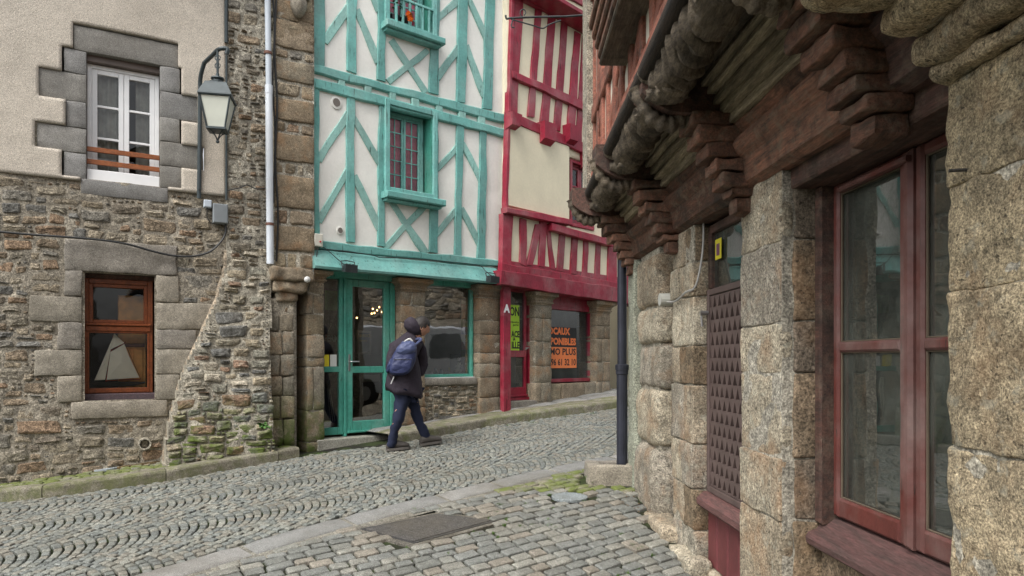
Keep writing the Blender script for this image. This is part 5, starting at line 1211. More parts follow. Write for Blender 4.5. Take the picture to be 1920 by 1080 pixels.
# ---- big oxblood window between pier three and the near pier
wo = -.26; wz0, wz1 = .80, 2.50
MB().fbox(FT, 2.2, 3.66, 2.50, 2.62, -.36, -.05, .01).out('window_head', M['oxide_dark'], TH)
m = MB(); m.fbox(FT, 3.575, 3.64, wz0-.05, wz1, -.36, -.17, .01); m.fbox(FT, 2.2, 2.26, wz0-.05, wz1, -.36, -.17, .01); m.fbox(FT, 2.2, 3.64, wz1-.001, wz1+.10, -.36, -.17, .01); bw = m.out('window', M['oxide_dark'], TH)
def leaf(a, b, nm='casement'):
    m = MB(); ring4(m, FT, (a, b, wz0, wz1-.005), .050, wo-.03, wo+.03, .012, wb=.10); m.fbox(FT, a+.050, b-.050, 1.64, 1.69, wo-.03, wo+.028, .010)
    m.out(nm, M['win_red'], bw)
    for (c, d) in ((wz0+.10, 1.64), (1.69, wz1-.055)):
        mk('pane', [FT.w(a+.05, c-.005, wo), FT.w(b-.05, c-.005, wo), FT.w(b-.05, d+.005, wo), FT.w(a+.05, d+.005, wo)], [(0, 1, 2, 3)], M['glass_old'], bw)
        # putty bead
        m = MB(); ring4(m, FT, (a+.050, b-.050, c, d), .007, wo+.004, wo+.014, .002); m.out('putty_bead', plain('old_putty', (.13, .10, .07), .8), bw)
leaf(2.955, 3.565); leaf(2.27, 2.895)
MB().fbox(FT, 2.897, 2.953, wz0+.0, wz1-.01, wo-.02, wo+.05, .016).out('meeting_stile', M['win_red'], bw)
prism(2.37, 3.635, [(-.34, .62), (-.16, .62), (-.125, .645), (-.12, .675), (-.135, .70), (-.18, .715), (-.20, .745), (-.25, .785), (-.34, .79)], wood_mat('purple_sill_wood', (.12, .06, .055), (.07, .045, .04), bd=.006), 'window_sill', wob=.004)
cblock(2.3, 3.64, gz(1.5, 3)-.3, .615, -.36, -.20, M['pier_dark'], name='apron_stone', r=.02, rough=.01)
MB().fbox(FT, 2.9, 3.45, 2.435, 2.46, wo+.04, wo+.07, .006).out('curtain_bar', M['win_red'], bw)
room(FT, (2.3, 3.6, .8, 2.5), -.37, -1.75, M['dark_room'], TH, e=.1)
MB().hexa([(3.3, 1.2, .4), (3.38, 1.2, .4), (3.38, 3.9, .4), (3.3, 3.9, .4), (3.3, 1.2, 3), (3.38, 1.2, 3), (3.38, 3.9, 3), (3.3, 3.9, 3)]).out('partition', M['dark_room'], TH)
# ---- lattice door between pier two and pier three
do = -.10; D0, D1 = 4.24, 5.11
zl0, zl1, ztop = dz(4.75, 925), dz(4.95, 553), 2.58
steelp = plain('brown_painted_lattice', (.105, .075, .068), .55, spec=.3, var=.2, bs=.3)
m = MB(); nc, nr = 9, 15; cw, chh = (D1-D0)/nc, (zl1-zl0)/nr; V = []; Fs = []
for j in range(nr):
    for i in range(-1, nc+1):
        a = D0+(i+(.5 if j % 2 else 0))*cw; b = a+cw
        if b > D1+.001 or a < D0-.001: continue
        z0_, z1_ = zl0+j*chh, zl0+(j+1)*chh; n = len(V)
        tr = [(a+cw*.14, z0_+chh*.10), (b-cw*.14, z0_+chh*.10), ((a+b)/2, z1_-chh*.06)]
        for (u, z) in [(a, z0_), (b, z0_), (b, z1_), (a, z1_)]+tr: V.append(FT.w(u, z, do))
        for (u, z) in tr: V.append(FT.w(u, z, do-.02))
        Fs += [(n, n+1, n+5, n+4), (n+1, n+2, n+6, n+5), (n+2, n+3, n+6), (n+3, n, n+4, n+6), (n+4, n+5, n+8, n+7), (n+5, n+6, n+9, n+8), (n+6, n+4, n+7, n+9)]
    if j % 2:
        for (a, b) in ((D0, D0+cw/2), (D1-cw/2, D1)):
            n = len(V); z0_, z1_ = zl0+j*chh, zl0+(j+1)*chh
            for (u, z) in ((a, z0_), (b, z0_), (b, z1_), (a, z1_)): V.append(FT.w(u, z, do))
            Fs.append((n, n+1, n+2, n+3))
dd = thing('lattice_door', FT.w(4.7, zl0-.6, do), 'brown door with triangular lattice openings between the worn stone piers', 'door')
dl = mk('lattice', V, Fs, steelp, dd)
m = MB(); ring4(m, FT, (D0-.0, D1+.0, zl0-.05, zl1+.05), .045, do-.03, do+.012, .005); m.out('lattice_frame', steelp, dd)
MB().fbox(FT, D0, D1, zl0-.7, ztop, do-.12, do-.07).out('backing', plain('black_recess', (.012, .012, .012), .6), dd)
m = MB(); m.fbox(FT, D0, D0+.05, zl1+.06, ztop, do-.06, do+.0, .005); m.fbox(FT, D1-.06, D1, zl1+.06, ztop, do-.06, do+.0, .005); m.fbox(FT, D0, D1, ztop-.06, ztop, do-.06, do+.0, .005); m.out('transom_frame', M['varnish'] if 0 else M['oxide_dark'], dd)
mk('pane', [FT.w(D0+.04, zl1+.05, do-.03), FT.w(D1-.05, zl1+.05, do-.03), FT.w(D1-.05, ztop-.05, do-.03), FT.w(D0+.04, ztop-.05, do-.03)], [(0, 1, 2, 3)], M['glass_old'], dd)
prism(D0-.01, D1+.02, [(do-.05, zl0-.17), (do+.05, zl0-.17), (do+.085, zl0-.14), (do+.085, zl0-.10), (do+.03, zl0-.055), (do-.05, zl0-.05)], wood_mat('purple_rail_wood', (.14, .065, .06), (.09, .05, .045), bd=.004), 'mid_rail', par=dd, wob=.003)
for k in range(4):
    a = D0+.02+(D1-D0-.04)*k/4; MB().fbox(FT, a+.008, a+(D1-D0-.04)/4-.008, gz(1.4, 4.7)+.08, zl0-.175, do-.05, do+.012, .012).out('panel', plain('door_panel_paint', (.12, .03, .032), .6, var=.25, bs=.3), dd)
cblock(4.2, 5.15, gz(1.4, 4.7)-.2, gz(1.4, 4.7)+.07, -.4, -.05, M['pier'], name='door_step', r=.03)
room(FT, (4.3, 5.0, .6, 2.5), do-.13, -1.7, M['dark_room'], TH, e=.05)
m = MB(); m.tube([FT.w(D1-.03, zl1-.12, do+.01), FT.w(D1-.03, zl1-.12, do+.07)], .018, 8); m.tube([FT.w(D1-.03, zl1-.14, do+.06), FT.w(D1-.05, zl1-.22, do+.06)], .008, 6); m.out('lock', M['steel'], dd)
st = MB(); st.fbox(FT, 4.86, 4.98, dz(4.9, 485), dz(4.9, 447), do-.012, do-.008); sto = st.out('sticker', plain('sticker_yellow', (.60, .52, .03), .6)); tag(sto, 'small yellow and purple sticker on the pane above the lattice door', 'sticker')
MB().fbox(FT, 4.89, 4.95, dz(4.9, 478), dz(4.9, 456), do-.0079, do-.006).out('purple_print', plain('purple_print', (.15, .05, .12), .6), sto)
# switch box and wire on pier two
sw_ = thing('outdoor_switch', FT.w(5.80, dz(5.8, 560), .05), 'round white switch fixed to the second worn pier with a bent wire', 'switch')
m = MB(); zsw = dz(5.72, 562); m.tube([FT.w(5.72, zsw, .0), FT.w(5.72, zsw, .10)], .052, 14); m.out('switch_box', plain('grey_white_plastic', (.42, .42, .38), .5), sw_)
m = MB(); m.tube(spline([FT.w(5.70, zsw-.02, .05), FT.w(5.5, zsw-.03, .03), FT.w(5.2, zsw+.01, .04), FT.w(5.08, zsw+.05, .0), FT.w(5.08, zsw+.3, -.05), FT.w(5.09, zsw+.55, -.06)], 4), .008, 6); m.out('wire', plain('pale_wire', (.35, .34, .32), .5), sw_)
# nail in the near pier
nl = MB(); nl.tube([FT.w(2.25, dz(2.25, 318), -.01), FT.w(2.27, dz(2.25, 318), .06)], .006, 6); tag(nl.out('nail', M['rust']), 'rusty nail sticking out of the coarse near granite pier', 'nail')
# downpipe and its stone basin
pd = thing('downpipe', (1.13, 7.12, gz(1.13, 7.1)), 'dark cast iron downpipe standing in a stone basin at the far corner', 'pipe')
zb0 = dz(7.12, 880)
c = MB(); c.tube([Vector((1.13, 7.12, zb0)), Vector((1.13, 7.12, dz(7.12, 690)))], .056, 16); c.out('pipe_length', M['pipe_dark'], pd)
c = MB(); c.tube([Vector((1.13, 7.12, dz(7.12, 690))), Vector((1.13, 7.12, 3.0))], .048, 16); c.out('pipe_length', M['pipe_dark'], pd)
c = MB(); z_ = dz(7.12, 690); c.tube([Vector((1.13, 7.12, z)) for z in (z_-.07, z_-.06, z_-.02, z_-.018, z_+.03, z_+.04)], [.056, .064, .064, .070, .070, .056], 16); c.out('collar', M['pipe_dark'], pd)
c = MB(); c.tube(spline([Vector((1.20, 7.08, z_-.02)), Vector((1.235, 7.05, z_-.4)), Vector((1.22, 7.05, zb0+.1)), Vector((1.20, 7.0, zb0+.02))], 4), .006, 5); tag(c.out('green_wire', plain('green_wire', (.04, .09, .05), .5)), 'thin green wire curling down beside the dark downpipe', 'wire')
bs = thing('stone_basin', (1.0, 7.0, gz(1.0, 7.0)), 'low grey stone basin catching the dark downpipe', 'basin')
F0 = Fac(0, 0, 1, 0)
def bblock(x0, x1, y0, y1, z0, z1, r=.02, nm='basin_side'): return cblock(x0, x1, z0, z1, -y1, -y0, M['granite_worn'], par=bs, name=nm, r=r, rough=.010, cell=.06, f=F0)
x0, x1, y0, y1 = .765, 1.24, 6.93, 7.33; zb_ = gz(1, 6.9)-.15; zt2 = dz(6.93, 873)
bblock(x0, x1, y0, y0+.10, zb_, zt2); bblock(x0, x1, y1-.1, y1, zb_, zt2); bblock(x0, x0+.14, y0+.09, y1-.09, zb_, zt2-.003); bblock(x1-.08, x1, y0+.09, y1-.09, zb_, zt2-.003); bblock(x0+.1, x1-.05, y0+.09, y1-.09, zb_, zt2-.06, nm='basin_floor')
# ================================================================ ground
xs = [-90, -40, -20, -12]+[-9+.2*i for i in range(90)]+[12, 20, 40, 90]; ysl = [-90, -40, -15, -6, -2]+[0+.2*i for i in range(85)]+[20, 30, 60, 120]
V = [(x, y, gz(x, y)-.028) for y in ysl for x in xs]; K = len(xs)
struct(mk('ground', V, [(j*K+i, j*K+i+1, (j+1)*K+i+1, (j+1)*K+i) for j in range(len(ysl)-1) for i in range(K-1)], M['soil'], smooth=True))
kb = [(-300, 985), (-150, 963), (0, 942), (100, 931), (200, 918), (330, 899), (450, 877), (562, 857)]
kb2 = [(740, 832), (800, 821), (912, 800), (1030, 783), (1152, 766), (1260, 751)]
kw = [G(*p) for p in kb]; kw2 = [G(*p) for p in kb2]
su = [(1330, 805), (1250, 828), (1150, 852), (1080, 866), (1000, 882), (900, 906), (800, 930), (650, 966), (560, 990), (440, 1024), (300, 1064), (180, 1100), (0, 1160), (-200, 1230)]
suw = [G(*p) for p in su]
def offs(W, d):
    out = []
    for i, p in enumerate(W):
        t = (W[min(i+1, len(W)-1)]-W[max(i-1, 0)]); t.z = 0; t.normalize(); out.append(Vector((p.x+t.y*d, p.y-t.x*d, 0)))
    return out
slw = offs(suw, -.26)        # lower edge of the slab strip (towards the viewer)
if (slw[6]-Vector((0, 0, 0))).length > Vector((suw[6].x, suw[6].y, 0)).length: slw = offs(suw, .26)
doorw = [G(600, 849), G(735, 833)]
roadP = [(p.x, p.y) for p in kw+doorw+kw2]+[(p.x, p.y) for p in suw]
def seg_dist(x, y, P):
    best = 9
    for a, b in zip(P, P[1:]):
        ax, ay = a[0], a[1]; dx, dy = b[0]-ax, b[1]-ay; l = dx*dx+dy*dy or 1e-9; t = max(0, min(1, ((x-ax)*dx+(y-ay)*dy)/l)); best = min(best, math.hypot(x-ax-dx*t, y-ay-dy*t))
    return best
def sett_geo(cx, cy, ang, L, W, lift=0.0, dome=.0025):
    ca, sa = math.cos(ang), math.sin(ang); ring = outline(L/2, W/2, .07, .13); N = len(ring); mn = min(L, W)/2
    tx, ty = random.uniform(-.05, .05), random.uniform(-.05, .05); h0 = random.uniform(-.004, .004); V = []
    for sc, h in ((1.0, -.03), (1.0, -.005), (1-.004/mn, -.0), (1-.016/mn, dome)):
        for (u, v) in ring:
            u2, v2 = u*sc, v*sc; x = cx+u2*ca-v2*sa; y = cy+u2*sa+v2*ca; V.append((x, y, gz(x, y)+lift+h+h0+tx*u2+ty*v2))
    V.append((cx, cy, gz(cx, cy)+lift+dome+h0+random.uniform(-.002, .002)))
    Fs = [(r*N+k, r*N+(k+1) % N, (r+1)*N+(k+1) % N, (r+1)*N+k) for r in range(3) for k in range(N)]+[(3*N+k, 3*N+(k+1) % N, 4*N) for k in range(N)]
    return V, Fs
def lay(root, setts, mat, name='sett', limit=300, lift=0.0, smooth=True):
    setts.sort(key=lambda s: math.hypot(s[0], s[1])-(20 if -20 < proj((s[0], s[1], gz(s[0], s[1])) if 0 else Vector((s[0], s[1], gz(s[0], s[1]))))[1] < 1090 and -10 < proj(Vector((s[0], s[1], gz(s[0], s[1]))))[0] < 1930 else 0))
    rest = MB()
    for i, s in enumerate(setts):
        V, Fs = sett_geo(*s[:5], lift=lift)
        if i < limit: mk(name, V, Fs, mat, root, smooth=smooth)
        else: rest.add(V, Fs)
    if rest.v: rest.out(name, mat, root, smooth=smooth, kind='stuff')
def root_sheet(name, loc, label=None):
    o = link(name, None, loc); o['kind'] = 'structure'; return o
# ---- the road: setts laid in segmental arcs
random.seed(101)
road = root_sheet('road', (-1, 7.5, gz(-1, 7.5)))
T = Vector((.815, .58)); T.normalize(); Nn = Vector((T.y, -T.x)); O = Vector((-2.68, 8.7))
setts = []; WD = .86; a = .074; half = math.radians(52); Rr = WD/2/math.sin(half)
coverP = []
for s in range(-1, 11):
    nc_ = .12+(s+.5)*WD; shift = random.uniform(0, a)
    for k in range(-95, 180):
        t0 = k*a+shift
        na = int(2*half*Rr/a)
        for i in range(na):
            th = -half+(i+.5+random.uniform(-.1, .1)+(.5 if k % 2 else 0)*.8)*2*half/na
            if abs(th) > half: continue
            # arcs bulge uphill; squash towards the strip edge so that strips interlock
            pt_ = O+T*(t0+Rr*(math.cos(th)-math.cos(half)))+Nn*(nc_+Rr*math.sin(th))
            x, y = pt_.x, pt_.y
            if not (-9 < x < 4.5 and 1.5 < y < 14.5): continue
            if not pip(x, y, roadP): continue
            ang = math.atan2(T.y, T.x)+math.atan2(math.sin(th), math.cos(th))*-1*1.0
            setts.append((x, y, ang, a*.78*math.cos(th)**.2, a*1.0*random.uniform(.80, .90)))
print('road setts', len(setts))
lay(road, setts, M['sett'], smooth=False)
# ---- flat slab strip beside the road
random.seed(6)
def strip_pts(P, Q, s):
    i = min(int(s), len(P)-2); f = s-i; return P[i].lerp(P[i+1], f), Q[i].lerp(Q[i+1], f)
Ls = [0]
for p, q in zip(suw, suw[1:]): Ls.append(Ls[-1]+(q-p).length)
def at_len(d):
    for i in range(len(Ls)-1):
        if d <= Ls[i+1]: return i+(d-Ls[i])/(Ls[i+1]-Ls[i])
    return len(Ls)-1.001
d = 0
while d < Ls[-1]-.5:
    L = random.uniform(.65, 1.15); V = []; n = 7
    for i in range(n+1):
        p, q = strip_pts(suw, slw, at_len(d+.008+(L-.016)*i/n)); p = Vector((p.x, p.y, 0)); q = Vector((q.x, q.y, 0)); w = (q-p)
        for k in (0.03, .06, .3, .5, .7, .94, .97):
            r = p+w*k; e = -.012 if k in (.03, .97) or i in (0, n) else .002+.004*nz(r.x*4, r.y*4)
            V.append((r.x, r.y, gz(r.x, r.y)+e))
    K = 7; mk('slab', V, [(i*K+k, i*K+k+1, (i+1)*K+k+1, (i+1)*K+k) for i in range(n) for k in range(K-1)], M['slab'], road, smooth=True); d += L
bed = []; o1_, o2_ = offs(suw, 0), slw
far_ = [p+(q-p)*1.45 for p, q in zip(o1_, o2_)]
V = []
for p, q in zip(o1_, far_):
    for k in range(5): r = p.lerp(q, k/4); V.append((r.x, r.y, gz(r.x, r.y)-.011))
mk('pale_bedding', V, [(i*5+k, i*5+k+1, (i+1)*5+k+1, (i+1)*5+k) for i in range(len(o1_)-1) for k in range(4)], stone_mat('sandy_bedding', [(.19, .18, .15)]*2, mott=.4, fine=30), road)
# ---- the square in front: rectangular setts in running rows
random.seed(17)
sqr = root_sheet('paved_square', (0, 5, gz(0, 5)))
wallR = [(1.22, 7.3), (1.25, 6.9), (1.16, 6.2), (1.20, 5.6), (1.30, 5.2), (1.36, 4.6), (1.40, 4.0), (1.45, 3.0), (1.5, 1.5)]
sqP = [(p.x, p.y) for p in slw]+[(-9, 1.5), (1.5, 1.5)]+wallR[::-1]
mh = [G(*p) for p in ((678, 990), (822, 962), (928, 975), (776, 1016))]; mhP = [(p.x, p.y) for p in mh]
r0_ = G(1068, 931); rc = (r0_.x, r0_.y)
T2 = Vector((.845, .535)); T2.normalize(); N2 = Vector((-T2.y, T2.x)); big = []; moss = []
row = 0; v = -8.0
while v < 9:
    w = random.uniform(.098, .118); u = -12+random.uniform(0, .3)
    while u < 9:
        l = random.uniform(.12, .21); bend = .035*math.sin(u*.6+v*.3)
        p = T2*(u+l/2)+N2*(v+w/2+bend); x, y = p.x, p.y+4
        if 1.5 < y < 8 and pip(x, y, sqP) and not pip(x, y, mhP) and seg_dist(x, y, mhP+mhP[:1]) > .062 and math.hypot(x-rc[0], (y-rc[1])/.75) > .235 and seg_dist(x, y, [(q.x, q.y) for q in slw]) > .03 and not (.70 < x < 1.3 and 6.88 < y < 7.4):
            px, py = proj(Vector((x, y, gz(x, y))))
            ang = math.atan2(T2.y, T2.x)+.035*.6*math.cos(u*.6+v*.3)
            mossy = py < 918 and px > 880 and nz(x*2, y*2) > -.25
            (moss if mossy else big).append((x, y, ang+random.uniform(-.03, .03), l-.016, w-.017))
        u += l
    v += w
print('square setts', len(big), len(moss))
lay(sqr, big, M['sett_big'], smooth=False); lay(sqr, moss, M['sett_moss'], name='mossy_sett', limit=120)
# rusty ribbed manhole plate and round cover
pl = thing('drain_cover', (mh[0]+mh[2])/2, 'rusty ribbed iron drain cover set among the foreground setts', 'drain cover')
def q2(s, t): a_, b_ = mh[0].lerp(mh[1], s), mh[3].lerp(mh[2], s); p = a_.lerp(b_, t); return (p.x, p.y)
def plate(name, s0, s1, t0, t1, h0, h1, mat, par, n=1):
    V = []
    for h in (h0, h1):
        for (s, t) in ((s0, t0), (s1, t0), (s1, t1), (s0, t1)): x, y = q2(s, t); V.append((x, y, gz(x, y)+h-.010))
    return V, [(3, 2, 1, 0), (4, 5, 6, 7), (0, 1, 5, 4), (1, 2, 6, 5), (2, 3, 7, 6), (3, 0, 4, 7)]
for k in range(3): V, Fs = plate('', k/3+.004, (k+1)/3-.004, .03, .97, -.02, .002, 0, 0); mk('plate', V, Fs, M['rust'], pl)
m = MB()
for k in range(46): V, Fs = plate('', .02+k*.0209, .033+k*.0209, .05, .95, .0, .008, 0, 0); m.add(V, Fs)
RUB = stone_mat('worn_rust_rib', [(.085, .08, .075), (.075, .072, .068)], mott=.35, fine=40, bd=.003)
tag(m.out('rib', RUB, pl), kind='stuff')
m = MB()
for k in range(16): V, Fs = plate('', .02, .98, .06+k*.056, .075+k*.056, .0, .007, 0, 0); m.add(V, Fs)
tag(m.out('cross_rib', RUB, pl), kind='stuff')
m = MB()
for R in ((0, 1, -.02, .028), (0, 1, .972, 1.02)): V, Fs = plate('', *R, -.02, .004, 0, 0); m.add(V, Fs)
for R in ((-.012, .003), (.997, 1.012)): V, Fs = plate('', R[0], R[1], -.02, 1.02, -.02, .0035, 0, 0); m.add(V, Fs)
m.out('cover_frame', M['rust'], pl)
V, Fs = plate('', -.09, 1.09, -.12, 1.12, -.03, .0, 0, 0); mk('bedding', V, Fs, stone_mat('cover_bedding', [(.13, .12, .10)]*2, mott=.4, fine=30), pl)
def disc(x, y, r, name, mat, lift=0.0, sq=1.0):
    m = MB(); n = 24
    for (rr, h) in ((r, -.02), (r, .002), (r*.9, .006), (r*.86, .003)):
        for k in range(n): a_ = 2*math.pi*k/n; X, Y = x+math.cos(a_)*rr, y+math.sin(a_)*rr*sq; m.v.append((X, Y, gz(X, Y)+lift+h))
    for q in range(3):
        for k in range(n): m.f.append((q*n+k, q*n+(k+1) % n, (q+1)*n+(k+1) % n, (q+1)*n+k))
    m.f.append(tuple(3*n+k for k in range(n))); return m.out(name, mat)
tag(disc(rc[0], rc[1], .17, 'round_cover', stone_mat('blue_grey_cover', [(.24, .27, .275)]*2, mott=.2, fine=40), sq=.7), 'pale round cover among the setts in front of the stone basin', 'cover')
# ---- left footway: kerb, small mossy setts, covers
PAVE = .125
pav = root_sheet('footway', (kw[4].x, kw[4].y+.5, kw[4].z))
random.seed(77)
def kerb_run(W, mat, lens, wid=.17, h=PAVE, sgn=-1):
    Lk = [0]
    for p, q in zip(W, W[1:]): Lk.append(Lk[-1]+(q-p).length)
    IN = offs(W, sgn*wid)
    def at(d):
        for i in range(len(Lk)-1):
            if d <= Lk[i+1]+1e-6: f = (d-Lk[i])/(Lk[i+1]-Lk[i]); return W[i].lerp(W[i+1], f), IN[i].lerp(IN[i+1], f)
        return W[-1], IN[-1]
    d = 0; i_ = 0
    while d < Lk[-1]-.05:
        L = min(lens[i_ % len(lens)]*random.uniform(.9, 1.1), Lk[-1]-d); n = max(2, int(L/.12)); V = []; sd = random.random()*9
        for i in range(n+1):
            p, q = at(d+.004+(L-.008)*i/n); p = Vector((p.x, p.y, 0)); q = Vector((q.x, q.y, 0)); w = (q-p).normalized(); e = .006 if i in (0, n) else 0
            for (o, z) in ((0, -.03), (.0, h-.03), (.008, h-.010), (.03, h), (wid-.012, h+.002), (wid, h-.02)):
                r = p+w*(o+.008*nz(i*.3, sd, o)); V.append((r.x, r.y, gz(r.x, r.y)+z-e+.006*nz(r.x*3, r.y*3, z*9)))
        K = 6; Fs = [(i*K+k, i*K+k+1, (i+1)*K+k+1, (i+1)*K+k) for i in range(n) for k in range(K-1)]+[tuple(range(K))[::-1], tuple(n*K+k for k in range(K))]
        mk('kerb_stone', V, Fs, mat, kerb, smooth=False); d += L; i_ += 1
    return IN
kerb = root_sheet('kerb', (kw[4].x, kw[4].y, kw[4].z))
test = offs(kw, .2)
sg2 = 1 if test[4].y > kw[4].y else -1
IN1 = kerb_run(kw, M['kerb'], [1.5, 1.2, 1.35], sgn=sg2)
IN2 = kerb_run(kw2, M['kerb'], [1.1, 1.3], sgn=sg2)
def pave_sheet(IN, f0, o, name, parent, dz_=-.022, mat=None, ext=.7):
    V = []; n = 0; Fs = []
    pts = []
    for i in range(len(IN)-1):
        for k in range(6): pts.append(IN[i].lerp(IN[i+1], k/6))
    pts.append(IN[-1])
    for i, p in enumerate(pts):
        a_ = pts[max(i-1, 0)]; b_ = pts[min(i+1, len(pts)-1)]; t = (b_-a_).normalized(); nn = Vector((t.y, -t.x, 0))*sg2
        for k in range(5): r = p+nn*(ext*k/4); V.append((r.x, r.y, gz(r.x, r.y)+PAVE+dz_))
    K = 5; mk(name, V, [(i*K+k, i*K+k+1, (i+1)*K+k+1, (i+1)*K+k) for i in range(len(pts)-1) for k in range(K-1)], mat or M['soil'], parent)
    return pts
pts1 = pave_sheet(IN1, FL, 0, 'footway_bed', pav, ext=1.2)
fs_ = []
c1 = G(200, 877, PAVE); c2 = G(262, 868, PAVE)
for s in range(0, 7):
    off = .06+s*.105; P = offs(IN1, sg2*off); Lk = [0]
    for p, q in zip(P, P[1:]): Lk.append(Lk[-1]+(q-p).length)
    d = random.uniform(0, .1)
    while d < Lk[-1]:
        l = random.uniform(.10, .15)
        for i in range(len(Lk)-1):
            if Lk[i] <= d+l/2 <= Lk[i+1]:
                f = (d+l/2-Lk[i])/(Lk[i+1]-Lk[i]); p = P[i].lerp(P[i+1], f); t = P[i+1]-P[i]
                if (Vector((p.x, p.y))-Vector((c1.x, c1.y))).length > .17 and not (abs(p.x-c2.x) < .24 and abs(p.y-c2.y) < .12):
                    wl = p-Vector((FL.o.x, FL.o.y, 0))
                    if wl.dot(FL.n) > .04: fs_.append((p.x, p.y, math.atan2(t.y, t.x), l-.012, .092))
        d += l
lay(pav, fs_, M['sett_moss'], name='mossy_sett', lift=PAVE-.004)
tag(disc(c1.x, c1.y, .15, 'round_cover', plain('pale_grey_cover', (.30, .33, .34), .6, bs=.4), PAVE), 'pale round cover on the narrow mossy footway under the lower window', 'cover')
m = MB(); V = [(c2.x+a_*.23*T.x-b_*.09*T.y*.9, c2.y+a_*.23*T.y+b_*.09, 0) for a_, b_ in ((-1, -1), (1, -1), (1, 1), (-1, 1))]; V = [(x, y, gz(x, y)+PAVE-.02) for x, y, _ in V]+[(x, y, gz(x, y)+PAVE+.004) for x, y, _ in V]
tag(mk('water_cover', V, [(3, 2, 1, 0), (4, 5, 6, 7), (0, 1, 5, 4), (1, 2, 6, 5), (2, 3, 7, 6), (3, 0, 4, 7)], stone_mat('ochre_cover', [(.20, .14, .07), (.20, .14, .07)])), 'ochre rectangular cover beside the pale round one on the footway', 'cover')
# ---- right footway of long slabs
pts2 = pave_sheet(IN2, FG, 0, 'footway_bed', pav, ext=1.6)
acc = 0; rowsW = [.36, .38, .42, .4]
for r_, w in enumerate(rowsW):
    P = offs(IN2, sg2*(acc+.008)); Q = offs(IN2, sg2*(acc+w-.008)); Lk = [0]
    for p, q in zip(P, P[1:]): Lk.append(Lk[-1]+(q-p).length)
    def atP(PP, d):
        for i in range(len(Lk)-1):
            if d <= Lk[i+1]+1e-6: return PP[i].lerp(PP[i+1], (d-Lk[i])/(Lk[i+1]-Lk[i]))
        return PP[-1]
    d = 0
    while d < Lk[-1]-.05:
        L = min(random.uniform(.55, .95), Lk[-1]-d); V = []; n = 4
        for i in range(n+1):
            p, q = atP(P, d+.006+(L-.012)*i/n), atP(Q, d+.006+(L-.012)*i/n)
            for k in (0, .04, .5, .96, 1):
                x = p.lerp(q, k); e = -.015 if (k in (0, 1) or i in (0, n)) else .002; V.append((x.x, x.y, gz(x.x, x.y)+PAVE+e+.004*nz(x.x*5, x.y*5)))
        K = 5; mk('slab', V, [(i*K+k, i*K+k+1, (i+1)*K+k+1, (i+1)*K+k) for i in range(n) for k in range(K-1)], M['kerb'] if r_ == 0 else M['slab'], pav, smooth=True); d += L
    acc += w
# moss and weeds in joints along walls (uncountable)
def tufts(name, pts, mat, hgt, n, par=None):
    m = MB()
    for _ in range(n):
        p, sp = random.choice(pts); x, y = p.x+random.gauss(0, sp), p.y+random.gauss(0, sp); z = p.z
        a_ = random.uniform(0, 6.28); h = hgt*random.uniform(.4, 1.2); w = h*.16
        m.add([(x-math.cos(a_)*w, y-math.sin(a_)*w, z), (x+math.cos(a_)*w, y+math.sin(a_)*w, z), (x+math.cos(a_+1.5)*h*.5, y+math.sin(a_+1.5)*h*.5, z+h)], [(0, 1, 2)])
    o = m.out(name, mat); o['kind'] = 'stuff'; o['label'] = 'low green moss and weed tufts in the joints and along the kerb'; return o
wp = [(G(x, y), .03) for x, y in ((1105, 880), (1102, 895), (1106, 905), (580, 855), (600, 852), (1000, 793), (1060, 782), (1110, 775), (950, 798))]
for _ in range(300):
    s = random.choice(big[:900]); e = random.choice((-1, 1)); x = s[0]-math.sin(s[2])*e*s[4]*.56+math.cos(s[2])*random.uniform(-.5, .5)*s[3]; y = s[1]+math.cos(s[2])*e*s[4]*.56+math.sin(s[2])*random.uniform(-.5, .5)*s[3]
    if nz(x*.9, y*.9, 5) > 0: wp.append((Vector((x, y, gz(x, y)-.012)), .008))
tufts('moss', wp, plain('weed_green', (.07, .13, .025), .9, var=.4), .022, 4500)

# dry leaves and grit gathered at the foot of the far column
m = MB(); random.seed(88)
for _ in range(160):
    b_ = G(random.choice((1195, 1215, 1235, 1250)), random.choice((912, 925, 940, 955))); x, y = b_.x+random.gauss(0, .07)-.03, b_.y+random.gauss(0, .09); z = gz(x, y)+.004; a_ = random.uniform(0, 6.28); r = random.uniform(.006, .018)
    c_, s_ = math.cos(a_)*r, math.sin(a_)*r; m.add([(x-c_, y-s_, z), (x+s_*.5, y-c_*.5, z+.004), (x+c_, y+s_, z+.006), (x-s_*.5, y+c_*.5, z+.003)], [(0, 1, 2, 3)])
o = m.out('leaf_litter', plain('dry_leaf_brown', (.11, .065, .03), .9, var=.5)); o['kind'] = 'stuff'; o['label'] = 'dry brown leaves and grit gathered at the foot of the far stone column'
# ================================================================ walking person with backpack
def skin(name, verts, edges, radii, mat, parent, sub=2, root=0):
    me = bpy.data.meshes.new(name); me.from_pydata([tuple(v) for v in verts], edges, []); o = bpy.data.objects.new(name, me); C.objects.link(o)
    o.modifiers.new('s', 'SKIN').use_smooth_shade = True; md = o.modifiers.new('u', 'SUBSURF'); md.levels = sub; md.render_levels = sub
    for i, r in enumerate(radii):
        sv = me.skin_vertices[0].data[i]; sv.radius = r if isinstance(r, tuple) else (r, r); sv.use_root = (i == root)
    dg = bpy.context.evaluated_depsgraph_get(); dg.update(); ev = bpy.data.meshes.new_from_object(o.evaluated_get(dg))
    vs = [v.co.copy() for v in ev.vertices]; fs = [tuple(p.vertices) for p in ev.polygons]
    bpy.data.objects.remove(o); bpy.data.meshes.remove(me); bpy.data.meshes.remove(ev)
    return vs, fs
PD = 8.35
fA = G(735, 846); fB = G(803, 828)
PD = fA.y+.02
def q(x, y, d=0.0): return PX(x, y, PD+d)
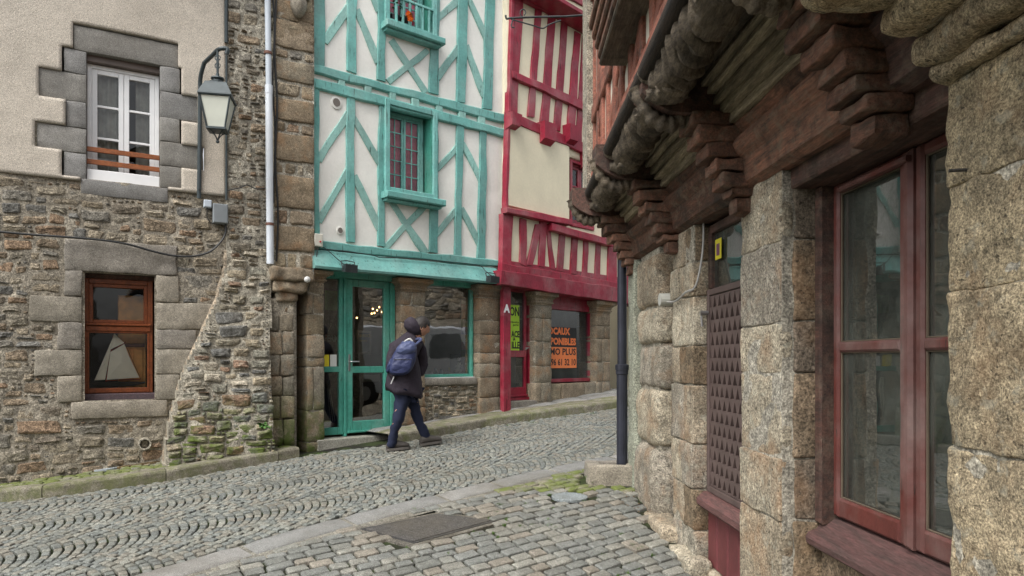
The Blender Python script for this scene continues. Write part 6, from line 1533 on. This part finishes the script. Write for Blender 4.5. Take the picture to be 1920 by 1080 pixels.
pr = thing('person', (q(765, 800).x, PD, gz(q(765, 800).x, PD)), 'person in dark hooded jacket and jeans walking uphill with head bowed, wearing a backpack', 'person')
jk = NT('dark_jacket_cloth'); n1 = jk.noise(3, 4, .6); n2 = jk.noise(120, 3, .6); jk_m = jk.done(jk.mix(1.0, jk.mix(n1, (.018, .014, .022), (.036, .028, .038)), jk.ramp(n2, [(.3, .7), (.7, 1.3)]), 'MULTIPLY'), .8, jk.bump(jk.noise(9, 3, .6), .02, .7), .3)
je = NT('navy_jeans_cloth'); n1 = je.noise(5, 4, .6); je_m = je.done(je.mix(n1, (.012, .016, .035), (.028, .034, .065)), .85, je.bump(je.noise(14, 3, .6), .012, .7), .2)
skinm = plain('skin_tone', (.42, .22, .15), .55, var=.1); hairm = plain('dark_hair', (.02, .016, .014), .6, var=.4, bs=1.0)
# --- body: head, neck, torso, legs, arms in one continuous surface (mostly clothed)
pel = q(764, 728); ch = q(757, 668); nk = q(781, 630, -.02); ra_ = fA; 
J = dict(pel=pel, waist=q(759, 700), chest=ch, ubk=q(766, 645), neck=q(784, 628), head0=q(789, 617), head1=q(792, 606), head2=q(791, 600),
         hl=q(756, 738, -.08), kl=q(746, 785, -.10), al=q(734, 832, -.02), tl=q(746, 838, .02),
         hr=q(772, 738, .08), kr=q(779, 778, .12), ar=q(795, 811, .20), tr=q(801, 815, .22),
         sl=q(748, 648, -.15), el=q(737, 682, -.15), wl=q(750, 700, -.10), sr=q(784, 647, .15), er=q(791, 680, .20), wr=q(777, 702, .10))
names = list(J); id_ = {k: i for i, k in enumerate(names)}
rad = dict(pel=.11, waist=.10, chest=.11, ubk=.07, neck=.045, head0=.07, head1=.085, head2=.08, hl=.085, kl=.058, al=.042, tl=.035, hr=.085, kr=.058, ar=.042, tr=.035, sl=.04, el=.035, wl=.026, sr=.04, er=.042, wr=.028)
E_ = [('pel', 'waist'), ('waist', 'chest'), ('chest', 'ubk'), ('ubk', 'neck'), ('neck', 'head0'), ('head0', 'head1'), ('head1', 'head2'), ('pel', 'hl'), ('hl', 'kl'), ('kl', 'al'), ('al', 'tl'), ('pel', 'hr'), ('hr', 'kr'), ('kr', 'ar'), ('ar', 'tr'), ('ubk', 'sl'), ('sl', 'el'), ('el', 'wl'), ('ubk', 'sr'), ('sr', 'er'), ('er', 'wr')]
vs, fs = skin('body', [J[k] for k in names], [(id_[a], id_[b]) for a, b in E_], [rad[k] for k in names], skinm, pr)
mk('body', vs, fs, skinm, pr, smooth=True)
# --- head with a face: profile towards the right, bowed
wd = Vector((.90, .30, -.42)).normalized()      # facing direction
side = Vector((-.30, .93, 0)).normalized(); upv = wd.cross(side)*-1
if upv.z < 0: upv = -upv
hc2 = q(790, 613)
bm = bmesh.new(); bmesh.ops.create_icosphere(bm, subdivisions=4, radius=1); V = []
for v in bm.verts:
    f_, s_, u_ = v.co; r = Vector((f_*.098, s_*.076, u_*.118)); 
    if f_ > 0:
        r.x += .026*math.exp(-((s_/.16)**2+((u_+.12)/.20)**2))-.010*math.exp(-(((abs(s_)-.36)/.16)**2+((u_-.05)/.11)**2))+.009*math.exp(-((s_/.5)**2+((u_-.22)/.09)**2))+.010*math.exp(-((s_/.22)**2+((u_+.52)/.07)**2))-.006*math.exp(-((s_/.24)**2+((u_+.46)/.03)**2))+.012*math.exp(-((s_/.25)**2+((u_+.8)/.14)**2))
    if u_ < -.3: r.y *= 1-.25*(-.3-u_); 
    V.append(hc2+wd*r.x+side*r.y+upv*r.z)
mk('head', V, [tuple(v.index for v in f.verts) for f in bm.faces], skinm, pr, smooth=True)
V = []; Fs = []
for v in bm.verts:
    f_, s_, u_ = v.co; k = 1.09+.05*nz(f_*5, s_*5, u_*5); V.append(hc2+wd*(f_*.100*k-.008)+side*(s_*.080*k)+upv*(u_*.120*k+.006))
for f in bm.faces:
    c = f.calc_center_median()
    if c.z > .30 or (c.x < .48 and c.z > -.05) or (c.x < .1 and c.z > -.4) or (c.x < -.3 and c.z > -.7): Fs.append(tuple(v.index for v in f.verts))
mk('hair', V, Fs, hairm, pr, smooth=True)
m = MB(); m.v = []; 
for sg_ in (-1, 1):
    c = hc2+side*(.078*sg_)-wd*.005+upv*-.012; m.lathe((0, 0, 0), [(.001, 0)], 3) if 0 else None
    P = [c+wd*(.016*math.cos(a_))+upv*(.028*math.sin(a_)) for a_ in [i*math.pi/5 for i in range(10)]]; m.tube(P+[P[0]], .008, 5)
m.out('ear', skinm, pr, smooth=True); bm.free()
# --- hood bunched behind the head
V = []; Fs = []
bm = bmesh.new(); bmesh.ops.create_icosphere(bm, subdivisions=3, radius=1); hcc = q(775, 612, -.02)
for v in bm.verts:
    f_, s_, u_ = v.co; k = 1+.12*nz(f_*2.5, s_*2.5, u_*2.5); V.append(hcc+wd*(f_*.125*k)+side*(s_*.118*k)+Vector((0, 0, 1))*(u_*.105*k)+Vector((0, 0, .03*-f_*f_)))
mk('hood', V, [tuple(v.index for v in f.verts) for f in bm.faces], jk_m, pr, smooth=True); bm.free()
# --- jacket: torso and sleeves
JJ = [q(757, 722), q(757, 700), q(754, 672), q(760, 648), q(775, 634), q(740, 652, -.12), q(731, 684, -.17), q(741, 712, -.19), q(786, 648, .12), q(793, 680, .18), q(789, 706, .13), q(783, 628)]
JR = [(.175, .20), (.16, .19), (.155, .20), (.135, .19), (.10, .12), .085, .068, .055, .085, .07, .055, .08]
JE = [(0, 1), (1, 2), (2, 3), (3, 4), (4, 11), (3, 5), (5, 6), (6, 7), (3, 8), (8, 9), (9, 10)]
vs, fs = skin('jacket', JJ, JE, JR, jk_m, pr)
out = []
for v in vs:
    w = v.copy(); s = .022*nz(v.x*8, v.y*8, v.z*14+v.x*6)+.012*nz(v.x*20, v.y*20, v.z*26)
    out.append(v+Vector((1, -.6, 0)).normalized()*s)
mk('jacket', out, fs, jk_m, pr, smooth=True)
# jacket skirt: flared hem
V = []; n = 28; rows = [(662, .165, .17, 757), (690, .19, .185, 757), (712, .212, .20, 757.5), (730, .232, .215, 758), (739, .225, .21, 758.5), (736, .19, .17, 758.5)]
for (y, a_, b_, x) in rows:
    c = q(x, y)
    for k in range(n):
        t = 2*math.pi*k/n; rr = 1+.05*math.sin(t*5+y*.1)+.03*math.sin(t*9); d_ = Vector((math.cos(t)*a_*rr, math.sin(t)*b_*rr, .05*math.cos(t)*-1*(1 if y > 725 else .3)+.012*math.sin(t*4))); V.append(c+d_)
mk('jacket_skirt', V, [(r*n+k, r*n+(k+1) % n, (r+1)*n+(k+1) % n, (r+1)*n+k) for r in range(len(rows)-1) for k in range(n)], jk_m, pr, smooth=True)
# --- trousers
TJ = [q(764, 724), q(756, 740, -.07), q(747, 785, -.09), q(737, 815, -.04), q(734, 841, -.02), q(772, 740, .08), q(780, 778, .12), q(793, 806, .18), q(803, 823, .24)]
vs, fs = skin('trousers', TJ, [(0, 1), (1, 2), (2, 3), (3, 4), (0, 5), (5, 6), (6, 7), (7, 8)], [.14, .10, .073, .062, .064, .092, .069, .060, .062], je_m, pr)
mk('trousers', [v+Vector((.018*nz(v.x*9, v.y*9, v.z*20)+.008*nz(v.x*20, v.y*20, v.z*45), 0, 0)) for v in vs], fs, je_m, pr, smooth=True)
# --- hands pushed into the jacket pockets: palm, four fingers, thumb
for (w0, dr) in ((J['wl'], Vector((.5, -.2, -.8)).normalized()), (J['wr'], Vector((-.2, -.1, -.95)).normalized())):
    sd_ = dr.cross(Vector((0, 1, 0))).normalized(); Vh = [w0, w0+dr*.05]; Eh = [(0, 1)]; Rh = [.026, .036]
    for k, l in enumerate((.07, .08, .075, .055)):
        b = w0+dr*.085+sd_*((k-1.5)*.02); i0 = len(Vh); Vh += [b, b+dr*l*.55+Vector((0, .006, 0)), b+dr*l]; Eh += [(1, i0), (i0, i0+1), (i0+1, i0+2)]; Rh += [.010, .009, .008]
    i0 = len(Vh); Vh += [w0+dr*.04+sd_*.04, w0+dr*.08+sd_*.06]; Eh += [(1, i0), (i0, i0+1)]; Rh += [.012, .009]
    vs, fs = skin('hand', Vh, Eh, Rh, skinm, pr, 1); mk('hand', vs, fs, skinm, pr, smooth=True)
# --- shoes
def shoe(heel, toe, par, tilt=0.0):
    d_ = (toe-heel); L = .29; d_.z = 0; d_.normalize(); s_ = Vector((-d_.y, d_.x, 0)); up = Vector((0, 0, 1)); dd_ = (d_*math.cos(tilt)+up*math.sin(tilt)); uu = (up*math.cos(tilt)-d_*math.sin(tilt)); V = []; n = 14
    prof = [(0, .030, .06), (.03, .042, .105), (.09, .044, .12), (.14, .046, .10), (.20, .052, .078), (.26, .045, .06), (.285, .022, .04)]
    for (x, w, h) in prof:
        for k in range(n):
            t = 2*math.pi*k/n; z = h/2+h/2*math.sin(t); V.append(heel+dd_*(x-.05)+s_*(w*math.cos(t))*(1.0 if z > .02 else 1.08)+uu*(z+.02))
    Fs = [(r*n+k, r*n+(k+1) % n, (r+1)*n+(k+1) % n, (r+1)*n+k) for r in range(len(prof)-1) for k in range(n)]+[tuple(range(n))[::-1], tuple((len(prof)-1)*n+k for k in range(n))]
    sh = mk('shoe', V, Fs, plain('worn_grey_shoe', (.07, .062, .055), .7, bs=.4), par, smooth=True)
    V = []
    for z in (0, .028):
        for (x, w, h) in prof:
            V += [heel+dd_*(x*1.03-.055)+s_*w*1.12+uu*z, heel+dd_*(x*1.03-.055)-s_*w*1.12+uu*z]
    k = len(prof)*2; Fs = [(2*i+1, 2*i, 2*i+2, 2*i+3) for i in range(len(prof)-1)]+[(k+2*i, k+2*i+1, k+2*i+3, k+2*i+2) for i in range(len(prof)-1)]+[(2*i, 2*i+2, k+2*i+2, k+2*i) if 0 else (2*i, k+2*i, k+2*i+2, 2*i+2) for i in range(len(prof)-1)]+[(2*i+1, 2*i+3, k+2*i+3, k+2*i+1) for i in range(len(prof)-1)]+[(0, 1, k+1, k), (k-2, k-2+k, k-1+k, k-1)]
    mk('sole', V, Fs, plain('rubber_sole', (.10, .09, .08), .8), sh)
hA = Vector((J['al'].x-.01, J['al'].y, 0)); hA.z = gz(hA.x+.1, hA.y)+.006
shoe(hA, hA+Vector((.27, .09, 0)), pr, math.atan((gz(hA.x+.25, hA.y+.08)-gz(hA.x, hA.y))/.27))
hB = Vector((J['ar'].x-.0, J['ar'].y, 0)); hB.z = gz(hB.x+.1, hB.y)+.012
shoe(hB, hB+Vector((.25, .12, 0)), pr, .10)
# --- backpack
bp = thing('backpack', q(752, 700, -.1), 'navy blue backpack with light grey handle worn by the walking person', 'backpack')
nv = NT('navy_nylon'); n1 = nv.noise(6, 4, .6); nv_m = nv.done(nv.mix(n1, (.016, .022, .065), (.035, .045, .12)), .55, nv.bump(nv.noise(10, 4, .6), .02, .8), .4)
nv2 = plain('paler_blue_nylon', (.055, .07, .15), .55, var=.2, bs=.5)
bc_ = q(757, 672, -.20)
ax = Vector((1, .12, .0)).normalized(); up_ = Vector((.30, 0, 1)).normalized(); fw_ = ax.cross(up_).normalized()
if fw_.y > 0: fw_ = -fw_
def pillow(c, hx, hz, hd, mat, nm, pw=3.0, top=1.0, wr=.012):
    bm = bmesh.new(); bmesh.ops.create_icosphere(bm, subdivisions=4, radius=1); V = []
    for v in bm.verts:
        x, y, z = v.co; s = (abs(x)**pw+abs(y)**pw+abs(z)**pw)**(-1/pw); x, y, z = x*s, y*s, z*s
        tp = 1-(1-top)*max(0, z); g = wr*nz(x*2.5, y*2.5, z*3+c.x*5)
        V.append(c+ax*(x*hx*tp)+up_*(z*hz)+fw_*(y*hd*(1-.15*max(0, z))+g)+up_*g*.4)
    o = mk(nm, V, [tuple(v.index for v in f.verts) for f in bm.faces], mat, bp, smooth=True); bm.free(); return o
pillow(bc_, .150, .215, .11, nv_m, 'pack_body', 3.2, .72)
pillow(bc_+up_*.125+fw_*.035, .122, .095, .095, nv2, 'top_flap', 2.6, .75)
pillow(bc_-up_*.085+fw_*.085, .125, .105, .045, nv_m, 'front_pocket', 3.5, 1)
pillow(bc_-up_*.09-ax*.145+fw_*.0, .025, .09, .06, nv_m, 'side_pocket', 2.5, 1)
c = MB(); c.tube(arc(bc_+up_*.20-ax*.05, bc_+up_*.285+fw_*.01, bc_+up_*.20+ax*.05, 7), .014, 6); c.out('handle', plain('pale_grey_webbing', (.5, .5, .48), .7), bp)
c = MB(); c.tube(spline([bc_+up_*.17+ax*.09, bc_+up_*.24+ax*.14-fw_*.06, q(781, 636, -.10), q(786, 642, -.03)], 5), .016, 6); c.out('shoulder_strap', nv2, bp)
c = MB(); c.tube(spline([bc_+up_*.19-ax*.07, q(757, 640, -.06), q(755, 638, .0)], 5), .018, 6); c.out('shoulder_strap', nv2, bp)
c = MB(); c.tube(arc(bc_-up_*.01+fw_*.118-ax*.11, bc_+up_*.0+fw_*.14, bc_-up_*.01+fw_*.118+ax*.11, 8), .0035, 5); c.out('zip', M['black'], bp)
c = MB(); c.tube([q(739, 706, -.23), q(733, 720, -.24)], .008, 6); c.out('pocket_tag', plain('reflective_grey', (.35, .35, .35), .5), pr)

# ================================================================ what the panes reflect: a parked van and a stone house round the corner, houses behind the viewer
vx, vy = 6.5, 7.8; vz = gz(3.5, 7.6)
vn = thing('parked_van', (vx, vy, vz), 'white parked van mirrored in the green shop panes', 'van')
wht = plain('van_white', (.62, .65, .68), .3, var=.03); dk = plain('van_glass', (.16, .18, .19), .15)
FV = Fac(vx-2.1, vy-1.0+.0, 1, .15); FV = Fac(5.6, 10.2, 0, -1)      # long side faces the green house
FV.n = Vector((-1, 0, 0))
prof = [(0, .35), (0, 1.0), (.12, 1.15), (.75, 1.25), (1.25, 1.95), (1.5, 2.05), (4.6, 2.05), (4.75, 1.9), (4.8, .35)]
V = [FV.w(u, vz+z, o) for o in (-1.8, -1.72, -.08, 0) for (u, z) in [(u if o in (-1.72, -.08) else max(.05, min(4.75, u)), z if o in (-1.72, -.08) else min(z, 2.0)) for u, z in prof]]
K = len(prof); mk('van_body', V, [(r*K+k, r*K+(k+1) % K, (r+1)*K+(k+1) % K, (r+1)*K+k) for r in range(3) for k in range(K)]+[tuple(range(K)), tuple(3*K+k for k in range(K))[::-1]], wht, vn)
MB().hexa([FV.w(1.0, vz+1.25, .004), FV.w(2.1, vz+1.25, .004), FV.w(2.1, vz+1.25, -.02), FV.w(1.0, vz+1.25, -.02), FV.w(1.4, vz+1.85, .004), FV.w(2.1, vz+1.85, .004), FV.w(2.1, vz+1.85, -.02), FV.w(1.4, vz+1.85, -.02)]).out('side_window', dk, vn)
MB().fbox(FV, 2.35, 3.3, vz+1.25, vz+1.85, -.02, .004).out('side_window', dk, vn)
mk('windscreen', [FV.w(.80, vz+1.32, -.2), FV.w(.80, vz+1.32, -1.6), FV.w(1.19, vz+1.88, -1.6), FV.w(1.19, vz+1.88, -.2)], [(0, 1, 2, 3)], dk, vn)
for u in (.9, 3.9):
    for o in (-1.85, .02):
        m = MB(); m.tube([FV.w(u, vz+.34, o-.1), FV.w(u, vz+.34, o+.03)], .34, 20); w_ = m.out('wheel', M['black'], vn)
        m = MB(); m.tube([FV.w(u, vz+.34, o-.12), FV.w(u, vz+.34, o+.05)], .19, 14); m.out('rim', M['steel'], w_)
for o in (-.3, -1.5): MB().hexa([FV.w(-.01, vz+.75, o-.15), FV.w(-.01, vz+.75, o+.15), FV.w(.05, vz+.75, o+.15), FV.w(.05, vz+.75, o-.15), FV.w(-.01, vz+.95, o-.15), FV.w(-.01, vz+.95, o+.15), FV.w(.05, vz+.95, o+.15), FV.w(.05, vz+.95, o-.15)]).out('headlight', M['frost'], vn)
def back_house(name, f, w, z0, h, label, mat, rub=False, seed=1, dep=.5):
    t_ = thing(name, f.w(w/2, z0, 0), label, 'house')
    wins = [(a_, a_+.95, z0+b_, z0+b_+1.45) for b_ in (1.1, 3.9) for a_ in [1.2+i*2.3 for i in range(int((w-1)/2.3))]]
    sheet(f, 0, w, z0-.6, z0+h, .25 if not rub else .12, lambda u, z: not any(inr(u, z, R) for R in wins), 0, .012, dep, mat, t_, 'wall')
    for R in wins:
        m = MB(); ring4(m, f, (R[0]-.12, R[1]+.12, R[2]-.12, R[3]+.12), .13, -.1, .03, .01); m.out('window_surround', M['granite_worn'], t_)
        fr_ = MB(); ring4(fr_, f, R, .07, -.2, -.12); fr_.fbox(f, (R[0]+R[1])/2-.04, (R[0]+R[1])/2+.04, R[2]+.07, R[3]-.07, -.19, -.125); wq = fr_.out('window', M['white_paint'], t_)
        mk('pane', [f.w(R[0], R[2], -.17), f.w(R[1], R[2], -.17), f.w(R[1], R[3], -.17), f.w(R[0], R[3], -.17)], [(0, 1, 2, 3)], dk, wq)
    mk('roof', [f.w(-.3, z0+h, .4), f.w(w+.3, z0+h, .4), f.w(w+.3, z0+h+2.2, -3), f.w(-.3, z0+h+2.2, -3), f.w(-.3, z0+h+.15, .4), f.w(w+.3, z0+h+.15, .4), f.w(w+.3, z0+h+2.4, -3), f.w(-.3, z0+h+2.4, -3)], [(3, 2, 1, 0), (4, 5, 6, 7), (0, 1, 5, 4), (1, 2, 6, 5), (2, 3, 7, 6), (3, 0, 4, 7)], M['slab'], t_)
    return t_
fb1 = Fac(10.5, 3.0, -.05, 1, side=-1); hb1 = back_house('corner_stone_house', fb1, 9, gz(3.5, 6), 4.5, 'rubble stone house round the corner, mirrored above the van in the green door', M['mortar'], True)
random.seed(3); cb = rubble_cells(lambda u, z: True, .2, 8.8, gz(3.5, 6), gz(3.5, 6)+4.3, .12, .09, [(2, 1, 3), (3, 1, 3), (3, 2, 3), (4, 2, 2), (2, 2, 2)])
wn1 = [(a_, a_+.95, gz(3.5, 6)+b_, gz(3.5, 6)+b_+1.45) for b_ in (1.1, 3.9) for a_ in [1.2+i*2.3 for i in range(3)]]
m = MB()
for c in cb:
    if any(R[0]-.25 < (c[0]+c[1])/2 < R[1]+.25 and R[2]-.2 < (c[2]+c[3])/2 < R[3]+.2 for R in wn1): continue
    V, Fs = stone_geo(fb1, c, .03, .01, 0, .035); m.add(V, Fs)
m.out('stone', M['rubble'], hb1, kind='stuff', smooth=True)
fb2 = Fac(6, -12, -1, .05); fb2.n = Vector((0, 1, 0)); back_house('plaster_house', fb2, 16, gz(0, 3), 6.0, 'pale plastered house behind the viewer, mirrored in the left window panes', M['stucco'])
